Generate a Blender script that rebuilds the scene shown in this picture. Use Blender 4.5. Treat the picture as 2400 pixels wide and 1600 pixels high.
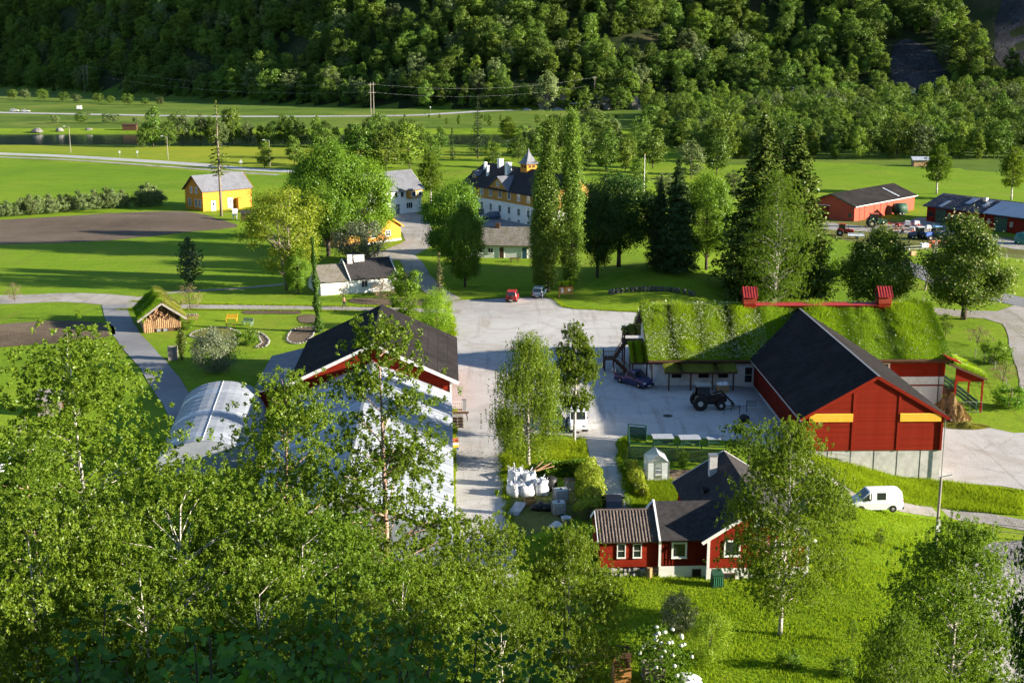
import bpy, bmesh, math, random
import numpy as np
from mathutils import Vector, Matrix
for o in list(bpy.data.objects): bpy.data.objects.remove(o, do_unlink=True)
random.seed(7); RNG = np.random.default_rng(11)
SC = bpy.context.scene; C = SC.collection
R = math.radians
# ------------------------------------------------------------------ camera
CAM_H, PITCH, FPX = 37.8, R(12.9), 3100.0          # metres, radians, focal length for a 2400 px wide frame
cam = bpy.data.cameras.new('camera'); camo = bpy.data.objects.new('camera', cam); C.objects.link(camo)
camo.location = (0, 0, CAM_H); camo.rotation_euler = (R(90) - PITCH, 0, 0)
cam.sensor_width = 36; cam.lens = 36 * FPX / 2400; cam.clip_start = .5; cam.clip_end = 6000
SC.camera = camo
# ------------------------------------------------------------------ sky, sun, exposure
SUN_EL, SUN_AZ = R(16.0), R(12.0)                   # low evening sun from the right, slightly behind the viewer
w = bpy.data.worlds.new('World'); SC.world = w; w.use_nodes = True
nt = w.node_tree; bgn = nt.nodes['Background']
sky = nt.nodes.new('ShaderNodeTexSky'); sky.sky_type = 'NISHITA'; sky.sun_disc = False
sky.sun_elevation = SUN_EL; sky.sun_rotation = R(90) + SUN_AZ; sky.altitude = 100; sky.air_density = 1; sky.dust_density = .3; sky.ozone_density = 3.0
nt.links.new(sky.outputs[0], bgn.inputs[0]); bgn.inputs[1].default_value = .07
sl = bpy.data.lights.new('sun', 'SUN'); so = bpy.data.objects.new('sun', sl); C.objects.link(so)
sl.energy = 5.0; sl.angle = R(.53); sl.color = (1.0, .90, .74)
SUNV = Vector((math.cos(SUN_EL) * math.cos(SUN_AZ), -math.cos(SUN_EL) * math.sin(SUN_AZ), math.sin(SUN_EL)))
so.rotation_euler = SUNV.to_track_quat('Z', 'Y').to_euler(); so.location = (200, -60, 150)
SC.view_settings.view_transform = 'Standard'; SC.view_settings.look = 'None'
SC.view_settings.gamma = 1; SC.view_settings.use_curve_mapping = False; SC.view_settings.exposure = 1.75
cy = SC.cycles; cy.max_bounces = 6; cy.diffuse_bounces = 4; cy.glossy_bounces = 2; cy.transmission_bounces = 3
cy.transparent_max_bounces = 6; cy.use_denoising = True; cy.use_light_tree = False; cy.use_adaptive_sampling = True; cy.adaptive_threshold = .02; cy.caustics_reflective = False; cy.caustics_refractive = False
SC.render.use_persistent_data = False

# ------------------------------------------------------------------ terrain height
def sst(a, b, x):
    t = np.clip((x - a) / (b - a), 0, 1); return t * t * (3 - 2 * t)
def foot(x):
    u = (-70 - x) / 40.0
    return 716 + 40 * np.logaddexp(0, u) * .98 - 30 * sst(120, 330, x)
def H(x, y):
    x = np.asarray(x, float); y = np.asarray(y, float)
    d = np.clip(72 - y, 0, None)
    z = .40 * d * d / (d + 6) + np.where(y < 18, ((18 - np.clip(y, 0, 18)) / 18) ** 2 * 6.5, 0)
    z = z - 3.0 * sst(24, 40, x) * (1 - .55 * sst(170, 230, y)) * sst(62, 84, y) * (1 - .8 * sst(300, 420, y))
    z = z + 2.2 * np.exp(-(((x - 29) / 15) ** 2 + ((y - 212) / 13) ** 2))
    z = z - 3.2 * sst(484, 504, y) * (1 - sst(540, 575, y)) * (1 - sst(60, 140, x))     # river bed
    zr = 10 * sst(40, 330, x)
    z = z + zr * sst(470, 690, y)
    m = np.clip(y - foot(x), 0, 900)
    nz = np.sin(x * .021 + 1) * 6 + np.sin(x * .053 + y * .03) * 4 + np.sin(y * .06 - x * .017) * 3
    z = z + .68 * m * m / (m + 12) * (1 + nz * .012) + nz * .35 * sst(10, 60, m)
    return z
def Hf(x, y): return float(H(x, y))

# ------------------------------------------------------------------ survey: a sight line from the viewpoint meets the ground (or height z)
def ray(u, v):
    dx, dy = (u - 1200) / FPX, -(v - 800) / FPX
    return dx, math.cos(PITCH) + dy * math.sin(PITCH), -math.sin(PITCH) + dy * math.cos(PITCH)
def gz(u, v, z=0.0):
    d = ray(u, v); t = (z - CAM_H) / d[2]; return Vector((d[0] * t, d[1] * t, z))
_T = np.concatenate([np.arange(20, 300, .5), np.arange(300, 1400, 1.5)])
def g(u, v, up=0.0):
    d = ray(u, v); t = _T
    e = CAM_H + d[2] * t - (H(d[0] * t, d[1] * t) + up)
    k = int(np.argmax(e < 0)) if (e < 0).any() else len(t) - 1
    k = max(k, 1); lo, hi = t[k - 1], t[k]
    for _ in range(12):
        mi = .5 * (lo + hi)
        if CAM_H + d[2] * mi - Hf(d[0] * mi, d[1] * mi) - up < 0: hi = mi
        else: lo = mi
    return Vector((d[0] * hi, d[1] * hi, Hf(d[0] * hi, d[1] * hi)))
OV = 2400 / 2352
def go(u, v): return g(u * OV, v * OV)
def pxm(p):                                          # pixels per metre (2400 px frame) at a point
    return FPX / (p.y * math.cos(PITCH) + (CAM_H - p.z) * math.sin(PITCH))

# ------------------------------------------------------------------ materials
MATS = {}
def nodes(name):
    m = bpy.data.materials.new(name); m.use_nodes = True; n = m.node_tree; n.nodes.clear(); MATS[name] = m
    out = n.nodes.new('ShaderNodeOutputMaterial'); return m, n, out
def N(n, t, **kw):
    x = n.nodes.new(t)
    for k, v in kw.items(): setattr(x, k, v)
    return x
def c4(c): return (c[0], c[1], c[2], 1)
def noise(n, vec, scale, detail=5, rough=.6, dist=0):
    x = N(n, 'ShaderNodeTexNoise'); x.inputs['Scale'].default_value = scale; x.inputs['Detail'].default_value = detail
    x.inputs['Roughness'].default_value = rough; x.inputs['Distortion'].default_value = dist
    if vec is not None: n.links.new(vec, x.inputs['Vector'])
    return x.outputs['Fac']
def ramp(n, fac, stops):
    r = N(n, 'ShaderNodeValToRGB'); e = r.color_ramp.elements
    while len(e) < len(stops): e.new(.5)
    for k, (p, c) in enumerate(stops): e[k].position = p; e[k].color = c4(c) if not isinstance(c, float) else (c, c, c, 1)
    n.links.new(fac, r.inputs[0]); return r.outputs[0]
def mixc(n, fac, a, b, mode='MIX'):
    x = N(n, 'ShaderNodeMix', data_type='RGBA', blend_type=mode)
    for s, v in ((0, fac), (6, a), (7, b)):
        if isinstance(v, (int, float)): x.inputs[s].default_value = v
        elif isinstance(v, tuple): x.inputs[s].default_value = c4(v)
        else: n.links.new(v, x.inputs[s])
    return x.outputs[2]
def coords(n, kind='Object', sc=(1, 1, 1), rot=(0, 0, 0)):
    if kind == 'World': o = N(n, 'ShaderNodeNewGeometry').outputs['Position']
    else: o = N(n, 'ShaderNodeTexCoord').outputs[kind]
    if sc != (1, 1, 1) or rot != (0, 0, 0):
        mp = N(n, 'ShaderNodeMapping'); mp.inputs['Scale'].default_value = sc; mp.inputs['Rotation'].default_value = rot
        n.links.new(o, mp.inputs[0]); o = mp.outputs[0]
    return o
def M(name, c1, c2=None, scale=3.0, rough=.75, bump=0.0, bscale=None, coord='Object', st=(1, 1, 1), metal=0.0, lo=.35, hi=.65,
      spec=.3, dirt=None, dscale=.4, damt=.5, wave=None, rnd=0.0):
    """principled surface: two colours mixed by stretched noise, large-scale dirt, optional ridges, bump"""
    if name in MATS: return MATS[name]
    m, n, out = nodes(name); b = N(n, 'ShaderNodeBsdfPrincipled'); n.links.new(b.outputs[0], out.inputs[0])
    b.inputs['Roughness'].default_value = rough; b.inputs['Metallic'].default_value = metal
    b.inputs['Specular IOR Level'].default_value = spec
    c2 = c2 or tuple(x * .8 for x in c1)
    v = coords(n, coord, st); f = noise(n, v, scale)
    col = mixc(n, ramp(n, f, [(lo, 0.0), (hi, 1.0)]), c1, c2)
    if dirt:
        v2 = coords(n, coord); d = noise(n, v2, dscale, 6, .7)
        d = ramp(n, d, [(.45, 0.0), (.7, damt)]); col = mixc(n, d, col, dirt)
    if rnd:
        ri = N(n, 'ShaderNodeNewGeometry').outputs['Random Per Island']
        oi = N(n, 'ShaderNodeObjectInfo').outputs['Random']
        ad = N(n, 'ShaderNodeMath', operation='ADD'); n.links.new(ri, ad.inputs[0]); n.links.new(oi, ad.inputs[1])
        fr = N(n, 'ShaderNodeMath', operation='FRACT'); n.links.new(ad.outputs[0], fr.inputs[0])
        mr = N(n, 'ShaderNodeMapRange'); mr.inputs[3].default_value = 1 - rnd; mr.inputs[4].default_value = 1 + rnd
        n.links.new(fr.outputs[0], mr.inputs[0])
        hs = N(n, 'ShaderNodeHueSaturation'); n.links.new(mr.outputs[0], hs.inputs['Value']); n.links.new(col, hs.inputs['Color']); col = hs.outputs[0]
    n.links.new(col, b.inputs['Base Color'])
    if bump:
        bp = N(n, 'ShaderNodeBump'); bp.inputs['Strength'].default_value = bump; bp.inputs['Distance'].default_value = .05
        n.links.new(noise(n, v, bscale or scale * 4, 4), bp.inputs['Height']); n.links.new(bp.outputs[0], b.inputs['Normal'])
    return m
def LEAF(name, c1, c2, trans=.35, gloss=.04, rough=.4, var=(.82, 1.2)):
    """leaf surface: diffuse front, light shining through, slight sheen; each leaf and each plant a little different"""
    m, n, out = nodes(name)
    ri = N(n, 'ShaderNodeNewGeometry').outputs['Random Per Island']; oi = N(n, 'ShaderNodeObjectInfo').outputs['Random']
    col = mixc(n, ri, c1, c2)
    mr = N(n, 'ShaderNodeMapRange'); mr.inputs[3].default_value = var[0]; mr.inputs[4].default_value = var[1]; n.links.new(oi, mr.inputs[0])
    hs = N(n, 'ShaderNodeHueSaturation'); n.links.new(mr.outputs[0], hs.inputs['Value']); n.links.new(col, hs.inputs['Color'])
    # hue drifts with a second, unrelated draw per plant
    ml = N(n, 'ShaderNodeMath', operation='MULTIPLY'); ml.inputs[1].default_value = 17.31; n.links.new(oi, ml.inputs[0]); mf = N(n, 'ShaderNodeMath', operation='FRACT'); n.links.new(ml.outputs[0], mf.inputs[0])
    mh = N(n, 'ShaderNodeMapRange'); mh.inputs[3].default_value = .496; mh.inputs[4].default_value = .518; n.links.new(mf.outputs[0], mh.inputs[0]); n.links.new(mh.outputs[0], hs.inputs['Hue'])
    d = N(n, 'ShaderNodeBsdfDiffuse'); t = N(n, 'ShaderNodeBsdfTranslucent'); n.links.new(hs.outputs[0], d.inputs[0])
    tc = mixc(n, .55, hs.outputs[0], (1.0, .95, .25), 'MULTIPLY'); n.links.new(tc, t.inputs[0])
    mx = N(n, 'ShaderNodeMixShader'); mx.inputs[0].default_value = trans; n.links.new(d.outputs[0], mx.inputs[1]); n.links.new(t.outputs[0], mx.inputs[2])
    gl = N(n, 'ShaderNodeBsdfGlossy'); gl.inputs['Roughness'].default_value = rough; gl.inputs[0].default_value = (1, 1, 1, 1)
    m2 = N(n, 'ShaderNodeMixShader'); m2.inputs[0].default_value = gloss; n.links.new(mx.outputs[0], m2.inputs[1]); n.links.new(gl.outputs[0], m2.inputs[2])
    n.links.new(m2.outputs[0], out.inputs[0]); return m
def FIELD(name, stops, s1=.02, s2=.25, s3=5.0, bump=.6, rough=.95, rows=None, fine=.35, spec=.1, stain=None, cracks=None):
    """ground cover: three scales of noise in world metres, optional straight rows"""
    m, n, out = nodes(name); b = N(n, 'ShaderNodeBsdfPrincipled'); n.links.new(b.outputs[0], out.inputs[0])
    b.inputs['Roughness'].default_value = rough; b.inputs['Specular IOR Level'].default_value = spec
    v = coords(n, 'World')
    a = noise(n, v, s1, 2); q = noise(n, v, s2, 3, .65); e = noise(n, v, s3, 2, .7)
    s = N(n, 'ShaderNodeMath', operation='MULTIPLY_ADD'); n.links.new(q, s.inputs[0]); s.inputs[1].default_value = .5; n.links.new(a, s.inputs[2])
    s2_ = N(n, 'ShaderNodeMath', operation='MULTIPLY_ADD'); n.links.new(e, s2_.inputs[0]); s2_.inputs[1].default_value = fine; n.links.new(s.outputs[0], s2_.inputs[2])
    sub = N(n, 'ShaderNodeMath', operation='SUBTRACT'); n.links.new(s2_.outputs[0], sub.inputs[0]); sub.inputs[1].default_value = .25 + fine / 2
    fac = sub.outputs[0]
    col = ramp(n, fac, stops)
    h = e
    if stain:                                            # worn patches with a shape of their own, and long thin tracks
        sn = noise(n, v, stain[1], 5, .7, 1.5); col = mixc(n, ramp(n, sn, [(.5, 0.0), (.66, stain[2])]), col, stain[0])
        vt = coords(n, 'World', (.9, .06, 1), (0, 0, stain[3])); tn = noise(n, vt, 1.0, 3, .6, .6); col = mixc(n, ramp(n, tn, [(.56, 0.0), (.68, stain[2] * .7)]), col, tuple(x * .75 for x in stain[0]))
    if cracks:                                           # fine cracks between settled slabs of surfacing
        vo = N(n, 'ShaderNodeTexVoronoi', feature='DISTANCE_TO_EDGE'); vo.inputs['Scale'].default_value = cracks[0]; nz = N(n, 'ShaderNodeTexNoise'); nz.inputs['Scale'].default_value = .6; nz.inputs['Detail'].default_value = 3; n.links.new(v, nz.inputs['Vector'])
        vm = N(n, 'ShaderNodeVectorMath', operation='MULTIPLY_ADD'); n.links.new(nz.outputs['Color'], vm.inputs[0]); vm.inputs[1].default_value = (2.5, 2.5, 0); n.links.new(v, vm.inputs[2]); n.links.new(vm.outputs[0], vo.inputs['Vector'])
        col = mixc(n, ramp(n, vo.outputs['Distance'], [(.004, cracks[1]), (.012, 0.0)]), col, (.10, .09, .08))
    if rows:
        vr = coords(n, 'World', (1, 1, 1), (0, 0, rows[1])); wv = N(n, 'ShaderNodeTexWave'); wv.inputs['Scale'].default_value = rows[0]
        wv.inputs['Distortion'].default_value = 1.2; wv.inputs['Detail'].default_value = 2; wv.inputs['Detail Scale'].default_value = .3; n.links.new(vr, wv.inputs[0])
        col = mixc(n, rows[2], col, mixc(n, 1.0, col, ramp(n, wv.outputs['Fac'], [(.3, .45), (.7, 1.0)]), 'MULTIPLY'))
    n.links.new(col, b.inputs['Base Color'])
    bp = N(n, 'ShaderNodeBump'); bp.inputs['Strength'].default_value = bump; bp.inputs['Distance'].default_value = .15
    n.links.new(h, bp.inputs['Height']); n.links.new(bp.outputs[0], b.inputs['Normal'])
    return m

# ------------------------------------------------------------------ mesh helpers
class MB:
    """collects geometry for ONE mesh object"""
    def __init__(s): s.v = []; s.f = []; s.m = []; s.k = 0
    def mat(s, k): s.k = k; return s
    def add(s, vs, fs):
        o = len(s.v); s.v += [tuple(p) for p in vs]; s.f += [tuple(i + o for i in f) for f in fs]; s.m += [s.k] * len(fs); return s
    def quad(s, *p): return s.add(p, [tuple(range(len(p)))])
    def box(s, x0, x1, y0, y1, z0, z1):
        return s.add([(x0, y0, z0), (x1, y0, z0), (x1, y1, z0), (x0, y1, z0), (x0, y0, z1), (x1, y0, z1), (x1, y1, z1), (x0, y1, z1)],
                     [(3, 2, 1, 0), (4, 5, 6, 7), (0, 1, 5, 4), (1, 2, 6, 5), (2, 3, 7, 6), (3, 0, 4, 7)])
    def slab(s, p, th):
        """polygon p thickened downwards along its normal by th"""
        P = [Vector(q) for q in p]; nr = (P[1] - P[0]).cross(P[2] - P[0]).normalized()
        if nr.z < -1e-6: P.reverse(); nr = -nr
        n = len(P); Q = [q - nr * th for q in P]
        return s.add(P + Q, [tuple(range(n)), tuple(range(2 * n - 1, n - 1, -1))] + [(i, i + n, (i + 1) % n + n, (i + 1) % n) for i in range(n)])
    def prism(s, poly, axis, a, b):
        """2-D polygon extruded along an axis ('x': poly=(y,z); 'y': poly=(x,z); 'z': poly=(x,y))"""
        mk = {'x': lambda p, t: (t, p[0], p[1]), 'y': lambda p, t: (p[0], t, p[1]), 'z': lambda p, t: (p[0], p[1], t)}[axis]
        n = len(poly); return s.add([mk(p, a) for p in poly] + [mk(p, b) for p in poly],
                                    [tuple(range(n)), tuple(range(2 * n - 1, n - 1, -1))] + [(i, i + n, (i + 1) % n + n, (i + 1) % n) for i in range(n)])
    def tube(s, pts, rad, sides=6, cap=True):
        pts = [Vector(p) for p in pts]; n = len(pts); rad = rad if isinstance(rad, (list, tuple)) else [rad] * n
        vs = []; 
        for i, p in enumerate(pts):
            t = (pts[min(i + 1, n - 1)] - pts[max(i - 1, 0)]).normalized()
            a = t.orthogonal().normalized() if abs(t.z) < .9 else t.cross(Vector((0, 1, 0))).normalized()
            b = t.cross(a)
            for k in range(sides):
                q = 2 * math.pi * k / sides; vs.append(p + (a * math.cos(q) + b * math.sin(q)) * rad[i])
        fs = [(i * sides + k, i * sides + (k + 1) % sides, (i + 1) * sides + (k + 1) % sides, (i + 1) * sides + k) for i in range(n - 1) for k in range(sides)]
        if cap: fs += [tuple(range(sides - 1, -1, -1)), tuple(range((n - 1) * sides, n * sides))]
        return s.add(vs, fs)
    def bar(s, a, b, w, h=None):
        """rectangular beam from a to b"""
        h = h or w; a = Vector(a); b = Vector(b); t = (b - a).normalized()
        u = t.cross(Vector((0, 0, 1))); u = u.normalized() if u.length > 1e-4 else Vector((1, 0, 0)); v = u.cross(t)
        o = [(-1, -1), (1, -1), (1, 1), (-1, 1)]
        vs = [q + u * (i * w / 2) + v * (j * h / 2) for q in (a, b) for i, j in o]
        return s.add(vs, [(3, 2, 1, 0), (4, 5, 6, 7), (0, 1, 5, 4), (1, 2, 6, 5), (2, 3, 7, 6), (3, 0, 4, 7)])
    def lathe(s, prof, sides=12, axis='z', at=(0, 0, 0)):
        vs = []; n = len(prof)
        for r, t in prof:
            for k in range(sides):
                q = 2 * math.pi * k / sides; c, d = r * math.cos(q), r * math.sin(q)
                p = {'z': (c, d, t), 'x': (t, c, d), 'y': (c, t, d)}[axis]; vs.append((p[0] + at[0], p[1] + at[1], p[2] + at[2]))
        fs = [(i * sides + k, i * sides + (k + 1) % sides, (i + 1) * sides + (k + 1) % sides, (i + 1) * sides + k) for i in range(n - 1) for k in range(sides)]
        fs += [tuple(range(sides - 1, -1, -1)), tuple(range((n - 1) * sides, n * sides))]
        return s.add(vs, fs)
    def blob(s, c, r, seed=0, amp=.25, seg=10, rings=7, flat=1.0):
        rs = random.Random(seed); vs = []; ph = [rs.random() * 6.3 for _ in range(6)]
        for i in range(rings + 1):
            a = math.pi * i / rings
            for k in range(seg):
                q = 2 * math.pi * k / seg; d = Vector((math.sin(a) * math.cos(q), math.sin(a) * math.sin(q), math.cos(a)))
                e = 1 + amp * (math.sin(3 * d.x + ph[0]) * .5 + math.sin(4 * d.y + ph[1]) * .4 + math.sin(5 * d.z + ph[2]) * .3 + rs.uniform(-.25, .25) * (0 < i < rings))
                vs.append((c[0] + d.x * r[0] * e, c[1] + d.y * r[1] * e, c[2] + d.z * r[2] * e * flat))
        return s.add(vs, [(i * seg + k, i * seg + (k + 1) % seg, (i + 1) * seg + (k + 1) % seg, (i + 1) * seg + k) for i in range(rings) for k in range(seg)])
    def mesh(s, name, mats, smooth=False):
        me = bpy.data.meshes.new(name); me.from_pydata(s.v, [], s.f)
        for m in (mats if isinstance(mats, (list, tuple)) else [mats]): me.materials.append(m)
        me.polygons.foreach_set('material_index', s.m)
        if smooth: me.polygons.foreach_set('use_smooth', [True] * len(s.f))
        bm = bmesh.new(); bm.from_mesh(me); bmesh.ops.recalc_face_normals(bm, faces=bm.faces[:]); bm.to_mesh(me); bm.free()
        me.update(); return me
    def build(s, name, mats, parent=None, smooth=False, bevel=0.0, sub=0, **kw):
        o = obj(name, s.mesh(name, mats, smooth), parent, **kw)
        if bevel: md = o.modifiers.new('bevel', 'BEVEL'); md.width = bevel; md.segments = 2; md.limit_method = 'ANGLE'
        if sub: md = o.modifiers.new('sub', 'SUBSURF'); md.levels = sub; md.render_levels = sub
        return o
def obj(name, data, parent=None, loc=None, rz=0.0, label=None, cat=None, group=None, kind=None):
    o = bpy.data.objects.new(name, data); C.objects.link(o)
    if parent: o.parent = parent
    if loc is not None: o.location = loc
    if rz: o.rotation_euler = (0, 0, rz)
    tag(o, label, cat, group, kind); return o
def tag(o, label=None, cat=None, group=None, kind=None):
    for k, v in (('label', label), ('category', cat), ('group', group), ('kind', kind)):
        if v: o[k] = v
    return o
def thing(name, label, cat, loc=(0, 0, 0), rz=0.0, group=None): return obj(name, None, None, loc, rz, label, cat, group)
def dup(root, loc, rz=0.0, label=None, scale=None, group=None):
    r = root.copy(); C.objects.link(r); r.location = loc; r.rotation_euler = (0, 0, rz)
    if scale is not None: r.scale = scale
    tag(r, label, None, group)
    for ch in root.children:
        c = ch.copy(); C.objects.link(c); c.parent = r
        for gch in ch.children: d = gch.copy(); C.objects.link(d); d.parent = c
    return r
def npmesh(name, V, F, mats, mi=None, smooth=False):
    """numpy verts (n,3), faces (m,k)"""
    me = bpy.data.meshes.new(name); V = np.asarray(V, np.float32); F = np.asarray(F, np.int32); k = F.shape[1]
    me.vertices.add(len(V)); me.vertices.foreach_set('co', V.ravel())
    me.loops.add(F.size); me.loops.foreach_set('vertex_index', F.ravel())
    me.polygons.add(len(F)); me.polygons.foreach_set('loop_start', np.arange(0, F.size, k, dtype=np.int32))
    try: me.polygons.foreach_set('loop_total', np.full(len(F), k, np.int32))
    except Exception: pass
    for m in (mats if isinstance(mats, (list, tuple)) else [mats]): me.materials.append(m)
    if mi is not None: me.polygons.foreach_set('material_index', np.asarray(mi, np.int32))
    if smooth: me.polygons.foreach_set('use_smooth', np.ones(len(F), bool))
    me.update(calc_edges=True); me.validate(); return me
# ================================================================== ground
GRASS_STOPS = [(.25, (.075, .135, .006)), (.5, (.14, .235, .008)), (.75, (.22, .30, .016))]
m_lawn = FIELD('lawn_grass', GRASS_STOPS, .03, .6, 3.5, .35, fine=.8, stain=((.21, .215, .03), .07, .5, R(70)))
m_field = FIELD('field_grass', [(.25, (.095, .19, .006)), (.5, (.145, .25, .008)), (.75, (.20, .29, .014))], .012, .15, 1.6, .3, fine=.75, stain=((.20, .245, .03), .025, .55, R(-78)), rows=(.22, R(-83), .35))
m_mead = FIELD('meadow_grass', [(.25, (.13, .20, .012)), (.5, (.20, .245, .014)), (.75, (.26, .27, .02))], .012, .12, .9, .3, fine=.7)
m_rough = FIELD('rough_grass', [(.25, (.05, .085, .01)), (.5, (.09, .15, .014)), (.78, (.17, .19, .035))], .02, .15, 1.5, .4)
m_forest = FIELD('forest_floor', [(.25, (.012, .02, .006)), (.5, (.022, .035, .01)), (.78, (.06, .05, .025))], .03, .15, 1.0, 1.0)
m_soil = FIELD('ploughed_soil', [(.25, (.10, .075, .055)), (.5, (.15, .115, .085)), (.75, (.19, .15, .115))], .03, .3, 4.0, 1.0, rows=(.9, R(-8), .5))
m_bed = FIELD('garden_soil', [(.25, (.07, .05, .035)), (.5, (.12, .09, .06)), (.75, (.17, .13, .09))], .1, .8, 6.0, 1.0)
m_gravel = FIELD('yard_gravel', [(.2, (.31, .295, .28)), (.5, (.42, .405, .385)), (.8, (.49, .475, .455))], .045, .5, 7.0, .35, .9, fine=.3, spec=.2, stain=((.30, .26, .21), .13, .55, R(12)), cracks=(.10, .22))
m_lane = FIELD('lane_gravel', [(.2, (.22, .20, .18)), (.5, (.32, .295, .27)), (.8, (.40, .37, .34))], .08, .8, 6.0, .5, .9, spec=.2, stain=((.20, .19, .10), .2, .6, R(60)))
m_asph = FIELD('worn_asphalt', [(.2, (.15, .15, .155)), (.5, (.21, .21, .215)), (.8, (.28, .28, .28))], .05, .6, 8.0, .3, .85, fine=.2, spec=.25)
m_pale_road = FIELD('pale_road', [(.2, (.30, .295, .29)), (.5, (.38, .375, .37)), (.8, (.45, .445, .44))], .05, .4, 3.0, .2)
m_sand = FIELD('arena_sand', [(.2, (.10, .095, .09)), (.5, (.27, .255, .245)), (.8, (.36, .345, .33))], .1, 1.3, 2.6, 1.0, .95, fine=.8)
m_scree = FIELD('scree_stone', [(.2, (.012, .012, .014)), (.5, (.035, .034, .037)), (.8, (.09, .085, .085))], .05, .5, 1.2, 1.0, .9, fine=.8)
m_moss = FIELD('mossy_ground', [(.25, (.10, .095, .03)), (.5, (.13, .14, .03)), (.75, (.20, .18, .07))], .1, .7, 4.0, .8)
GX = np.unique(np.concatenate([np.arange(-900, -150, 15), np.arange(-150, 151, 3), np.arange(165, 901, 15)]).astype(float))
GY = np.unique(np.concatenate([np.arange(-60, 331, 3), np.arange(340, 470, 10), np.arange(470, 580, 5), np.arange(580, 1401, 10)]).astype(float))
def ground_sheet():
    X, Y = np.meshgrid(GX, GY); Z = H(X, Y); nx, ny = len(GX), len(GY)
    V = np.stack([X, Y, Z], -1).reshape(-1, 3); i = np.arange((ny - 1) * (nx - 1)); r, c = i // (nx - 1), i % (nx - 1); a = r * nx + c
    F = np.stack([a, a + 1, a + nx + 1, a + nx], 1)
    cx, cy_ = X.reshape(-1)[a] + 3, Y.reshape(-1)[a] + 3
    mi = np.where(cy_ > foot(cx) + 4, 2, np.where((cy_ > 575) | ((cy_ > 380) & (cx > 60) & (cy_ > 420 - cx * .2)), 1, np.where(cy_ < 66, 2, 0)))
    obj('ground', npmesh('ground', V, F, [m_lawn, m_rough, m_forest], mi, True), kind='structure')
ground_sheet()
def smooth_poly(P, step=3.0, jit=0.0, closed=True, seed=0):
    rs = random.Random(seed); n = len(P); out = []
    rng = range(n) if closed else range(n - 1)
    for i in rng:
        p0, p1, p2, p3 = (Vector((*P[k % n][:2], 0)) if closed else Vector((*P[min(max(k, 0), n - 1)][:2], 0)) for k in (i - 1, i, i + 1, i + 2))
        m = max(1, int((p2 - p1).length / step))
        for k in range(m):
            t = k / m; q = .5 * ((2 * p1) + (p2 - p0) * t + (2 * p0 - 5 * p1 + 4 * p2 - p3) * t * t + (3 * p1 - p0 - 3 * p2 + p3) * t ** 3)
            out.append(Vector((q.x + rs.uniform(-jit, jit), q.y + rs.uniform(-jit, jit), 0)))
    if not closed: out.append(Vector((*P[-1][:2], 0)))
    return out
def patch(name, P, m, up=.03, kind='structure', smooth=0.0, jit=0.0, seed=0, **kw):
    """a sheet laid on the terrain inside polygon P (world x, y)"""
    P = smooth_poly(P, smooth, jit, True, seed) if smooth else [Vector((p[0], p[1], 0)) for p in P]
    bm = bmesh.new(); vs = [bm.verts.new((p.x, p.y, 0)) for p in P]
    es = [bm.edges.new((vs[i], vs[(i + 1) % len(vs)])) for i in range(len(vs))]
    bmesh.ops.triangle_fill(bm, use_beauty=True, use_dissolve=False, edges=es, normal=(0, 0, 1))
    x0, x1 = min(p.x for p in P), max(p.x for p in P); y0, y1 = min(p.y for p in P), max(p.y for p in P)
    sx, sy = np.meshgrid(np.linspace(x0, x1, 12), np.linspace(y0, y1, 12))
    if np.abs(H(sx, sy)).max() > .002:
        for ax, L, a, b in ((0, GX, x0, x1), (1, GY, y0, y1)):
            for t in L:
                if a < t < b:
                    bmesh.ops.bisect_plane(bm, geom=bm.verts[:] + bm.edges[:] + bm.faces[:], plane_co=(t, 0, 0) if ax == 0 else (0, t, 0), plane_no=(1, 0, 0) if ax == 0 else (0, 1, 0))
    for v in bm.verts: v.co.z = Hf(v.co.x, v.co.y) + up
    for f in bm.faces:
        if f.normal.z < 0: f.normal_flip()
    me = bpy.data.meshes.new(name); bm.to_mesh(me); bm.free(); me.materials.append(m)
    return obj(name, me, kind=kind, **kw)
def strip(name, P, wd, m, up=.03, seed=0, jit=.12, step=3.0):
    Q = smooth_poly(P, step, 0, False); L, Rr = [], []; rs = random.Random(seed)
    for i, p in enumerate(Q):
        t = (Q[min(i + 1, len(Q) - 1)] - Q[max(i - 1, 0)]).normalized(); n = Vector((-t.y, t.x, 0))
        L.append(p + n * (wd / 2 + rs.uniform(-jit, jit))); Rr.append(p - n * (wd / 2 + rs.uniform(-jit, jit)))
    return patch(name, L + Rr[::-1], m, up)
def pts(*a): return [go(u, v) for u, v in a]
patch('yard', pts((1000, 930), (1000, 800), (1040, 775), (1042, 740), (1030, 705), (1050, 690), (1110, 687), (1160, 684), (1262, 684), (1300, 706), (1390, 713), (1470, 717),
      (1560, 740), (1640, 790), (1790, 850), (1880, 1062), (1700, 1015), (1440, 1000), (1422, 1050), (1432, 1100), (1456, 1215), (1372, 1215), (1364, 1100), (1354, 1050), (1345, 1012),
      (1300, 1000), (1200, 1005), (1160, 1035), (1154, 1080), (1162, 1150), (1170, 1200), (1184, 1260), (1186, 1350), (1110, 1350), (1060, 1240), (1046, 1150), (1046, 1000), (1052, 960), (1046, 945)),
      m_gravel, .03, smooth=1.6, jit=.1)
strip('courtyard_lane', pts((1050, 697), (1000, 668), (962, 632), (940, 596), (905, 578), (850, 588), (790, 620)), 3.6, m_lane, .045)
patch('courtyard', pts((868, 585), (905, 565), (930, 552), (912, 520), (905, 490), (935, 486), (970, 495), (995, 530), (1000, 555), (975, 575), (940, 590), (900, 600)), m_lane, .035, smooth=3, jit=.2)
patch('forecourt', pts((1075, 510), (1085, 492), (1150, 500), (1230, 525), (1260, 560), (1180, 545), (1110, 530)), m_asph, .035, smooth=3, jit=.2)
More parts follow.
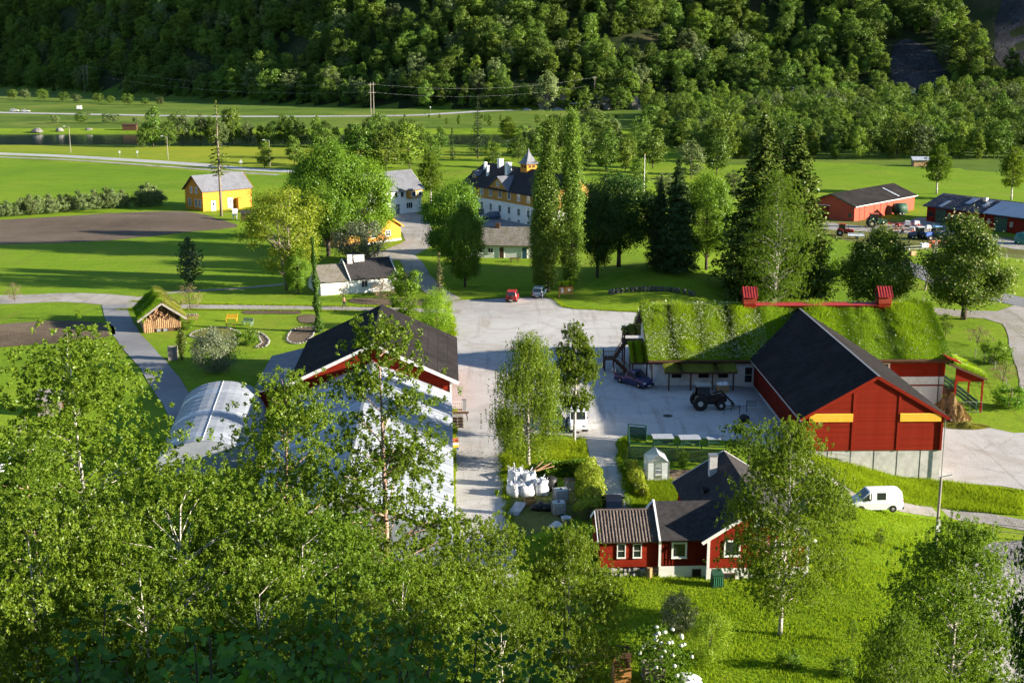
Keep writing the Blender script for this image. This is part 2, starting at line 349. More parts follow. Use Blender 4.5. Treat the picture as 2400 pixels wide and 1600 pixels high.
strip('garden_lane', pts((-80, 690), (60, 687), (160, 683), (270, 690), (330, 700)), 7.0, m_lane, .04)
strip('garden_path', pts((300, 697), (430, 704), (560, 706), (700, 708), (850, 711), (960, 713), (1060, 716)), 3.0, m_lane, .045)
strip('side_path', pts((262, 700), (272, 735), (300, 780), (345, 830), (385, 885), (430, 960)), 3.4, m_asph, .05)
strip('field_path', pts((290, 690), (400, 672), (560, 662), (680, 650)), 1.2, m_lane, .05)
strip('valley_road', pts((-200, 345), (-10, 353), (150, 359), (300, 368), (450, 378), (560, 388), (700, 395)), 7.0, m_pale_road, .04)
strip('cycle_track', pts((-200, 352), (0, 361), (150, 367), (300, 377), (450, 388), (560, 397), (640, 402)), 3.0, m_lane, .045)
strip('highway', pts((-160, 254), (0, 259), (150, 262), (300, 265), (500, 268), (700, 268), (850, 267), (960, 265), (1060, 259), (1150, 254), (1280, 248), (1400, 243), (1550, 239), (1710, 234), (1900, 225), (2100, 212), (2260, 205), (2420, 202)), 10.0, m_pale_road, .12, step=12)
patch('meadow', pts((-260, 340), (-10, 330), (150, 330), (400, 337), (700, 339), (860, 342), (1230, 345), (1230, 362), (1000, 366), (840, 366), (700, 388), (560, 383), (300, 362), (0, 348), (-260, 339.5)), m_mead, .02, smooth=25)
patch('hay_field', pts((-260, 352), (0, 366), (300, 382), (560, 403), (680, 402), (690, 440), (600, 480), (360, 470), (180, 478), (0, 492), (-260, 500)), m_field, .025, smooth=12)
patch('grass_field', pts((-200, 580), (0, 562), (200, 548), (360, 532), (560, 527), (690, 545), (660, 630), (560, 650), (420, 658), (300, 668), (200, 676), (0, 672), (-200, 672)), m_field, .025, smooth=8, jit=.3)
patch('east_field', pts((1860, 372), (2100, 385), (2352, 400), (2500, 420), (2500, 470), (2352, 466), (2200, 455), (2100, 470), (1990, 448), (1870, 430), (1800, 400)), m_field, .025, smooth=12)
patch('ploughed_field', pts((-120, 515), (0, 505), (130, 498), (300, 488), (420, 486), (480, 497), (545, 522), (440, 532), (350, 543), (200, 556), (0, 562), (-120, 570)), m_soil, .05, smooth=4, jit=.3)
patch('garden_bed', pts((-60, 755), (60, 740), (160, 737), (245, 745), (262, 768), (200, 782), (90, 792), (-60, 796)), m_bed, .05, smooth=2, jit=.25)
patch('machinery_yard', pts((1890, 500), (1985, 497), (2095, 515), (2125, 508), (2140, 490), (2180, 520), (2352, 548), (2420, 560), (2420, 590), (2300, 590), (2180, 570), (2080, 575), (1990, 560), (1900, 540)), m_moss, .03, smooth=3, jit=.3)
patch('machinery_gravel', pts((1890, 510), (1985, 520), (2075, 510), (2110, 500), (2140, 502), (2190, 525), (2360, 560), (2360, 575), (2200, 552), (2130, 540), (2010, 533), (1890, 526)), m_lane, .045, smooth=3, jit=.3)
strip('east_road', pts((2050, 600), (2110, 622), (2180, 652), (2260, 674), (2352, 695), (2440, 715)), 5.5, m_asph, .05)
patch('east_lane', pts((2115, 705), (2200, 712), (2290, 715), (2330, 700), (2420, 712), (2420, 960), (2352, 900), (2325, 820), (2300, 745), (2210, 728), (2120, 720)), m_lane, .045, smooth=3, jit=.25)
patch('concrete_apron', pts((2150, 985), (2230, 975), (2330, 995), (2430, 1000), (2430, 1125), (2300, 1115), (2205, 1110), (2150, 1112)), m_gravel, .04, smooth=2, jit=.2)
strip('van_lane', pts((1840, 1068), (1890, 1100), (1960, 1142), (2060, 1163), (2160, 1176), (2260, 1190), (2440, 1222)), 2.7, m_lane, .04)
patch('riding_arena', pts((2225, 1262), (2420, 1268), (2460, 1590), (2290, 1590), (2240, 1450)), m_sand, .04, smooth=2, jit=.2)
patch('worn_ground', pts((1165, 1150), (1230, 1120), (1310, 1120), (1330, 1180), (1310, 1200), (1230, 1225), (1185, 1240), (1172, 1190)), m_moss, .035, smooth=2, jit=.3)
patch('vegetable_bed', pts((1470, 1078), (1700, 1086), (1700, 1110), (1560, 1106), (1475, 1100)), m_bed, .035, smooth=2, jit=.1)
patch('scree', [(x, y) for x, y in ((262, 720), (300, 715), (345, 735), (365, 800), (330, 830), (300, 800), (275, 770))], m_scree, .25, smooth=12, jit=1)
patch('scree_strip', [(x, y) for x, y in ((205, 712), (228, 712), (232, 740), (222, 765), (210, 750))], m_scree, .25, smooth=6, jit=1)
# river
m, n, out = nodes('river_water'); b = N(n, 'ShaderNodeBsdfPrincipled'); n.links.new(b.outputs[0], out.inputs[0])
b.inputs['Base Color'].default_value = (.012, .02, .018, 1); b.inputs['Roughness'].default_value = .12
bp = N(n, 'ShaderNodeBump'); bp.inputs['Strength'].default_value = .12; n.links.new(noise(n, coords(n, 'World', (1, .3, 1)), .8, 4), bp.inputs['Height']); n.links.new(bp.outputs[0], b.inputs['Normal'])
mb = MB(); mb.quad((-700, 468, -1.3), (150, 468, -1.3), (150, 578, -1.3), (-700, 578, -1.3)); mb.build('river', m, kind='structure')
patch('gravel_bank', [(-420, 541), (-300, 543), (-200, 540), (-100, 543), (0, 541), (60, 543), (60, 551), (0, 553), (-100, 549), (-200, 552), (-420, 552)], m_lane, .25, smooth=10, jit=.8)
# ================================================================== shared building materials
m_red = M('red_boards', (.245, .022, .009), (.18, .015, .006), 2.0, .85, .25, 30, st=(.4, .4, 6), spec=.06, dirt=(.24, .032, .016), dscale=1.2, damt=.4, rnd=.12)
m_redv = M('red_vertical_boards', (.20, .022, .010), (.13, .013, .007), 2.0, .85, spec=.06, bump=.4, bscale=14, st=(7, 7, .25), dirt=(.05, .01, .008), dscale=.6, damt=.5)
m_redbright = M('bright_red_boards', (.42, .06, .025), (.34, .045, .02), 2.0, .6, .3, 14, st=(7, 7, .25), dirt=(.25, .04, .02), dscale=.4)
m_white = M('white_paint', (.78, .77, .74), (.68, .67, .64), 2.5, .6, .1, 20, dirt=(.45, .43, .38), dscale=.9, damt=.35)
m_plaster = M('white_plaster', (.74, .73, .70), (.64, .63, .60), 1.5, .8, .2, 25, dirt=(.40, .38, .33), dscale=.5, damt=.45)
m_conc = M('grey_concrete', (.56, .55, .52), (.46, .45, .43), 1.2, .85, .2, 20, dirt=(.22, .21, .19), dscale=.8, damt=.5)
m_felt = M('black_felt', (.017, .0155, .016), (.028, .0255, .025), 1.5, .95, .35, 40, dirt=(.05, .044, .042), dscale=.25, damt=.6, spec=.04)
m_felt_edge = M('felt_edge', (.045, .041, .04), (.03, .028, .028), 2, .95, spec=.04)
m_felt2 = M('grey_felt', (.034, .032, .034), (.058, .053, .052), 3, .95, .4, 40, spec=.05, dirt=(.018, .018, .02), dscale=.5, damt=.5)
m_slate = M('grey_slate', (.115, .12, .14), (.175, .18, .20), 4, .7, .5, 12, st=(1, 1, 3), dirt=(.07, .07, .075), dscale=.7, damt=.6, rnd=.15)
m_mossroof = M('mossy_roof', (.15, .13, .11), (.24, .22, .19), 3, .9, .6, 9, dirt=(.09, .085, .03), dscale=.8, damt=.7, rnd=.18)
m_darkroof = M('dark_metal_roof', (.022, .025, .04), (.035, .038, .055), 1.0, .45, .1, 20)
m_yel = M('yellow_boards', (.58, .235, .010), (.48, .185, .008), 1.5, .65, .25, 25, st=(.4, .4, 6), dirt=(.40, .19, .03), dscale=.7, damt=.35)
m_ochre = M('ochre_boards', (.42, .21, .03), (.36, .17, .025), 1.5, .65, .25, 25, st=(.4, .4, 6))
m_slaty = M('yellow_slats', (.80, .46, .04), (.74, .40, .03), 2, .55)
m_glass, n_, o_ = nodes('window_glass'); b_ = N(n_, 'ShaderNodeBsdfPrincipled'); n_.links.new(b_.outputs[0], o_.inputs[0])
b_.inputs['Base Color'].default_value = (.02, .025, .03, 1); b_.inputs['Roughness'].default_value = .06; b_.inputs['Specular IOR Level'].default_value = .7
m_curt = M('curtained_glass', (.30, .32, .34), (.04, .05, .06), 1.2, .12, spec=.7)
m_dark = M('dark_interior', (.012, .011, .011), (.02, .018, .016), 2, .9)
m_wood = M('brown_timber', (.10, .05, .025), (.065, .032, .017), 2, .75, .3, 12, st=(5, 5, .5))
m_pale = M('pale_timber', (.42, .27, .13), (.30, .18, .085), 3, .75, .3, 12, st=(4, 4, 1), rnd=.15)
m_greenp = M('green_paint', (.018, .075, .04), (.012, .055, .03), 3, .6, .2, 15, dirt=(.05, .08, .05), dscale=1.5, damt=.4, rnd=.12)
m_redmetal = M('red_metal_sheet', (.33, .03, .025), (.28, .025, .02), 2, .4, spec=.5)
m_steel = M('galvanised_steel', (.42, .43, .44), (.34, .35, .36), 4, .4, metal=.7)
m_stonedark = M('shade_dark_wall_stone', (.07, .07, .065), (.11, .105, .10), 3, .9, .6, 8, dirt=(.04, .05, .02), dscale=2, rnd=.25)  # park wall stone: tree shade painted in as a darker colour
m_stone = M('field_stone', (.20, .19, .18), (.30, .28, .26), 3, .9, .6, 8, dirt=(.08, .08, .06), dscale=2, rnd=.25)
m_plast, n_, o_ = nodes('white_plastic_sheet')
v_ = coords(n_, 'Object'); c_ = mixc(n_, ramp(n_, noise(n_, v_, .35, 6, .7), [(.4, 0.0), (.66, .9)]), (.46, .49, .54), (.30, .33, .39))
d_ = N(n_, 'ShaderNodeBsdfDiffuse'); t_ = N(n_, 'ShaderNodeBsdfTranslucent'); g_ = N(n_, 'ShaderNodeBsdfGlossy'); g_.inputs['Roughness'].default_value = .25
for q_ in (d_, t_): n_.links.new(c_, q_.inputs[0])
x_ = N(n_, 'ShaderNodeMixShader'); x_.inputs[0].default_value = .35; n_.links.new(d_.outputs[0], x_.inputs[1]); n_.links.new(t_.outputs[0], x_.inputs[2])
y_ = N(n_, 'ShaderNodeMixShader'); y_.inputs[0].default_value = .09; n_.links.new(x_.outputs[0], y_.inputs[1]); n_.links.new(g_.outputs[0], y_.inputs[2]); n_.links.new(y_.outputs[0], o_.inputs[0])
m_plast2 = M('grey_plastic_panel', (.27, .30, .35), (.38, .40, .44), .8, .35, spec=.5)
m_turf = LEAF('turf_blades', (.16, .29, .010), (.34, .45, .035), .5, .0)
m_turfdry = LEAF('dry_turf_blades', (.24, .27, .03), (.42, .40, .12), .5, .0)
m_flower = LEAF('white_umbels', (.48, .52, .30), (.66, .66, .48), .4, .0)

def blades(P, h, wd, lean=.5, seed=0, hj=.5):
    """one triangle blade per point (n,3); returns verts, faces"""
    r = np.random.default_rng(seed); n = len(P); a = r.uniform(0, 2 * np.pi, n); hh = h * r.uniform(1 - hj, 1 + hj, n)
    dx, dy = np.cos(a) * wd, np.sin(a) * wd; b = r.uniform(0, 2 * np.pi, n); l = hh * r.uniform(0, lean, n)
    V = np.empty((n, 3, 3)); V[:, 0] = P + np.stack([-dx, -dy, 0 * dx], 1); V[:, 1] = P + np.stack([dx, dy, 0 * dx], 1)
    V[:, 2] = P + np.stack([np.cos(b) * l, np.sin(b) * l, hh], 1); return V.reshape(-1, 3), np.arange(3 * n).reshape(-1, 3)
def disks(P, rad, seed=0):
    """small tilted flower plates"""
    r = np.random.default_rng(seed); n = len(P); k = 5; a = np.arange(k) * 2 * np.pi / k; rr = rad * r.uniform(.6, 1.2, n)
    tx, ty = r.normal(0, .35, n), r.normal(0, .35, n)
    V = np.empty((n, k, 3)); c, s = np.cos(a)[None] * rr[:, None], np.sin(a)[None] * rr[:, None]
    V[:, :, 0] = P[:, None, 0] + c; V[:, :, 1] = P[:, None, 1] + s; V[:, :, 2] = P[:, None, 2] + c * tx[:, None] + s * ty[:, None]
    return V.reshape(-1, 3), np.arange(n * k).reshape(-1, k)
def on_quad(q, n, seed=0, jit=.03):
    r = np.random.default_rng(seed); q = np.asarray([tuple(p) for p in q], float); s, t = r.random(n)[:, None], r.random(n)[:, None]
    P = (q[0] * (1 - s) + q[1] * s) * (1 - t) + (q[3] * (1 - s) + q[2] * s) * t; P[:, 2] += r.uniform(-jit, jit, n); return P
def turf(parent, q, n, h, flowers=0, seed=0, wd=.05, dry=False, frad=.11):
    P = on_quad(q, n, seed)
    rg = np.random.default_rng(seed + 50); lo, hi = P.min(0), P.max(0); nb = int(max(12, (hi[0] - lo[0]) * (hi[1] - lo[1]) * .8)); clump = np.full(len(P), .85)
    for cx_, cy_, rr_, am in zip(rg.uniform(lo[0], hi[0], nb), rg.uniform(lo[1], hi[1], nb), rg.uniform(.3, 1.1, nb), rg.uniform(-.45, .5, nb)): clump += am * np.exp(-((P[:, 0] - cx_) ** 2 + (P[:, 1] - cy_) ** 2) / rr_ ** 2)
    clump = np.clip(clump, .3, 1.5)
    V, F = blades(P, h, wd, .8, seed); V = V.reshape(-1, 3, 3); V[:, 2, 2] = V[:, 0, 2] + (V[:, 2, 2] - V[:, 0, 2]) * clump; V = V.reshape(-1, 3)
    obj('turf', npmesh('turf', V, F, m_turfdry if dry else m_turf), parent, kind='stuff')
    if flowers:
        P = on_quad(q, flowers, seed + 1); c = np.sin(P[:, 0] * .9 + 1) * np.sin(P[:, 1] * 1.1) + RNG.normal(0, .5, len(P)); P = P[c > -.55]; P[:, 2] += h * RNG.uniform(.7, 1.35, len(P))
        V, F = disks(P, frad, seed); obj('flower_heads', npmesh('flower_heads', V, F, m_flower), parent, kind='stuff')
def frame(A, B): return math.atan2(B.y - A.y, B.x - A.x), (Vector((B.x, B.y)) - Vector((A.x, A.y))).length
def walls(root, L, D, he, hr, ridge, z0, m, name='wall', x0=0, y0=0):
    mb = MB()
    if ridge == 'x': mb.prism([(y0, z0), (y0 + D, z0), (y0 + D, he), (y0 + D / 2, hr), (y0, he)], 'x', x0, x0 + L)
    else: mb.prism([(x0, z0), (x0 + L, z0), (x0 + L, he), (x0 + L / 2, hr), (x0, he)], 'y', y0, y0 + D)
    return mb.build(name, m, root)
def roof(root, L, D, he, hr, ridge, ox, oy, th, m, x0=0, y0=0, name='roof_slope', lift=.02, only=None):
    """two roof slabs over a box; ox, oy are the overhangs; each slope is a part"""
    out = []; k = (hr - he) / ((D if ridge == 'x' else L) / 2); up = th * math.sqrt(1 + k * k) + lift
    for sgn in (0, 1):
        if only is not None and sgn != only: out.append(None); continue
        if ridge == 'x':
            ye = y0 - oy if sgn == 0 else y0 + D + oy; ze = he - k * oy + up; zr = hr + up; yr = y0 + D / 2 + (-.001 if sgn == 0 else .001)
            q = [(x0 - ox, ye, ze), (x0 + L + ox, ye, ze), (x0 + L + ox, yr, zr), (x0 - ox, yr, zr)]
        else:
            xe = x0 - ox if sgn == 0 else x0 + L + ox; ze = he - k * ox + up; zr = hr + up; xr = x0 + L / 2 + (-.001 if sgn == 0 else .001)
            q = [(xe, y0 - oy, ze), (xe, y0 + D + oy, ze), (xr, y0 + D + oy, zr), (xr, y0 - oy, zr)]
        o = MB().slab(q, th).build(name, m, root); o['quad'] = [c for p in q for c in p]; out.append(o)
    return out
def felt_seams(root, L, D, he, hr, ox, oy, n=7, th=.14):
    """overlapping felt courses: a thin lip at every course, parallel to the ridge"""
    k = (hr - he) / (L / 2); up = th * math.sqrt(1 + k * k) + .02
    for sg in (0, 1):
        for i in range(1, n):
            f = i / n; x = -ox + (L / 2 + ox) * f; z = he - k * ox + k * (x + ox) + up; x = x if sg == 0 else L - x
            MB().bar((x, -oy, z + .006), (x, D + oy, z + .006), .05, .022).build('felt_lip', m_felt_edge, root)
def quad_of(o): q = list(o['quad']); del o['quad']; return [tuple(q[i:i + 3]) for i in range(0, 12, 3)]
WC = {}
def window(root, x, y, z, face, w, h, mf=None, mg=None, cols=2, rows=1, fw=.09, sill=True, name='window'):
    """frame proud of the wall with recessed pane; face: f(-y) b(+y) l(-x) r(+x) or an angle"""
    mf = mf or m_white; mg = mg or m_glass; rz = {'f': 0, 'b': math.pi, 'l': -math.pi / 2, 'r': math.pi / 2}.get(face, face)
    key = (w, h, mf.name, mg.name, cols, rows, fw, sill)
    if key not in WC:
        mb = MB(); p = .07
        mb.box(-w / 2 - fw, -w / 2, -p, .0, -fw, h + fw).box(w / 2, w / 2 + fw, -p, .0, -fw, h + fw).box(-w / 2, w / 2, -p, .0, h, h + fw).box(-w / 2, w / 2, -p, .0, -fw, 0)
        for i in range(1, cols): a = -w / 2 + w * i / cols; mb.box(a - fw * .3, a + fw * .3, -p * .8, -.012, 0, h)
        for i in range(1, rows): a = h * i / rows; mb.box(-w / 2, w / 2, -p * .7, -.012, a - fw * .25, a + fw * .25)
        if sill: mb.box(-w / 2 - fw * 1.2, w / 2 + fw * 1.2, -p - .05, -p, -fw - .02, -fw + .04)
        WC[key] = (mb.mesh('window', mf), MB().box(-w / 2, w / 2, -.03, -.012, 0, h).mesh('pane', mg))
    o = obj(name, WC[key][0], root, (x, y, z), rz); obj('pane', WC[key][1], o); return o
def door(root, x, y, z, face, w, h, m, name='door', mf=None):
    rz = {'f': 0, 'b': math.pi, 'l': -math.pi / 2, 'r': math.pi / 2}.get(face, face)
    mb = MB().box(-w / 2, w / 2, -.06, 0, 0, h)
    for i in range(2): mb.box(-w * .38, w * .38, -.075, -.06, h * (.08 + .46 * i), h * (.46 + .46 * i))
    o = mb.build(name, m, root, loc=(x, y, z), rz=rz)
    if mf: MB().box(-w / 2 - .1, -w / 2, -.08, 0, 0, h + .1).box(w / 2, w / 2 + .1, -.08, 0, 0, h + .1).box(-w / 2, w / 2, -.08, 0, h, h + .1).build('door_frame', mf, o)
    MB().tube([(w * .36, -.08, h * .48), (w * .36, -.15, h * .48), (w * .22, -.15, h * .48)], .02, 5).build('handle', m_steel, o); return o
BC = {}
def boards(root, xa, xb, z0, z1, pitch, m, clip=None, y=0.0, name='board', th=.035):
    """separate lapped horizontal boards on a front wall (normal -y); clip(z)->(x0,x1) trims them to a gable"""
    k = 0; z = z0
    while z < z1 - .02:
        h = min(pitch, z1 - z); a, b = xa, xb
        if clip: c = clip(z + h); a, b = max(a, c[0]), min(b, c[1])
        if b - a > .08:
            key = (round(b - a, 3), round(h, 3), m.name, th)
            if key not in BC:
                L = b - a; t2 = th * .35; BC[key] = MB().add([(0, -th, 0), (L, -th, 0), (L, 0, 0), (0, 0, 0), (0, -t2, h), (L, -t2, h), (L, 0, h), (0, 0, h)],
                    [(3, 2, 1, 0), (4, 5, 6, 7), (0, 1, 5, 4), (1, 2, 6, 5), (2, 3, 7, 6), (3, 0, 4, 7)]).mesh(name, m)
            obj(name, BC[key], root, (a, y, z))
        z += pitch; k += 1
def rail(mb, p, q, h, n, w=.06):
    """handrail with posts from p to q"""
    p, q = Vector(p), Vector(q); up = Vector((0, 0, h)); mb.bar(p + up, q + up, w, w); mb.bar(p + up * .12, q + up * .12, w * .7, w * .7)
    for i in range(n + 1): a = p.lerp(q, i / n); mb.bar(a, a + up, w * .5)

# ================================================================== big red barn with black roof
def big_barn():
    rz = R(1.2); t = thing('red_barn', 'large red barn with black felt roof and yellow slatted vents in its gable', 'barn', (27.54, 119.0, 0), rz)
    W, D, he, hr = 12.95, 24.2, 3.35, 7.1
    walls(t, W, D, he, hr, 'y', 0, m_red)
    base = MB().box(.02, W - .02, .05, D, -4.2, -.002).build('concrete_base', m_conc, t)
    for i in range(1, 6): MB().box(i * 2.2 - .02, i * 2.2 + .02, .03, .05, -4, -.01).build('joint', m_dark, base)
    k = (hr - he) / (W / 2); clip = lambda z: (max(0, (z - he) / k), min(W, W - (z - he) / k)) if z > he else (0, W)
    bays = [0.18, 4.45, 8.72, W - .18]
    for a, b in zip(bays[:-1], bays[1:]): boards(t, a + .1, b - .1, .02, hr - .25, .155, m_red, lambda z: (clip(z)[0] + .25, clip(z)[1] - .25) if z > he - .2 else (0, W))
    for x in bays: zt = he + min(x, W - x) * k - .25; MB().box(x - .13, x + .13, -.075, -.0, -.02, max(zt, he - .1)).build('batten', m_red, t)
    for a, b in ((bays[0], bays[1]), (bays[2], bays[3])):
        v = MB().box(a + .1, b - .12, -.06, -.04, 2.86, 3.62).build('vent', m_dark, t)
        for i in range(4): MB().add([(a + .08, -.13, 2.84 + i * .19), (b - .1, -.13, 2.84 + i * .19), (b - .1, -.08, 2.95 + i * .19), (a + .08, -.08, 2.95 + i * .19), (a + .08, -.13, 2.97 + i * .19), (b - .1, -.13, 2.97 + i * .19), (b - .1, -.08, 3.06 + i * .19), (a + .08, -.08, 3.06 + i * .19)],
            [(3, 2, 1, 0), (4, 5, 6, 7), (0, 1, 5, 4), (1, 2, 6, 5), (2, 3, 7, 6), (3, 0, 4, 7)]).build('slat', m_slaty, v)
    roof(t, W, 32.0, he, hr, 'y', .55, .12, .14, m_felt)
    felt_seams(t, W, 32.0, he, hr, .55, .12)
    for sg in (0, 1):
        mb = MB(); xe = -.55 if sg == 0 else W + .55; mb.bar((xe, -.15, he - k * .55), (W / 2, -.15, hr + .02), .06, .3); mb.build('barge_board', m_red, t)
    MB().bar((W / 2, -.5, hr + .22), (W / 2, 31.5, hr + .22), .22, .03).build('ridge_cap', m_steel, t)
    for sx in (-.62, W + .62): MB().tube([(sx, -.4, he - k * .55 - .02), (sx, 24, he - k * .55 - .02)], .07, 6).build('gutter', m_steel, t)
    MB().tube([(W + .1, -.2, he - .4), (W + .1, -.2, -3.1)], .05, 6).build('downpipe', m_steel, t)
    n = 7
    for i in range(n):                                  # tall vertical-boarded doors along the shaded side
        a, b = .4 + i * 3.36, .4 + (i + 1) * 3.36 - .08; d = MB().box(-.09, -.0, a, b, .12, he - .25)
        for j in range(1, 8): yy = a + (b - a) * j / 8; d.box(-.105, -.09, yy - .012, yy + .012, .14, he - .27)
        d = d.build('sliding_door', m_redv, t); MB().bar((-.11, a + .1, .3), (-.11, b - .1, he - .5), .03, .12).build('brace', m_redv, d)
    MB().box(-.2, -.11, .3, D - .3, he - .28, he - .12).build('door_track', m_steel, t)
    MB().box(.0, .06, D, D + 2.5, 0, he - .05).build('link_wall', m_white, t)
big_barn()
lad = thing('lattice_ladder', 'grey lattice ladder lying along the foot of the big red barn gable', 'ladder', g(1890, 1062))
for s in (0, .42): MB().tube([(-.1, -.75, .15 + s), (4.2, -.75, -.45 + s)], .035, 6).build('rail', m_steel, lad)
mb = MB()
for i in range(9): x = i * .5; z = .15 - .6 * (x + .1) / 4.3; mb.tube([(x, -.75, z), (x + (.25 if i % 2 else -.0), -.75, z + .42)], .018, 4)
mb.build('lattice', m_steel, lad)

# ================================================================== long turf-roofed building
def turf_building():
    t = thing('turf_roof_building', 'long white and red farm building with flowering turf roof behind the big barn', 'farm building', (15.8, 143.0, 0), R(1.0))
    L, D, he, hr = 32.6, 15.6, 2.9, 6.9
    walls(t, 12.2, D, he, hr, 'x', -.4, m_plaster)
    walls(t, L - 12.2, D, he, hr, 'x', -.2, m_red, x0=12.2)
    MB().box(12.2, L - .05, .02, D, -4, -.2).build('lower_wall', m_plaster, t)
    MB().box(12.2, L, -.05, .0, -.0, .9).build('white_band', m_white, t)
    s = roof(t, L, D, he, hr, 'x', .7, .75, .32, m_wood)
    q = quad_of(s[0]); q2 = quad_of(s[1])
    x_split = 13.0
    ql = [q[0], (x_split, q[1][1], q[1][2]), (x_split, q[2][1], q[2][2]), q[3]]; qr = [(x_split, q[0][1], q[0][2]), q[1], q[2], (x_split, q[3][1], q[3][2])]
    MB().slab([(p[0], p[1], p[2] + .13) for p in q], .12).build('sod', m_bedm, s[0]); MB().slab([(p[0], p[1], p[2] + .13) for p in q2], .12).build('sod', m_bedm, s[1])
    lift = lambda Q: [(p[0], p[1], p[2] + .12) for p in Q]
    turf(s[0], lift(ql), 50000, .34, 5500, 3, .045, frad=.065); turf(s[0], lift(qr), 50000, .34, 1800, 5, .045, frad=.055); turf(s[1], lift(q2), 18000, .6, 3500, 7)
    MB().box(-.7, L + .7, -.8, -.74, he - .05, he + .18).build('fascia', m_wood, t)
    MB().box(11.2, 27.0, D / 2 - .55, D / 2 + .55, hr, hr + .75).build('ridge_box', m_red, t)
    MB().slab([(11.2, D / 2 - .75, hr + .72), (27, D / 2 - .75, hr + .72), (27, D / 2, hr + .98), (11.2, D / 2, hr + .98)], .05).slab([(11.2, D / 2, hr + .98), (27, D / 2, hr + .98), (27, D / 2 + .75, hr + .72), (11.2, D / 2 + .75, hr + .72)], .05).build('ridge_roof', m_redmetal, t)
    for cx in (11.9, 27.6):                              # ventilation turrets
        c = MB().box(cx - .7, cx + .7, D / 2 - .75, D / 2 + .75, hr - .6, hr + 1.5).build('turret', m_red, t)
        for i in range(4): MB().box(cx - .76, cx + .76, D / 2 - .83, D / 2 - .76, hr + .95 + i * .2, hr + 1.08 + i * .2).build('slat', m_redbright, c)
        for sg in (-1, 1):
            qq = [(cx - .85, D / 2 + sg * 1.05, hr + 1.72), (cx + .85, D / 2 + sg * 1.05, hr + 1.72), (cx + .85, D / 2, hr + 2.85), (cx - .85, D / 2, hr + 2.85)]
            MB().slab(qq, .06).build('cap_roof', m_redmetal, c)
            for i in range(6): x = cx - .8 + i * .32; MB().bar((x, D / 2 + sg * 1.04, hr + 1.76), (x, D / 2, hr + 2.89), .05, .06).build('seam', m_redmetal, c)
        MB().prism([(D / 2 - .8, hr + 1.6), (D / 2 + .8, hr + 1.6), (D / 2, hr + 2.6)], 'x', cx - .68, cx + .68).build('gablet', m_dark, c)
    # canopy with its own turf roof in front
    cq = [(.9, -2.6, 2.15), (8.9, -2.6, 2.15), (8.9, -.05, 2.62), (.9, -.05, 2.62)]
    cn = MB().slab(cq, .18).build('canopy', m_wood, t); turf(cn, [(p[0], p[1], p[2] + .02) for p in cq], 6500, .22, 0, 9, .05, dry=True)
    for x in (1.4, 3.8, 6.2, 8.5): MB().box(x - .08, x + .08, -2.4, -2.24, -.05, 2.0).build('post', m_wood, t)
    MB().box(1.0, 8.6, -.06, 0, 0, 2.3).build('shaded_opening', m_plaster, t)
    for x in (2.0, 5.0, 7.2): MB().box(x, x + 1.1, -.10, -.06, .9, 1.9).build('opening', m_dark, t)
    window(t, 10.6, 0, .35, 'f', .8, 1.7, m_white, m_glass, 1, 2); window(t, 0, 3.0, 1.1, 'l', .9, 1.2); window(t, 0, 6, 1.1, 'l', .9, 1.2)
    door(t, 0, 1.4, 0, 'l', 1.0, 2.1, m_pale)
    window(t, 25.6, 0, 1.05, 'f', 1.25, 1.35, m_white, m_glass, 2, 2, .22); window(t, 23.4, 0, 1.05, 'f', 1.25, 1.35, m_white, m_glass, 2, 2, .22)
    window(t, 29.4, .02, -1.9, 'f', .7, .7, m_dark, m_dark, 1, 1); 
    # right-hand lean-to with red gable, posts and railed ramp
    lq = [(L + .05, -1.4, 2.75), (L + .05, 7, 2.75), (L + 4.4, 7, .95), (L + 4.4, -1.4, .95)]
    lt = MB().slab(lq, .22).build('lean_to_roof', m_wood, t); turf(lt, [(p[0], p[1], p[2] + .05) for p in lq], 7000, .35, 200, 13)
    MB().prism([(L + .9, .6), (L + 4.1, .6), (L + 4.1, .8), (L + .9, 2.15)], 'y', -1.15, -1.05).build('gable_wall', m_red, t)
    for x, y in ((L + 4.0, -1.1), (L + 2.4, 6.8), (L + 4.0, 3), (L + 4.0, 6.8), (L + .95, -1.1)): MB().box(x - .09, x + .09, y - .09, y + .09, -3.1, .65 if x < L + 3 else .75).build('post', m_red, t)
    MB().slab([(L - .3, -1.5, 3.5), (L - .3, .2, 3.5), (L + 1.3, .2, 2.85), (L + 1.3, -1.5, 2.85)], .14).build('porch_roof', m_red, t)
    MB().box(L + .1, L + 1.0, -1.0, .3, -3.1, -.25).build('landing', m_wood, t)
    gt = MB().box(L + .12, L + .95, -1.06, -1.02, -.2, -.12).box(L + .12, L + .95, -1.06, -1.02, .75, .83)
    for i in range(5): gt.box(L + .14 + i * .19, L + .2 + i * .19, -1.055, -1.025, -.2, .8)
    gt.bar((L + .15, -1.07, -.15), (L + .9, -1.07, .78), .05); gt.build('gate', m_greenp, t)
    for j in range(3):
        mb = MB(); a, b = (L + 1.1, 5.5, .2 - j * .45), (L + 3.8, -.6, -1.9 - j * .45); mb.bar(a, b, .06, .32); mb.build('ramp_board', m_greenp, t)
    mb = MB(); rail(mb, (L + 1.3, -1.3, -3), (L + 4.1, -1.3, -3), 1.3, 4, .05); mb.build('pen_rail', m_steel, t)
    MB().tube([(L - .6, -.12, he - .2), (L - .6, -.12, -3)], .05, 6).build('downpipe', m_darkroof, t)
    # left-end porch, stair and landing
    p1 = [(-2.6, 8.6, 3.95), (-.5, 8.6, 3.95), (-.5, 10, 4.6), (-2.6, 10, 4.6)]
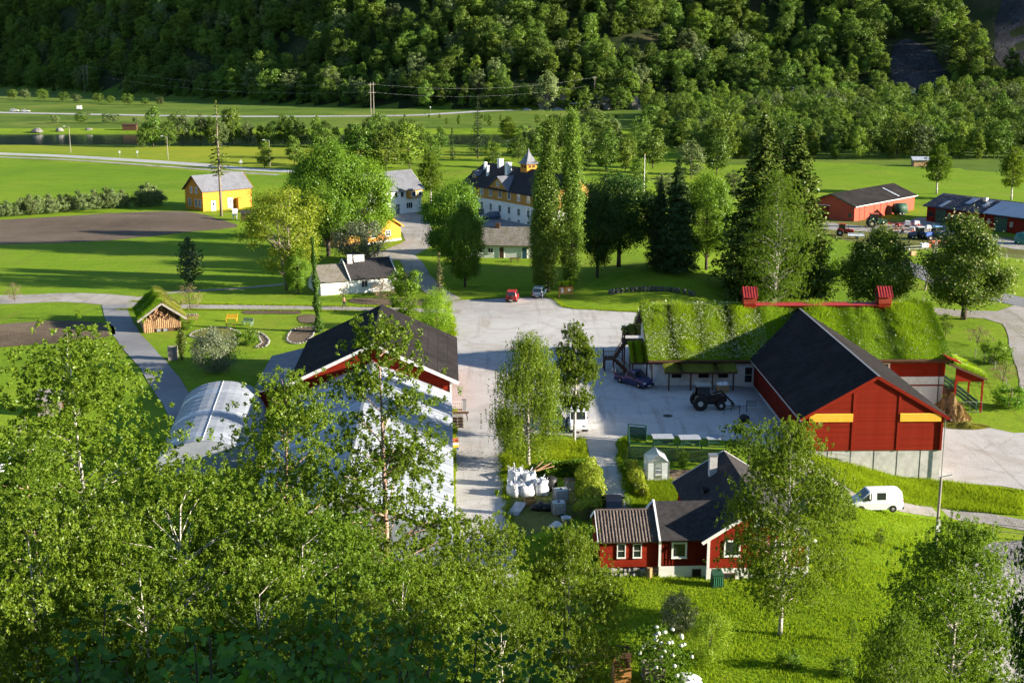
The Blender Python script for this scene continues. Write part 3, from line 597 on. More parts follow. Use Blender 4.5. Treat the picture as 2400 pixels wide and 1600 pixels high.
    a = MB().slab(p1, .16).slab([(-2.6, 10, 4.6), (-.5, 10, 4.6), (-.5, 11.4, 3.95), (-2.6, 11.4, 3.95)], .16).build('stair_roof', m_wood, t); turf(a, [(p[0], p[1], p[2] + .03) for p in p1], 1500, .3, 20, 15, dry=True)
    p2 = [(-2.4, 1.2, 2.3), (-.3, 1.2, 2.3), (-.3, 4.6, 3.7), (-2.4, 4.6, 3.7)]
    a = MB().slab(p2, .2).build('porch_roof', m_wood, t); turf(a, [(p[0], p[1], p[2] + .03) for p in p2], 2500, .3, 0, 17)
    for x, y, z in ((-2.2, 1.5, 2.2), (-2.2, 4.4, 3.4), (-.6, 1.5, 2.2), (-2.4, 8.8, 3.8), (-2.4, 11, 3.8), (-3.9, 6.5, 1.4), (-4.9, 6.5, 1.4), (-4.9, 7.9, 1.4)): MB().box(x - .08, x + .08, y - .08, y + .08, 0, z).build('post', m_wood, t)
    MB().box(-5.0, -3.6, 6.3, 8.0, 1.4, 1.52).build('stair_landing', m_wood, t); MB().box(-2.6, -.02, 8.3, 11.2, 2.75, 2.87).build('upper_landing', m_wood, t)
    for (p, q) in (((-3.7, 7.2, 1.45), (-2.5, 8.6, 2.8)), ((-3.7, 6.5, 1.4), (-2.2, 5.2, .05))):
        for i in range(6):
            f = (i + .5) / 6; x, y, z = (p[k] + (q[k] - p[k]) * f for k in range(3)); MB().box(x - .3, x + .3, y - .45, y + .45, z - .03, z + .03).build('tread', m_wood, t)
        mb = MB(); rail(mb, (p[0], p[1] - .5, p[2]), (q[0], q[1] - .5, q[2]), .95, 8); mb.bar(p, q, .1, .28); mb.build('stair_rail', m_wood, t)
    mb = MB(); rail(mb, (-5, 6.35, 1.5), (-3.7, 6.35, 1.5), .95, 8); rail(mb, (-5, 6.35, 1.5), (-5, 8, 1.5), .95, 8); mb.build('landing_rail', m_wood, t)
m_bedm = M('roof_sod', (.15, .25, .02), (.11, .19, .018), 2, .95, .6, 10)
turf_building()
# ================================================================== left barn with greenhouse
def left_barn():
    t = thing('red_barn', 'red barn with wide black roof and white barge boards above the white greenhouse', 'barn', (-22.1, 130.6, 0), R(2.8))
    W, D, he, hr = 15.9, 19.6, 3.75, 7.45
    walls(t, W, D, he, hr, 'y', 0, m_red); k = (hr - he) / (W / 2)
    boards(t, .15, W - .15, 2.6, hr - .2, .16, m_red, lambda z: (max(.15, (z - he) / k + .1), min(W - .15, W - (z - he) / k - .1)))
    s = roof(t, W, D, he, hr, 'y', .75, .45, .15, m_felt)
    for o in s: del o['quad']
    felt_seams(t, W, D, he, hr, .75, .45, 8, .15)
    for sg in (0, 1):
        xe = -.75 if sg == 0 else W + .75
        MB().bar((xe, -.48, he - k * .75 + .02), (W / 2, -.48, hr + .04), .08, .34).build('barge_board', m_white, t)
    for x in (.07, W - .07): MB().box(x - .09, x + .09, -.09, -.0, 0, he).build('corner_board', m_white, t)
    MB().bar((W / 2, -.4, hr + .2), (W / 2, D + .4, hr + .2), .3, .04).build('ridge_cap', m_felt2, t)
    MB().slab([(-4.6, .6, 2.35), (-.1, .6, 3.45), (-.1, 17, 3.45), (-4.6, 17, 2.35)], .14).build('lean_to_roof', m_slate, t)
    MB().prism([(-4.3, 0), (0, 0), (0, 3.3), (-4.3, 2.25)], 'y', .9, 16.7).build('lean_to_wall', m_redv, t)
    c = MB().box(-1.2, -.6, 1.2, 1.8, 2.9, 4.6).build('chimney', m_white, t); MB().box(-1.25, -.55, 1.15, 1.85, 4.6, 4.7).build('chimney_cap', m_steel, c)
    gh = thing('greenhouse', 'long white panel-roofed greenhouse built against the red barn gable', 'greenhouse', (-22.1, 130.6, 0), R(2.8))
    he2, hr2, D2 = 2.35, 5.75, 41.0; W2 = W - .1; pw = 1.14; n = int(D2 / pw); rs = random.Random(3)
    kk = (hr2 - he2) / (W2 / 2)
    for sg in (0, 1):
        for i in range(n):
            y1, y0 = -.1 - i * pw, -.1 - (i + 1) * pw + .06; dz = rs.uniform(-.015, .015)
            xe = -.15 if sg == 0 else W2 + .15; ze = he2 - kk * .15 + dz
            mb = MB(); m5 = 6
            for j in range(m5):                            # corrugated sheet
                a, b = y1 + (y0 - y1) * j / m5, y1 + (y0 - y1) * (j + 1) / m5; za, zb = (.035 * (j % 2)), (.035 * ((j + 1) % 2))
                mb.quad((xe, a, ze + za), (W2 / 2, a, hr2 + dz + za), (W2 / 2, b, hr2 + dz + zb), (xe, b, ze + zb))
            mb.build('roof_panel', m_plast2 if (i % 4 == 1 or rs.random() < .12) else m_plast, gh)
    for x in (0, W2):
        MB().box(x - .04, x + .04, -D2, -.1, .5, he2 - .12).build('side_panel', m_plast, gh); MB().box(x - .08, x + .08, -D2, -.1, 0, .5).build('kerb_wall', m_conc, gh)
    MB().prism([(0, .3), (W2, .3), (W2, he2), (W2 / 2, hr2), (0, he2)], 'y', -D2 - .05, -D2).build('end_panel', m_plast, gh)
    MB().bar((W2 / 2, -D2, hr2 + .08), (W2 / 2, -.1, hr2 + .08), .25, .06).build('ridge_cap', m_steel, gh)
    for i in range(0, n, 3): MB().box(W2 + .05, W2 + .1, -.2 - i * pw, -.1 - i * pw, 0, he2).build('post', m_steel, gh)
left_barn()
def polytunnel():
    P0, P1 = gz(524, 893, 3.2), gz(484, 1005, 3.2); d = Vector((P0.x - P1.x, P0.y - P1.y, 0)).normalized(); rz = math.atan2(d.y, d.x) - math.pi / 2
    t = thing('polytunnel', 'arched plastic polytunnel beside the long white greenhouse', 'polytunnel', (P0.x, P0.y, 0), rz)
    L, W, Hh, n, m = 21, 8.8, 3.2, 14, 18
    for i in range(n):
        mb = MB(); y1, y0 = -i * L / n, -(i + 1) * L / n
        for j in range(m):
            a, b = math.pi * j / m, math.pi * (j + 1) / m
            pa, pb = ((-math.cos(q) * W / 2, Hh * math.sin(q) ** .85) for q in (a, b))
            mb.quad((pa[0], y1, pa[1]), (pb[0], y1, pb[1]), (pb[0], y0, pb[1]), (pa[0], y0, pa[1]))
        mb.build('cover_sheet', m_plast if i % 5 != 2 else m_plast2, t, smooth=True)
        MB().tube([(-math.cos(math.pi * j / m) * (W / 2 + .02), y1, (Hh + .02) * math.sin(math.pi * j / m) ** .85) for j in range(m + 1)], .012, 5).build('hoop', m_plast2, t)
    for x in (0,): z = Hh * math.sqrt(max(0, 1 - (x / (W / 2)) ** 2)) ** .85; MB().tube([(x, 0, z + .05), (x, -L, z + .05)], .025, 5).build('purlin', m_white, t)
    MB().prism([(-math.cos(math.pi * j / m) * W / 2 * .99, Hh * .99 * math.sin(math.pi * j / m) ** .85) for j in range(m + 1)], 'y', -.02, .0).build('end_sheet', m_plast, t); MB().prism([(-math.cos(math.pi * j / m) * W / 2 * .99, Hh * .99 * math.sin(math.pi * j / m) ** .85) for j in range(m + 1)], 'y', -L, -L + .02).build('end_sheet', m_plast, t)
polytunnel()

# ================================================================== red house in front
def red_house():
    A = gz(1656, 1357, 0); t = thing('red_house', 'small red house with white basement, dark roof and tiled side room', 'house', (A.x, A.y, 0), R(2.6))
    W, D, he, hr, zb = 7.3, 12.6, 3.05, 5.35, .85; k = (hr - he) / (W / 2)
    walls(t, W, D, he, hr, 'y', zb, m_red); MB().box(-.04, W + .04, -.04, D, -1.6, zb - .002).build('basement', m_plaster, t)
    boards(t, .14, W - .14, zb, hr - .1, .15, m_red, lambda z: (max(.14, (z - he) / k + .1), min(W - .14, W - (z - he) / k - .1)))
    for x in (.06, W - .06): MB().box(x - .1, x + .1, -.07, .0, zb, he).build('corner_board', m_white, t)
    s = roof(t, W, D, he, hr, 'y', .45, .2, .13, m_felt2)
    for o in s: del o['quad']
    for y in (-.24, D + .24):
        for xe in (-.45, W + .45): MB().bar((xe, y, he - k * .45 + .05), (W / 2, y, hr + .1), .06, .24).build('barge_board', m_white, t)
    window(t, 1.75, -.03, 1.85, 'f', .95, 1.0, m_white, m_glass, 1, 1, .12); window(t, 3.75, -.03, 4.1, 'f', .7, .45, m_white, m_glass, 1, 1, .12); window(t, 5.4, -.03, 1.85, 'f', .95, 1.0, m_white, m_glass, 1, 1, .12)
    window(t, 1.6, -.04, .05, 'f', .75, .35, m_wood, m_glass, 1, 1, .08, False); window(t, W + .0, 4, 1.7, 'r', 1, 1.1); window(t, 2, D, 1.7, 'b', 1, 1.1)
    c = MB().box(1.9, 2.5, 9.6, 10.2, 3.6, 6.1).build('chimney', m_conc, t); MB().box(1.85, 2.55, 9.55, 10.25, 6.1, 6.18).build('chimney_cap', m_steel, c)
    v = MB().box(1.0, 1.35, 7.2, 7.5, 3.6, 4.2).build('roof_vent', m_dark, t); MB().slab([(.92, 7.1, 4.24), (1.43, 7.1, 4.24), (1.43, 7.6, 4.3), (.92, 7.6, 4.3)], .05).build('vent_hood', m_felt, v)
    # connecting room
    x0, w2 = -3.35, 3.4
    walls(t, w2, 6.0, he - .05, 4.55, 'x', zb, m_redv, 'room_wall', x0, .55); MB().box(x0 - .03, x0 + w2, .51, 6.5, -1.4, zb - .002).build('room_basement', m_plaster, t)
    for i in range(14): MB().box(x0 + .2 + i * .235, x0 + .29 + i * .235, .505, .55, zb, he - .1).build('cladding_strip', m_redv, t)
    s = roof(t, w2 + 2.6, 6.0, he - .05, 4.55, 'x', .02, .4, .12, m_felt2, x0, .55)
    for o in s: del o['quad']
    k2 = 1.55 / 3
    for yy, y2 in ((.15, 3.55), (6.95, 3.55)): MB().bar((x0 - .06, yy, he - .2), (x0 - .06, y2, 4.72), .14, .24).build('barge_board', m_white, t)
    MB().box(x0 - .08, x0 + .1, .46, .55, zb, he).build('corner_board', m_white, t)
    window(t, x0 + 1.4, .51, 1.6, 'f', .85, .95, m_white, m_glass, 1, 1, .13); window(t, x0 + 2.7, .51, .12, 'f', .5, .4, m_wood, m_dark, 1, 1, .08, False)
    # side room with pantile roof, on stone footing
    x1, w3, y1, z1 = -7.65, 4.25, .7, .78
    walls(t, w3, 4.6, 2.85, 4.1, 'x', z1, m_red, 'side_wall', x1, y1); boards(t, x1 + .02, x1 + w3 - .02, z1, 2.8, .14, m_red, y=y1)
    for i in range(26):
        r_ = random.Random(i); a = r_.uniform(.16, .32); MB().blob((x1 + .2 + (i % 13) * .33, y1 + .1 + r_.uniform(-.1, .15), .15 + (i // 13) * .33 + r_.uniform(-.05, .05)), (a, a * .8, a * .65), i, .2, 7, 5).build('footing_stone', m_stone, t)
    MB().tube([(x1 + 3.6, y1 - .15, -.4), (x1 + 3.6, y1 - .15, .76)], .2, 8).build('stump', m_pale, t)
    window(t, x1 + 1.55, y1 - .03, 1.55, 'f', .5, .95, m_white, m_glass, 1, 2, .07); window(t, x1 + 2.7, y1 - .03, 1.55, 'f', .5, .95, m_white, m_glass, 1, 2, .07)
    s = roof(t, w3, 4.6, 2.85, 4.1, 'x', .12, .35, .08, m_tile, x1, y1); 
    for o in s: del o['quad']
    sl_ = math.hypot(2.3 + .35, (4.1 - 2.85) / 2.3 * 2.65); ang = math.atan2(4.1 - 2.85, 2.3); nr, nc = 9, 19; tw, tl = (w3 + .24) / nc, sl_ / nr
    prof = [(tw * i / 6, .035 * math.sin(math.pi * i / 6) ** 1.5 * 2) for i in range(7)]
    mb = MB(); mb.add([(x, 0, z + .03) for x, z in prof] + [(x, tl * 1.08, z) for x, z in prof] + [(prof[0][0], 0, 0), (prof[-1][0], 0, 0)], [(i, i + 1, i + 8, i + 7) for i in range(6)] + [(6, 5, 4, 3, 2, 1, 0, 14, 15)])
    tile = mb.mesh('roof_tile', m_tile, True); sr = random.Random(5)
    for r_ in range(nr):
        for c_ in range(nc):
            u = r_ * tl; o = obj('roof_tile', tile, t, (x1 - .12 + c_ * tw, y1 - .36 + u * math.cos(ang), 2.66 + .135 + u * math.sin(ang) + sr.uniform(0, .012))); o.rotation_euler = (ang + sr.uniform(-.01, .01), 0, sr.uniform(-.012, .012))
    MB().tube([(x1 - .1, y1 + 2.3, 4.27), (x1 + w3 + .1, y1 + 2.3, 4.27)], .1, 8).build('ridge_tile', m_tile, t)
    for y, q in ((y1 - .33, y1 + 2.3), (y1 + 4.95, y1 + 2.3)): MB().bar((x1 - .16, y, 2.75), (x1 - .16, q, 4.2), .05, .2).build('barge_board', m_white, t)
m_tile = M('brown_pantile', (.115, .085, .07), (.075, .06, .055), 5, .7, .3, 20, dirt=(.16, .13, .11), dscale=2, damt=.5, rnd=.22)
red_house()

# ================================================================== log cabin with turf roof
def log_cabin():
    A, B = g(338, 780), g(421, 775); rz, L = R(20), 4.7
    t = thing('log_cabin', 'small log cabin with domed green turf roof beside the garden lane', 'cabin', A, rz)
    D, he, hr = 7.0, 2.1, 3.75
    walls(t, L - .3, D, he, hr - .25, 'y', 0, m_wood, x0=.15)
    for i in range(19):
        x = .12 + i * (L - .24) / 18; top = min(1.75 + .25 * math.sin(i), he + min(x, L - x) * .6); MB().tube([(x, -.05, .45 if 4 < i < 17 else 0), (x, -.05, top)], .115, 7).build('log', m_logw, t)
    rs = random.Random(2)
    for i in range(46):                                  # stacked firewood in the open gable
        x = rs.uniform(.7, L - .7); z = rs.uniform(1.7, he + min(x, L - x) * .62 - .15)
        if z > 1.75: MB().tube([(x, -.22 + rs.uniform(-.1, .1), z), (x + rs.uniform(-.2, .2), .4, z)], rs.uniform(.06, .11), 7).build('firewood', m_logw, t)
    for x in (1.9, 2.75): window(t, x, -.03, .05, 'f', .55, .5, m_wood, m_curt, 1, 1, .05, False)
    door(t, .95, -.05, 0, 'f', .5, .75, m_pale)
    for i in range(8): MB().tube([(.05, -.2, .2 + i * .24), (.05, D + .2, .2 + i * .24)], .12, 7).build('log', m_logw, t); MB().tube([(L - .05, -.2, .2 + i * .24), (L - .05, D + .2, .2 + i * .24)], .12, 7).build('log', m_logw, t)
    s = roof(t, L, D, he, hr, 'y', .75, .6, .22, m_wood); i = 0
    for o in s:
        q = quad_of(o); mid = []
        turf(o, q, 16000, .6, 60, 21 + i, .04, dry=(i == 1)); i += 1
    for xe in (-.8, L + .8): MB().bar((xe, -.66, he - .45), (L / 2, -.66, hr + .12), .06, .26).build('barge_board', m_stonewood, t)
m_logw = M('pale_log', (.40, .25, .13), (.24, .13, .06), 4, .8, .4, 12, st=(3, 3, .6), rnd=.25)
m_stonewood = M('weathered_timber', (.30, .27, .24), (.22, .2, .18), 3, .8, .2, 12)
log_cabin()

# ================================================================== the hamlet behind
def siding(t, L, z0, z1, m, pitch=.45): pass
def white_cottage():
    A, B = g(822, 688), g(930, 680); rz, L = frame(A, B)
    t = thing('white_cottage', 'low white cottage with dark felt roof and two chimneys beside the garden path', 'cottage', A, rz)
    walls(t, L, 8.0, 2.25, 4.5, 'x', -.1, m_white); s = roof(t, L, 8.0, 2.25, 4.5, 'x', .1, .4, .12, m_felt2)
    for o in s: del o['quad']
    for x in (-.12, L + .12):
        for y in (-.45, 8.45): MB().bar((x, y, 2.12), (x, 4, 4.7), .12, .22).build('barge_board', m_white, t)
    L2 = 4.6; walls(t, L2, 7.6, 2.1, 3.9, 'x', -.1, m_white, 'wing_wall', -L2, .1); s = roof(t, L2 - .1, 7.6, 2.1, 3.9, 'x', .05, .4, .12, m_mossroof, -L2, .1, 'wing_roof')
    for o in s: del o['quad']
    c = MB().box(.5, 1.2, 3.0, 3.7, 3.6, 5.4).build('chimney', m_white, t); c = MB().box(1.6, 3.2, 3.3, 4.7, 4.2, 5.3).build('chimney', m_white, t); MB().box(1.7, 3.1, 3.4, 4.6, 5.3, 5.34).build('chimney_top', m_dark, c)
    window(t, 2.2, 0, .9, 'f', .9, 1.0); window(t, L, 4, 1, 'r', .9, 1.1)
def yellow_house():
    A, B = g(477, 496), g(592, 484); rz, L = R(44), 12.6
    t = thing('yellow_house', 'bright yellow two-storey house with grey slate roof behind the bare-trunked spruce', 'house', A, rz)
    D, he, hr = 7.6, 4.6, 7.6
    A2 = g(477, 496); walls(t, L, D, he, hr, 'x', -.2, m_yel); s = roof(t, L, D, he, hr, 'x', .45, .5, .14, m_slate)
    for o in s: del o['quad']
    for x in (-.45, L + .45):
        for y in (-.5, D + .5): MB().bar((x, y, he - .3), (x, D / 2, hr + .08), .06, .26).build('barge_board', m_wood if x < 0 else m_yel, t)
    for x in (.0, L): MB().box(x - .08, x + .08, -.07, .0, 0, he).build('corner_board', m_yel, t)
    door(t, 2.6, 0, 0, 'f', 1.0, 2.1, m_white, mf=m_white); door(t, 7.0, 0, .2, 'f', 1.15, 2.2, m_white, mf=m_white); window(t, 2.6, -.08, 1.2, 'f', .4, .6, m_white, m_glass, 1, 1, .04, False); window(t, 7.0, -.08, 1.4, 'f', .45, .6, m_white, m_glass, 2, 2, .04, False)
    for y in (1.3, 2.9, 5.6): window(t, 0, y, .95, 'l', .85, 1.5, m_white, m_glass, 2, 3, .1)
    for y in (2.6, 4.8): window(t, 0, y, 3.9, 'l', .75, 1.25, m_white, m_curt, 2, 3, .1)
    window(t, 5, D, 1.2, 'b', 1, 1.3); MB().box(8.4, 9.6, -1.2, -.02, 0, 2.4).build('porch', m_yel, t)
def yellow_cottage():
    A, B = g(858, 574), g(940, 562); rz, L = frame(A, B)
    t = thing('yellow_cottage', 'small yellow cottage half hidden under the dense maples', 'cottage', A, rz)
    walls(t, L, 8.5, 2.9, 5.4, 'y', -.2, m_yel); s = roof(t, L, 8.5, 2.9, 5.4, 'y', .4, .45, .14, m_mossroof)
    for o in s: del o['quad']
    for xe in (-.42, L + .42): MB().bar((xe, -.48, 2.65), (L / 2, -.48, 5.48), .06, .26).build('barge_board', m_yel, t)
    MB().box(-.03, L + .03, -.03, 8.5, -.3, .35).build('plinth', m_plaster, t)
    window(t, L * .62, 0, 1.15, 'f', 1.1, .95, m_white, m_glass, 3, 2); window(t, L * .2, 0, 1.15, 'f', .9, .95, m_white, m_glass, 2, 2); window(t, L, 3, 1.15, 'r', 1.0, 1.0, m_white, m_glass, 2, 2)
    MB().box(-6, -.1, 1, 5, 0, 2.4).build('shed_wall', m_ochre, t); MB().slab([(-6.3, .6, 2.3), (-.1, .6, 2.3), (-.1, 5.4, 3.1), (-6.3, 5.4, 3.1)], .12).build('shed_roof', m_mossroof, t)
def white_house():
    A, B = g(868, 509), g(988, 496); rz, L = frame(A, B)
    t = thing('white_house', 'white two-storey house with grey slate roof and glazed upper floor', 'house', A, rz)
    D, he, hr = 8.6, 5.4, 8.9; walls(t, L, D, he, hr, 'x', -.2, m_white); s = roof(t, L, D, he, hr, 'x', .4, .6, .14, m_slate)
    for o in s: del o['quad']
    for x in (L * .38, L * .5, L * .62): window(t, x, 0, 3.7, 'f', .8, 1.1, m_white, m_glass, 1, 1)
    MB().box(L * .70, L * .98, -.9, 0, 3.4, 5.0).build('balcony_room', m_ochre, t); window(t, L * .8, -.9, 3.75, 'f', 1.1, .95, m_white, m_glass, 1, 1); window(t, L * .92, -.9, 3.75, 'f', .9, .95, m_white, m_glass, 1, 1)
    window(t, L * .76, 0, 1.1, 'f', 1.6, 1.2, m_white, m_glass, 3, 1); door(t, L * .52, 0, 0, 'f', 1.2, 2.2, m_curt, mf=m_white); window(t, L, 3, 1.2, 'r', 1.2, 1.2)
    for x in (-.4, L + .4):
        for y in (-.6, D + .6): MB().bar((x, y, he - .3), (x, D / 2, hr + .1), .06, .24).build('barge_board', m_white, t)
def main_building():
    A, B = g(1096, 497.5), g(1234, 526); rz, L0 = frame(A, B); L = L0 * 1.36
    t = thing('main_building', 'long two-storey building, white below and ochre above, with a small yellow cupola', 'building', A, rz)
    D, he, hr, zm = 12.5, 6.4, 10.4, 4.0
    MB().box(-2, L, 0, D, -.5, zm).build('lower_wall', m_plaster, t); walls(t, L + 2, D, he, hr, 'x', zm, m_ochre, 'upper_wall', -2)
    MB().box(-2.1, L + .1, -.1, D + .1, zm - .12, zm + .06).build('string_course', m_ochre, t)
    s = roof(t, L + 2, D, he, hr, 'x', .5, .6, .16, m_felt2, -2)
    for o in s: del o['quad']
    n = 10; sp = L0 / 6.45
    for i in range(-1, n):
        x = .55 + (i + .5) * sp
        if x < -1 or x > L - .6: continue
        window(t, x, 0, 4.65, 'f', .95, 1.35, m_white, m_curt if i in (0, 1, 5) else m_glass, 2, 1, .12); window(t, x, 0, 1.55, 'f', .85, 1.4, m_white, m_glass, 2, 2, .07)
        if i > 0: window(t, x, 0, .15, 'f', .8, .45, m_white, m_dark, 2, 1, .05, False)
    MB().tube([(.55 + sp, -.12, he), (.55 + sp, -.12, .2)], .07, 6).build('downpipe', m_dark, t)
    # wall dormer
    x0, x1, zr = sp * 2.5, sp * 4.6, he + 2.5; xm = (x0 + x1) / 2
    d = MB().prism([(x0, he + .1), (x1, he + .1), (xm, zr)], 'y', -.25, 6).build('gable_dormer', m_ochre, t)
    for xe in (x0 - .5, x1 + .5): MB().slab([(xe, -.55, he - .1), (xm, -.55, zr + .25), (xm, 4.9, zr + .25), (xe, 1.2, he - .1)], .12).build('dormer_roof', m_slate, d)
    window(d, xm, -.25, he + .75, 'f', .8, .8, m_white, m_glass, 2, 2)
    x0, x1, zr = -.6, 1.1, he + 2.7; xm = .25; d = MB().prism([(x0, he + 1.1), (x1, he + 1.1), (x1, he + 1.9), (xm, zr), (x0, he + 1.9)], 'y', 1.6, 5).build('dormer', m_yel, t)
    for xe in (x0 - .3, x1 + .3): MB().slab([(xe, 1.3, he + 1.75), (xm, 1.3, zr + .15), (xm, 5, zr + .15), (xe, 4, he + 1.75)], .1).build('dormer_roof', m_slate, d)
    window(d, xm, 1.6, he + 1.15, 'f', .9, .7, m_white, m_glass, 2, 1)
    # cupola
    cx, cy = sp * 4.1, D / 2; u = MB().box(cx - 1.25, cx + 1.25, cy - 1.25, cy + 1.25, hr - 1.2, hr + 1.3).build('cupola', m_yel, t)
    for f, dx, dy in (('f', 0, -1.25), ('r', 1.25, 0)):
        for e in (-.5, .5): window(u, cx + dx + (e if f == 'f' else 0), cy + dy + (e if f == 'r' else 0), hr + .45, f, .5, .5, m_ochre, m_dark, 2, 1, .06, False)
    pr = [(1.75, hr + 1.25), (1.15, hr + 1.85), (.62, hr + 2.8), (.18, hr + 3.7), (.04, hr + 4.5)]
    mb = MB(); vs = []
    for r_, z in pr: vs += [(cx - r_, cy - r_, z), (cx + r_, cy - r_, z), (cx + r_, cy + r_, z), (cx - r_, cy + r_, z)]
    mb.add(vs, [(3, 2, 1, 0)] + [(i * 4 + k, i * 4 + (k + 1) % 4, i * 4 + 4 + (k + 1) % 4, i * 4 + 4 + k) for i in range(4) for k in range(4)] + [(16, 17, 18, 19)]); mb.build('spire', m_slate, u)
    for x, y, h, ww in ((sp * 1.3, D / 2 - .6, 2.0, .5), (sp * 2.8, D / 2 - 2.1, 1.7, .55), (.4, D / 2 - 1.8, 1.0, .3), (sp * 1.1, 2.8, .6, .25)):
        c = MB().box(x - ww, x + ww, y - ww, y + ww, hr - 2.5, hr + h - .6).build('chimney', m_white, t); MB().box(x - ww - .08, x + ww + .08, y - ww - .08, y + ww + .08, hr + h - .6, hr + h - .45).build('chimney_cap', m_white, c)
    window(t, L, 3.5, 4.7, 'r', 1, 1.3); window(t, L, 8.5, 4.7, 'r', 1, 1.3); window(t, L, 6, 7.3, 'r', 1, 1.3)
    MB().box(-2.4, .6, -1.6, -.02, -.3, 3.2).build('entrance_porch', m_plaster, t); MB().slab([(-2.7, -1.9, 3.2), (.9, -1.9, 3.2), (.9, 0, 3.9), (-2.7, 0, 3.9)], .12).build('porch_roof', m_slate, t); door(t, -.2, -1.6, 0, 'f', 1.0, 2.2, m_dark)
def low_white():
    A, B = g(1090, 603), g(1262, 606); rz, L = frame(A, B)
    t = thing('white_outbuilding', 'low white outbuilding with mossy brown slate roof behind the lawn', 'outbuilding', A, rz)
    walls(t, L, 7.5, 2.4, 4.9, 'x', -.2, m_white); s = roof(t, L, 7.5, 2.4, 4.9, 'x', .3, .45, .14, m_mossroof)
    for o in s: del o['quad']
    door(t, L * .50, 0, 0, 'f', .75, 1.95, m_wood, mf=m_white); door(t, L * .81, 0, 0, 'f', .8, 1.95, M('blue_door', (.03, .10, .14), (.025, .08, .11), 2), mf=m_white); window(t, L * .2, 0, .9, 'f', .8, .8); window(t, L * .35, 0, .9, 'f', .8, .8)
    c = MB().box(L * .38, L * .38 + .8, 3.3, 4.0, 4.3, 5.7).build('chimney', m_wood, t)
def far_red_barn():
    B, Cc = g(2001.4, 519.8), g(2141.7, 491); ang = math.atan2(Cc.y - B.y, Cc.x - B.x); rz = ang - math.pi / 2; W = 11.5; L = (Cc - B).length * 1.0
    ox = Vector((math.cos(rz), math.sin(rz), 0)); A = B - ox * W
    t = thing('red_barn', 'bright red barn with low dark roof and green trim beside the green field', 'barn', (A.x, A.y, Hf(B.x, B.y)), rz)
    he, hr = 3.4, 5.6; walls(t, W, L, he, hr, 'y', -.6, m_redbright); s = roof(t, W, L, he, hr, 'y', .5, .5, .15, m_felt)
    for o in s: del o['quad']
    k = (hr - he) / (W / 2)
    for xe in (-.5, W + .5): MB().bar((xe, -.54, he - .12), (W / 2, -.54, hr + .1), .06, .24).build('barge_board', m_greenp, t)
    MB().bar((W + .54, -.5, he - .12), (W + .54, L + .5, he - .12), .06, .18).build('fascia', m_white, t)
    for y in (2.3, 4.6, 9, 12, 15, 18): MB().box(W, W + .05, y - .05, y + .05, -.4, he - .1).build('cover_strip', m_red, t)
    MB().box(1.0, 5.2, -.08, 0, 0, 3.0).build('sliding_door', m_redv, t); MB().box(.6, 5.6, -.12, -.08, 3.0, 3.12).build('door_track', m_white, t); MB().box(W - 1.4, W - .8, -.06, 0, .9, 1.7).build('hatch', m_greenp, t)
    MB().slab([(W - .2, L * .72, he + .42), (W - .2, L * .75, he + .42), (W * .62, L * .75, hr - .55 + .36), (W * .62, L * .72, hr - .55 + .36)], .04).build('skylight', m_plast, t)
def workshop():
    A, B = g(2171, 518), g(2400, 551); rz, L0 = frame(A, B); L = L0 + 16
    t = thing('workshop', 'long dark-red workshop with blue-black metal roof, skylights and green doors', 'workshop', A, rz)
    D, he, hr = 11.5, 3.5, 5.6; walls(t, L, D, he, hr, 'x', -.8, m_redv); s = roof(t, L, D, he, hr, 'x', .7, .8, .14, m_darkroof); q = quad_of(s[0]); del s[1]['quad']
    k = (hr - he) / (D / 2); zof = lambda y: he + k * y + .19
    i = 0; x = -.6
    while x < L: MB().bar((x, -.75, zof(-.75) + .01), (x, D / 2 - .1, zof(D / 2 - .1) + .01), .05, .06).build('roof_seam', m_darkroof, s[0]); x += .62
    for (a, b, y0, y1) in ((3.2, 4.2, -.3, 2.6), (8.0, 9.6, 2.3, 5.2), (12.6, 13.6, 2.0, 5.0)): MB().slab([(a, y0, zof(y0) + .06), (b, y0, zof(y0) + .06), (b, y1, zof(y1) + .06), (a, y1, zof(y1) + .06)], .04).build('skylight', m_plast2, t)
    MB().slab([(15.2, -.7, zof(-.7) + .07), (30, -.7, zof(-.7) + .07), (30, 5.2, zof(5.2) + .07), (15.2, 5.2, zof(5.2) + .07)], .04).build('metal_roof_section', m_steelroof, t)
    c = MB().box(11.2, 12.0, 4.2, 5.0, zof(4.5) - .1, zof(4.5) + .7).build('roof_vent', m_steel, t)
    for a, w_ in ((2.4, 2.9), (17.8, 3.2)): MB().box(a, a + w_, -.07, 0, -.05, 3.0).build('green_door', m_greenp, t)
    window(t, 1.2, 0, 1.2, 'f', 1.2, 1.0, m_wood, m_dark, 2, 1); x = 6.2
    for x in (6.0, 7.8, 9.6, 10.8, 12.2, 13.4, 14.8, 16.4, 22): window(t, x, 0, 1.3, 'f', .7, 1.0, m_pale, m_curt, 1, 2, .05)
m_steelroof = M('pale_steel_roof', (.36, .40, .46), (.30, .34, .40), .6, .35, .1, 8, metal=.2, spec=.5)
for fn in (white_cottage, yellow_house, yellow_cottage, white_house, main_building, low_white, far_red_barn, workshop): fn()
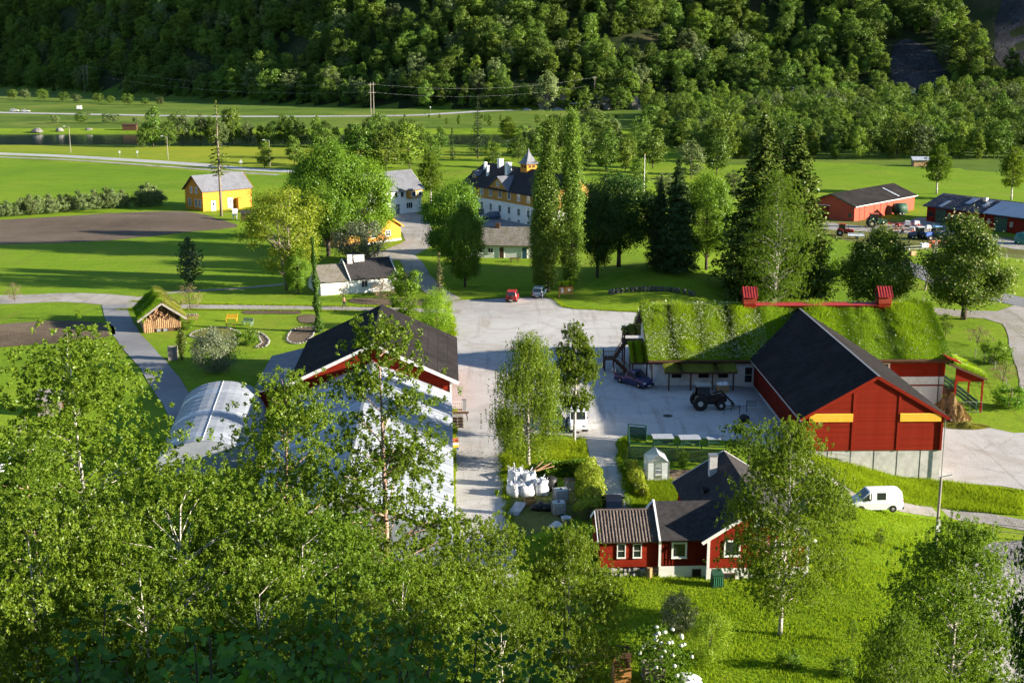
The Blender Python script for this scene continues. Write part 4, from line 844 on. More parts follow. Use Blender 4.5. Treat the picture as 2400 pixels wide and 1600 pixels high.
# ================================================================== trees: builders
m_birchbark = M('birch_bark', (.55, .50, .45), (.10, .08, .07), 2.2, .8, .3, 10, st=(1.2, 1.2, 5), lo=.5, hi=.62)
m_birchbark2 = M('reddish_birch_bark', (.42, .27, .20), (.12, .07, .05), 2.2, .8, .3, 10, st=(1.2, 1.2, 5), lo=.48, hi=.64)
m_bark = M('grey_brown_bark', (.10, .08, .06), (.055, .042, .034), 3, .9, .6, 10, st=(3, 3, .6))
m_barkpale = M('pale_bark', (.27, .22, .18), (.18, .14, .11), 3, .9, .4, 10, st=(3, 3, .6))
l_birch = LEAF('birch_leaf', (.085, .155, .012), (.18, .255, .024), .5, .012)
l_birchy = LEAF('young_birch_leaf', (.105, .18, .012), (.215, .285, .026), .52, .012)
l_birchr = LEAF('grey_birch_leaf', (0.085, 0.132, 0.025), (0.178, 0.225, 0.050), .4, .012)
l_maple = LEAF('maple_leaf', (.085, .17, .012), (.18, .29, .022), .38, .012)
l_lime = LEAF('light_maple_leaf', (.16, .22, .016), (.30, .34, .03), .42, .012)
l_dark = LEAF('dark_leaf', (0.028, 0.065, 0.012), (0.062, 0.116, 0.019), .3, .012)
l_poplar = LEAF('poplar_leaf', (.11, .18, .02), (.22, .30, .045), .38, .012)
l_spruce = LEAF('spruce_needle', (.022, .05, .014), (.06, .095, .022), .12, .012)
l_spruceg = LEAF('golden_spruce_needle', (.05, .09, .012), (.13, .165, .025), .15, .012)
l_pine = LEAF('blue_pine_needle', (0.031, 0.065, 0.028), (0.078, 0.116, 0.046), .15, .012)
l_chest = LEAF('chestnut_leaf', (.075, .13, .016), (.16, .225, .028), .35, .012)
l_candle = LEAF('chestnut_blossom', (.33, .33, .15), (.42, .41, .22), .3, .012)
l_far = LEAF('valley_leaf', (.06, .11, .016), (.14, .20, .028), .3, .012, var=(.68, 1.5))
l_fary = LEAF('bright_valley_leaf', (.085, .145, .018), (.18, .24, .03), .35, .012, var=(.68, 1.5))
l_farg = LEAF('grey_valley_leaf', (.09, .125, .04), (.17, .21, .075), .3, .012, var=(.68, 1.5))
l_grey = LEAF('silvery_leaf', (0.109, 0.132, 0.078), (0.202, 0.225, 0.132), .3, .012)
l_bush = LEAF('bright_bush_leaf', (0.155, 0.264, 0.016), (0.295, 0.388, 0.031), .45, .012)
l_brown = LEAF('brownish_twig_leaf', (0.186, 0.132, 0.078), (0.295, 0.217, 0.124), .25, .012)
l_hazel = LEAF('hazel_leaf', (0.054, 0.132, 0.016), (0.109, 0.217, 0.023), .42, .012)
l_ivy = LEAF('ivy_leaf', (0.046, 0.101, 0.016), (0.109, 0.186, 0.025), .3, .012)

def quads(P, Nn, size, seed=0, aspect=.62, sj=.4):
    """diamond-shaped leaves at P facing Nn"""
    r = np.random.default_rng(seed); n = len(P); Nn = Nn / (np.linalg.norm(Nn, axis=1, keepdims=True) + 1e-9)
    a = r.normal(size=(n, 3)); a[:, 2] -= .5; t = a - (a * Nn).sum(1, keepdims=True) * Nn; t /= np.linalg.norm(t, axis=1, keepdims=True) + 1e-9
    b = np.cross(Nn, t); s = (size * r.uniform(1 - sj, 1 + sj, n))[:, None] * .5
    V = np.stack([P - t * s, P + b * s * aspect - t * s * .1, P + t * s, P - b * s * aspect - t * s * .1], 1)
    return V.reshape(-1, 3), np.arange(4 * n).reshape(-1, 4)
PROTO = {}
def prof_round(t): return math.sqrt(max(0, 1 - (2 * t - 1) ** 2)) ** .8
def prof_birch(t): return (max(0, math.sin(math.pi * min(1, t * .92 + .08))) ** .75) * (1 - .25 * t)
def prof_egg(t): return max(0, math.sin(math.pi * t ** .75)) ** .7
def prof_cone(t): return (1 - t) ** .72 * min(1, t * 9 + .25)
def prof_pop(t): return min(1, t * 2.2 + .25) * (1 - t) ** .62 * 1.15
def prof_col(t): return (min(1, t * 3.5 + .1) * (1 - t) ** .45)
def broadleaf(name, h, r, cb, prof, nc, nl, ls, leaf, bark, seed, clump=.24, weep=0.0, trunk=.012, flat=.8, limbs=True, upb=.35, inner=.3, stems=1, candles=0, shape=.5, gap=0.0, trunk_top=.93, rand=.8):
    """trunk with limbs, leaf clumps spread through a crown envelope; leaves as small faces. Saved as a prototype."""
    rs = random.Random(seed); r2 = np.random.default_rng(seed); mb = MB(); cent = []; tr = h * trunk * 1.6
    spines = []
    for s in range(stems):
        off = Vector((rs.uniform(-1, 1), rs.uniform(-1, 1), 0)) * (r * .28 if stems > 1 else 0); ph = rs.random() * 6
        pl = []; k = 9
        for i in range(k + 1):
            f = i / k; z = h * trunk_top * f
            pl.append(Vector((off.x * f + math.sin(f * 3.2 + ph) * r * .06 * f, off.y * f + math.cos(f * 2.6 + ph) * r * .06 * f, z)))
        spines.append(pl); mb.tube(pl, [max(.02, tr * (1 - .93 * (i / k)) / (1 + .25 * (stems - 1))) for i in range(k + 1)], 7)
    def at(pl, z):
        f = min(max(z / (h * trunk_top), 0), .999) * (len(pl) - 1); i = int(f); return pl[i].lerp(pl[i + 1], f - i)
    z0 = h * cb; tries = 0
    while len(cent) < nc and tries < nc * 30:
        tries += 1; t = rs.random() ** .9; rad = r * prof(t)
        if rs.random() > (rad / r) ** .8 + .05: continue
        a = rs.random() * 2 * math.pi; q = math.sqrt(rs.uniform(inner, 1.0)); bump = 1 + .22 * math.sin(3 * a + seed) * math.sin(5 * t + seed)
        if gap and math.sin(2.3 * a + 7 * t + seed) * math.cos(9 * t - a + seed) > 1 - gap: continue
        pl = spines[len(cent) % stems]; z = z0 + (h - z0) * t; ax = at(pl, z)
        cent.append((Vector((ax.x + math.cos(a) * rad * q * bump, ax.y + math.sin(a) * rad * q * bump, z)), pl, rad))
    P, Nn = [], []; cr = r * clump
    for i, (c, pl, rad) in enumerate(cent):
        if limbs and (i % 2 == 0 or nc < 60):
            d = (Vector((c.x, c.y, 0)) - Vector((at(pl, c.z).x, at(pl, c.z).y, 0))).length
            a = at(pl, max(h * .12, c.z - d * (.9 if not weep else .5))); b = a.lerp(c, .5) + Vector((0, 0, d * .08)); rr = max(.012, tr * .28 * (1 - c.z / h * .6))
            mb.tube([a, b, c], [rr, rr * .6, rr * .22], 4, False)
        k = int(nl * rs.uniform(.6, 1.4)); g3 = r2.normal(size=(k, 3)) * np.array([cr, cr, cr * flat]) * .55 * rs.uniform(.75, 1.25)
        if weep:
            ns = max(3, k // 22); st = r2.normal(size=(ns, 3)) * np.array([cr, cr, cr * .4]) * .7; sid = r2.integers(0, ns, k); dl = r2.random(k)
            ln = r2.uniform(.4, 1.0, ns) * weep
            g3 = st[sid] + np.stack([r2.normal(0, .05, k), r2.normal(0, .05, k), -dl * ln[sid]], 1)
        pp = np.array(c) + g3; P.append(pp); o = g3 / (np.linalg.norm(g3, axis=1, keepdims=True) + 1e-6)
        out = np.array([c.x, c.y, (c.z - (z0 + h) / 2) * .8]); out = out / (np.linalg.norm(out) + 1e-6)
        Nn.append(o * .8 + out * .7 + r2.normal(size=(k, 3)) * rand + np.array([0, 0, upb]))
    P = np.concatenate(P); Nn = np.concatenate(Nn); keep = P[:, 2] > h * .03; P, Nn = P[keep], Nn[keep]
    V, F = quads(P, Nn, ls, seed); mi = np.zeros(len(F), int); mats = [leaf]
    if candles:
        cc = np.array([tuple(c + Vector((c.x, c.y, (c.z - h * .5))).normalized() * cr * .9) for c, _, _ in cent]); cc = np.repeat(cc, candles, 0) + r2.normal(size=(len(cc) * candles, 3)) * cr * .55
        nn = r2.normal(size=cc.shape); V2, F2 = quads(cc, nn, ls * 1.15, seed + 1, .55); F2 = F2 + len(V); V = np.concatenate([V, V2]); F = np.concatenate([F, F2]); mi = np.concatenate([mi, np.ones(len(F2), int)]); mats.append(l_candle)
    PROTO[name] = (h, mb.mesh('trunk', bark, True), npmesh('crown', V, F, mats, mi)); return PROTO[name]
def conifer(name, h, r, cb, leaf, bark, seed, levels=34, per=7, ls=.45, dens=26, droop=.35, sparse=0.0, prof=prof_cone, thick=.5):
    rs = random.Random(seed); r2 = np.random.default_rng(seed); mb = MB(); mb.tube([(0, 0, 0), (0, 0, h * .5), (0, 0, h * .98)], [h * .013, h * .008, .03], 7); P, Nn = [], []
    for i in range(levels):
        t = (i + .5) / levels; z = h * (cb + (1 - cb) * t); rad = r * prof(t) * rs.uniform(.75, 1.15)
        for k in range(per):
            if rs.random() < sparse: continue
            a = 2 * math.pi * (k / per) + rs.random() * 1.2 + i; L = rad * rs.uniform(.6, 1.15)
            if L < .15: continue
            e = Vector((math.cos(a) * L, math.sin(a) * L, -droop * L + .1 * L)); mb.tube([(0, 0, z), tuple(Vector((0, 0, z)) + e)], [.035, .012], 3, False)
            n = max(6, int(dens * L / r * rs.uniform(.7, 1.3))); s = r2.random(n) ** .7; side = r2.normal(0, thick * .3 * L, n) * (1 - .4 * s) * .6
            px = np.cos(a) * L * s - np.sin(a) * side; py = np.sin(a) * L * s + np.cos(a) * side; pz = z + e.z * s + L * .12 * s * s - np.abs(r2.normal(0, .18 * thick, n)) * L * .5
            P.append(np.stack([px, py, pz], 1)); Nn.append(np.stack([np.cos(a) * .5 + r2.normal(0, .5, n), np.sin(a) * .5 + r2.normal(0, .5, n), .7 + r2.normal(0, .35, n)], 1))
    n = 40; P.append(np.stack([r2.normal(0, .12, n), r2.normal(0, .12, n), h * (1 - r2.random(n) * .06)], 1)); Nn.append(r2.normal(size=(n, 3)))
    V, F = quads(np.concatenate(P), np.concatenate(Nn), ls, seed, .5); PROTO[name] = (h, mb.mesh('trunk', bark, True), npmesh('crown', V, F, leaf)); return PROTO[name]
rsp = random.Random(99)
def put(proto, p, h, label, cat='tree', name='tree', group=None, wf=1.0, leaf=None, rz=None, parts=('trunk', 'crown')):
    ph, tm, cm = PROTO[proto]; s = h / ph; rz = rsp.random() * 6.28 if rz is None else rz
    t = obj(name, None, None, p, rz, label, cat, group); t.scale = (s * wf, s * wf, s)
    obj(parts[0], tm, t); c = obj(parts[1], cm, t)
    return t
def tr(proto, u, v, vt, label, name='tree', wf=1.0, cat='tree', group=None, rz=None, **kw):
    """tree with its foot seen at (u, v) and its tip at height vt"""
    p = g(u, v); d = ray(u, vt); top = CAM_H + p.y * d[2] / d[1]; return put(proto, p, top - p.z, label, cat, name, group, wf, None, rz, **kw)
def tr_at(proto, u, vt, Y, label, name='birch_tree', wf=1.0, cat='tree', group=None, rz=None, minh=3, **kw):
    """tree standing Y metres away whose tip is seen at (u, vt)"""
    d = ray(u, vt); x = Y * d[0] / d[1]; z = Hf(x, Y); top = CAM_H + Y * d[2] / d[1]; return put(proto, (x, Y, z - .1), max(minh, top - z), label, cat, name, group, wf, None, rz, **kw)

# prototypes -------------------------------------------------------
broadleaf('birch_a', 19, 4.6, .06, prof_birch, 230, 560, .112, l_birchy, m_birchbark, 1, .26, .35, .0065, stems=2, gap=.05, rand=1.6)
broadleaf('birch_b', 18, 3.8, .06, prof_birch, 185, 600, .11, l_birchy, m_birchbark2, 2, .27, .35, .008, gap=.2, rand=1.6)
broadleaf('birch_c', 19, 2.9, .08, prof_birch, 185, 430, .112, l_birchy, m_birchbark2, 3, .26, .4, .0075, gap=.2, rand=1.6)
broadleaf('birch_d', 14, 4.0, .14, prof_egg, 215, 560, .112, l_birchy, m_birchbark, 4, .25, .4, .008, gap=.15, rand=1.6)
broadleaf('weeping_birch', 13, 3.0, .12, prof_egg, 150, 420, .14, l_birchy, m_birchbark, 5, .26, 2.4, .011, gap=.3, rand=1.6)
broadleaf('birch_crown', 12, 3.8, .25, prof_round, 100, 850, .106, l_birchy, m_birchbark, 72, .27, .3, .009, gap=.15, rand=1.6)
broadleaf('yard_birch', 12, 2.2, .3, prof_birch, 140, 290, .145, l_birchy, m_birchbark, 6, .28, .6, .009, gap=.2, rand=1.6)
broadleaf('bush_tree', 6, 2.8, .02, prof_round, 80, 240, .17, l_birch, m_bark, 7, .28, .2, .008, stems=3)
broadleaf('maple', 16, 6.0, .2, prof_round, 95, 420, .29, l_maple, m_bark, 8, .26, trunk=.016)
broadleaf('maple_b', 15, 5.2, .12, prof_egg, 85, 420, .29, l_maple, m_bark, 9, .27, trunk=.014)
broadleaf('light_maple', 16, 5.6, .2, prof_round, 150, 160, .26, l_lime, m_barkpale, 10, .2, trunk=.016, stems=3, gap=.25)
broadleaf('dark_tree', 14, 5.2, .2, prof_round, 85, 380, .29, l_dark, m_bark, 12, .27, trunk=.015)
broadleaf('alder', 12, 2.6, .1, prof_egg, 90, 150, .22, l_dark, m_bark, 71, .25, trunk=.01)
broadleaf('poplar', 30, 2.65, .03, prof_pop, 230, 170, .30, l_poplar, m_bark, 13, .30, flat=1.9, trunk=.012, stems=2, upb=.1, inner=.15)
broadleaf('chestnut', 13, 5.0, .14, prof_egg, 160, 190, .30, l_chest, m_bark, 14, .22, trunk=.02, candles=6)
broadleaf('sapling', 5, 1.5, .25, prof_egg, 30, 60, .2, l_birchy, m_bark, 15, .3, trunk=.01)
broadleaf('round_bush', 6, 2.6, .02, prof_round, 70, 160, .18, l_bush, m_bark, 16, .25, flat=1.5, trunk=.006, stems=4, upb=.1)
broadleaf('silver_shrub', 6, 4.0, .05, prof_round, 80, 110, .26, l_grey, m_bark, 17, .25, stems=4, trunk=.008)
broadleaf('twiggy_shrub', 4, 1.7, .15, prof_round, 34, 34, .14, l_brown, m_bark, 18, .25, stems=5, trunk=.008)
broadleaf('garden_shrub', 3, 1.7, .0, prof_round, 34, 90, .2, l_maple, m_bark, 19, .3, stems=3, trunk=.006)
broadleaf('field_bush', 4, 2.0, .05, prof_round, 40, 80, .28, l_farg, m_bark, 20, .28, stems=3, trunk=.008)
conifer('spruce', 28, 7.0, .02, l_spruce, m_bark, 21, 56, 12, .55, 110, .45, thick=.9)
conifer('golden_spruce', 30, 7.6, .02, l_spruceg, m_bark, 22, 56, 12, .55, 120, .5, thick=.9)
conifer('slim_spruce', 26, 4.4, .08, l_spruce, m_bark, 23, 36, 7, .5, 36, .3, .1)
conifer('bare_spruce', 24, 3.2, .36, l_spruceg, m_barkpale, 24, 20, 6, .42, 34, .55, .25)
conifer('stone_pine', 9, 2.7, .02, l_pine, m_bark, 25, 20, 8, .42, 30, -.25, 0, prof_egg, .8)
conifer('dwarf_conifer', 7, 1.1, .02, l_brownc := LEAF('brownish_needle', (0.078, 0.078, 0.031), (0.155, 0.139, 0.054), .15, .012), m_bark, 26, 22, 6, .26, 16, .3)
conifer('columnar_cypress', 4.5, .75, .0, l_spruceg, m_bark, 27, 22, 7, .2, 22, -.9, 0, prof_egg, .8)
for k, (nm, lf, rr, pf) in enumerate((('far_a', l_far, 4.0, prof_birch), ('far_b', l_fary, 3.6, prof_egg), ('far_c', l_far, 4.6, prof_round), ('far_d', l_farg, 3.8, prof_round), ('far_e', l_fary, 3.0, prof_birch))):
    broadleaf(nm, 14, rr, .1, pf, 62, 80, .5, lf, m_bark, 40 + k, .26, trunk=.008, upb=.2, gap=.2, stems=1 + k % 2)
conifer('far_spruce', 18, 3.2, .02, l_spruce, m_bark, 50, 22, 6, .8, 9, .4)
# ================================================================== trees of the hamlet and the yard
tr('weeping_birch', 1238, 1092, 775, 'weeping birch with hanging strands in the grass between yard and lane', 'birch_tree', 1.0, rz=.6)
tr('yard_birch', 1346, 1034, 752, 'slender white-trunked birch standing in front of the white van', 'birch_tree', 1.0)
tr('birch_d', 1828, 1487, 985, 'broad birch growing in front of the red house gable', 'birch_tree', .86, rz=2.2)
tr('bush_tree', 1752, 1105, 985, 'rounded bushy tree at the near-left corner of the big red barn', 'tree', 1.0)
tr('light_maple', 672, 679, 445, 'pale yellow-green maple with several stems beside the grass field', 'maple_tree', 1.05)
tr('maple', 770, 600, 352, 'tall dense dark-green maple left of the white two-storey house', 'maple_tree', .88)
tr('maple', 858, 592, 384, 'broad dense maple hanging over the yellow cottage', 'maple_tree', .85)
tr('maple_b', 708, 560, 400, 'dense maple behind the pale yellow-green maple', 'maple_tree', .9)
tr('maple', 1062, 640, 438, 'maple with dark trunk left of the white outbuilding', 'maple_tree', .85)
tr('maple_b', 1090, 672, 480, 'shaded maple standing on the lawn before the white outbuilding', 'maple_tree', .7)
tr('poplar', 1283, 684, 278, 'left and lower of the two tall columnar poplars', 'poplar_tree', 1.0, rz=1)
tr('poplar', 1337, 680, 256, 'right and taller of the two columnar poplars', 'poplar_tree', .85, rz=3)
tr('poplar', 1262, 676, 400, 'short slim poplar stem at the left side of the tall pair', 'poplar_tree', .9, rz=5)
tr('dark_tree', 1450, 625, 412, 'dark round broadleaf tree on the lawn right of the poplars', 'tree', 1.1)
tr('dark_tree', 1400, 650, 450, 'dark birch-stemmed tree leaning over the shaded lawn', 'tree', .75)
tr('spruce', 1585, 635, 370, 'dark spruce standing on the shaded mound', 'spruce_tree', 1.05)
tr('spruce', 1545, 630, 410, 'shorter dark spruce at the left foot of the mound', 'spruce_tree', .75)
tr('maple', 1655, 632, 420, 'sunlit maple right behind the dark spruce on the mound', 'maple_tree', .75)
tr('golden_spruce', 1775, 705, 262, 'huge spruce with golden green tips behind the turf roof', 'spruce_tree', 1.2)
tr('golden_spruce', 1852, 705, 285, 'second huge golden spruce, on the right of the taller one', 'spruce_tree', 1.2)
tr('birch_a', 1812, 747, 400, 'tall drooping birch in front of the two golden spruces', 'birch_tree', .95)
tr('maple_b', 1925, 700, 560, 'dark leafy tree between the golden spruces and the first chestnut', 'tree', .8)
tr('chestnut', 2050, 735, 540, 'chestnut in blossom left of the far road behind the turf roof', 'chestnut_tree', 1.08)
tr('chestnut', 2258, 748, 515, 'chestnut in blossom with dark trunk beside the right-hand lane', 'chestnut_tree', 1.05, rz=2)
tr('sapling', 2215, 795, 735, 'small young tree on the lawn behind the turf building', 'tree', 1.1)
tr('yard_birch', 2195, 455, 338, 'drooping birch between the bright red barn and the workshop', 'birch_tree', 1.5)
tr('yard_birch', 2370, 470, 345, 'drooping birch behind the workshop at the right edge', 'birch_tree', 1.3)
tr('bare_spruce', 519, 507, 235, 'tall bare-trunked spruce with sparse top in front of the yellow house', 'spruce_tree', 1.0)
tr('stone_pine', 446, 672, 556, 'blue-green bushy pine at the edge of the grass field', 'pine_tree', 1.05)
tr('silver_shrub', 842, 612, 523, 'wide silvery grey-green shrub behind the white cottage', 'shrub', 1.0, 'shrub')
tr('dwarf_conifer', 1030, 705, 590, 'thin brownish conifer beside the courtyard lane', 'conifer', 1.0)
tr('round_bush', 1022, 775, 688, 'bright round yellow-green bush at the yard corner behind the black-roofed barn', 'bush', 1.05, 'bush')
tr('columnar_cypress', 427, 845, 770, 'dark narrow cypress column in the flower garden', 'cypress', 1.0)
tr('silver_shrub', 505, 872, 775, 'spreading brown-green shrub right of the cypress column', 'shrub', .75, 'shrub')
tr('twiggy_shrub', 35, 707, 664, 'leafless round twiggy shrub at the far left of the lane', 'shrub', 1.1, 'shrub')
tr('twiggy_shrub', 446, 733, 668, 'leafless twiggy tree behind the log cabin', 'shrub', .9, 'shrub')
tr('garden_shrub', 952, 692, 632, 'fresh green shrub at the right end of the white cottage', 'shrub', 1.1, 'shrub')
tr('twiggy_shrub', 893, 708, 655, 'brown-leaved shrub before the white cottage wall', 'shrub', 1.1, 'shrub')
tr('garden_shrub', 945, 738, 690, 'dark green shrub behind the ridge of the left barn', 'shrub', 1.2, 'shrub')
tr('twiggy_shrub', 805, 700, 660, 'thin twiggy shrub at the left end of the white cottage', 'shrub', .7, 'shrub')
tr('garden_shrub', 575, 808, 772, 'dark green shrub in the curved flower bed', 'shrub', 1.5, 'shrub')
tr('garden_shrub', 437, 772, 752, 'low green shrub right of the log cabin', 'shrub', 1.6, 'shrub')
tr('maple_b', 700, 690, 575, 'light leafy tree beside the ivy-covered trunk', 'tree', .75)
# ivy-covered dead trunk
p = g(748, 778); t = thing('ivy_trunk', 'tall slender tree trunk wrapped in ivy in the garden', 'tree', p)
hh = 12.6; MB().tube([(0, 0, 0), (-.3, 0, hh * .5), (-.5, 0, hh)], [.22, .16, .05], 8).build('trunk', m_bark, t, smooth=True)
r2 = np.random.default_rng(5); nq = 5200; zz = r2.random(nq) * hh; a = r2.random(nq) * 6.28; rr = (.25 + .55 * (1 - zz / hh)) * (.75 + .3 * np.sin(zz * 2.1)) * np.sqrt(r2.random(nq))
Pp = np.stack([-.5 * zz / hh + np.cos(a) * rr, np.sin(a) * rr, zz], 1); Nn = np.stack([np.cos(a), np.sin(a), r2.normal(0, .5, nq)], 1) + r2.normal(0, .4, (nq, 3)); V, F = quads(Pp, Nn, .24, 6); obj('ivy', npmesh('ivy', V, F, l_ivy), t)
# trees round the back of the hamlet
BACK = [('far_b', 620, 395, 330, 1.1, 'leafy tree beside the valley road above the yellow house'), ('far_a', 690, 385, 318, 1.2, 'round tree behind the dense maples near the valley road'), ('far_c', 760, 372, 300, 1.3, 'wide tree behind the tall dense maple'), ('far_a', 1010, 385, 310, 1.2, 'olive tree left of the small dark spruce'), ('far_c', 1215, 378, 320, 1.3, 'dark rounded tree behind the cupola'),
        ('far_b', 905, 400, 300, 1.2, 'light green leafy tree behind the white house roof'), ('far_a', 845, 400, 290, 1.3, 'olive-green tree left of the light green one behind the white house'), ('far_b', 960, 395, 285, 1.2, 'tall leafy tree right of the light green one behind the white house'),
        ('yard_birch', 1010, 480, 355, 1.3, 'drooping birch between the white house and the main building'), ('slim_spruce', 1120, 372, 222, .9, 'tall open spruce rising behind the main building'), ('far_b', 1155, 392, 330, 1.2, 'rounded tree at the foot of the open spruce'),
        ('yard_birch', 1190, 345, 272, 1.5, 'pale two-stemmed birch right of the open spruce'), ('far_spruce', 1060, 375, 300, .9, 'small dark spruce left of the open spruce'), ('far_a', 1420, 400, 300, 1.1, 'leafy tree behind the right poplar'), ('far_e', 1465, 400, 320, 1.0, 'narrow leafy tree between poplar and flagpole'),
        ('far_a', 1530, 395, 300, 1.3, 'round tree behind the flagpole'), ('far_d', 1620, 420, 330, 1.3, 'grey-green tree above the pale twiggy thicket'), ('far_a', 1680, 410, 300, 1.1, 'dense tree left of the golden spruces'), ('far_b', 1700, 380, 275, 1.0, 'bright tree top behind the golden spruces'),
        ('far_c', 1370, 400, 330, 1.0, 'rounded tree right behind the tall poplars'), ('far_b', 1500, 440, 370, 1.2, 'yellow-green tree beside the flagpole foot'), ('far_d', 1720, 470, 400, 1.2, 'pale willow thicket left of the golden spruces'), ('far_d', 1560, 470, 405, 1.3, 'pale willow thicket behind the dark spruce')]
for pr, u, v, vt, wf, lb in BACK: tr(pr, u, v, vt, lb, 'tree', wf)
ORD = 'first second third fourth fifth sixth seventh eighth ninth tenth eleventh twelfth thirteenth fourteenth fifteenth sixteenth seventeenth eighteenth nineteenth twentieth twenty-first twenty-second twenty-third twenty-fourth twenty-fifth twenty-sixth twenty-seventh twenty-eighth twenty-ninth thirtieth thirty-first thirty-second thirty-third'.split()
RIV = [(335, 346, 300, 'far_c', .9), (398, 344, 285, 'far_c', 1.0), (500, 343, 272, 'far_a', 1.1), (520, 343, 280, 'far_d', 1.0), (640, 343, 285, 'far_c', 1.1), (690, 344, 270, 'far_a', 1.1), (765, 346, 285, 'far_c', 1.1), (955, 350, 280, 'far_c', 1.1), (985, 350, 292, 'far_b', 1.0), (1035, 349, 295, 'far_a', 1.1), (1225, 346, 295, 'far_c', 1.0),
       (360, 345, 250, 'far_a', 1.0), (430, 342, 262, 'far_d', .9), (470, 342, 268, 'far_d', .9), (545, 340, 250, 'far_b', 1.0), (580, 342, 285, 'far_d', 1.0), (610, 342, 288, 'far_e', .9), (668, 342, 268, 'far_b', .9), (705, 343, 280, 'far_d', 1.0), (740, 344, 272, 'far_b', .9),
       (788, 346, 298, 'far_b', .8), (820, 346, 290, 'far_a', 1.0), (862, 345, 275, 'far_a', 1.0), (890, 348, 268, 'far_c', 1.0), (925, 350, 285, 'far_a', 1.0), (1260, 345, 300, 'far_a', .9), (1300, 340, 270, 'far_c', .9), (1345, 345, 282, 'far_b', .8), (1395, 342, 258, 'far_c', 1.0), (1440, 345, 285, 'far_a', 1.0), (1500, 345, 275, 'far_c', 1.1), (1580, 350, 285, 'far_a', 1.0), (1640, 350, 280, 'far_d', 1.0)]
for i, (u, v, vt, pr, wf) in enumerate(sorted(RIV)): tr(pr, u, v, vt, ORD[i] + ' tree from the left in the uneven row along the river bank', 'tree', wf, group='trees along the river bank')
for i, (u, v, hpx) in enumerate(sorted([(18, 508, 36), (45, 506, 40), (70, 504, 46), (88, 502, 42), (122, 500, 44), (145, 498, 40), (162, 496, 38), (184, 494, 44), (207, 492, 28), (228, 490, 44), (248, 489, 46), (262, 488, 44), (292, 486, 40), (330, 484, 46), (350, 483, 52), (370, 481, 44), (0, 508, 34)])):
    tr('field_bush', u, v, v - hpx, ORD[i] + ' pale bush from the left in the row above the ploughed field', 'bush', .95, 'bush', 'bushes in the row above the ploughed field')
for i, (u, v, hpx) in enumerate(sorted([(130, 291, 22), (190, 289, 26), (205, 280, 18), (250, 290, 26), (270, 288, 22), (320, 291, 18), (405, 287, 20), (60, 233, 24), (100, 236, 26), (150, 238, 22), (180, 240, 20), (230, 241, 22), (260, 243, 18), (300, 246, 26), (340, 246, 16), (375, 247, 20), (30, 232, 22)])):
    tr('far_d' if i % 2 else 'far_c', u, v, v - hpx, 'low shrub beside the far highway, ' + ORD[i] + ' from the left', 'shrub', 1.7, 'shrub', 'shrubs along the far highway')
rb = random.Random(21); BELT = sorted((1245 + i * 19 + rb.uniform(-8, 8), rb.choice((330, 342, 352, 365, 378)) + rb.uniform(-4, 4), rb.uniform(55, 88)) for i in range(30))
for i, (u, v, hp) in enumerate(BELT): tr(rb.choice(('far_a', 'far_b', 'far_c', 'far_d', 'far_c')), u, v, v - hp, ORD[i] + ' tree from the left in the belt behind poplars and spruces', 'tree', 1.1, group='trees in the belt behind the poplars')
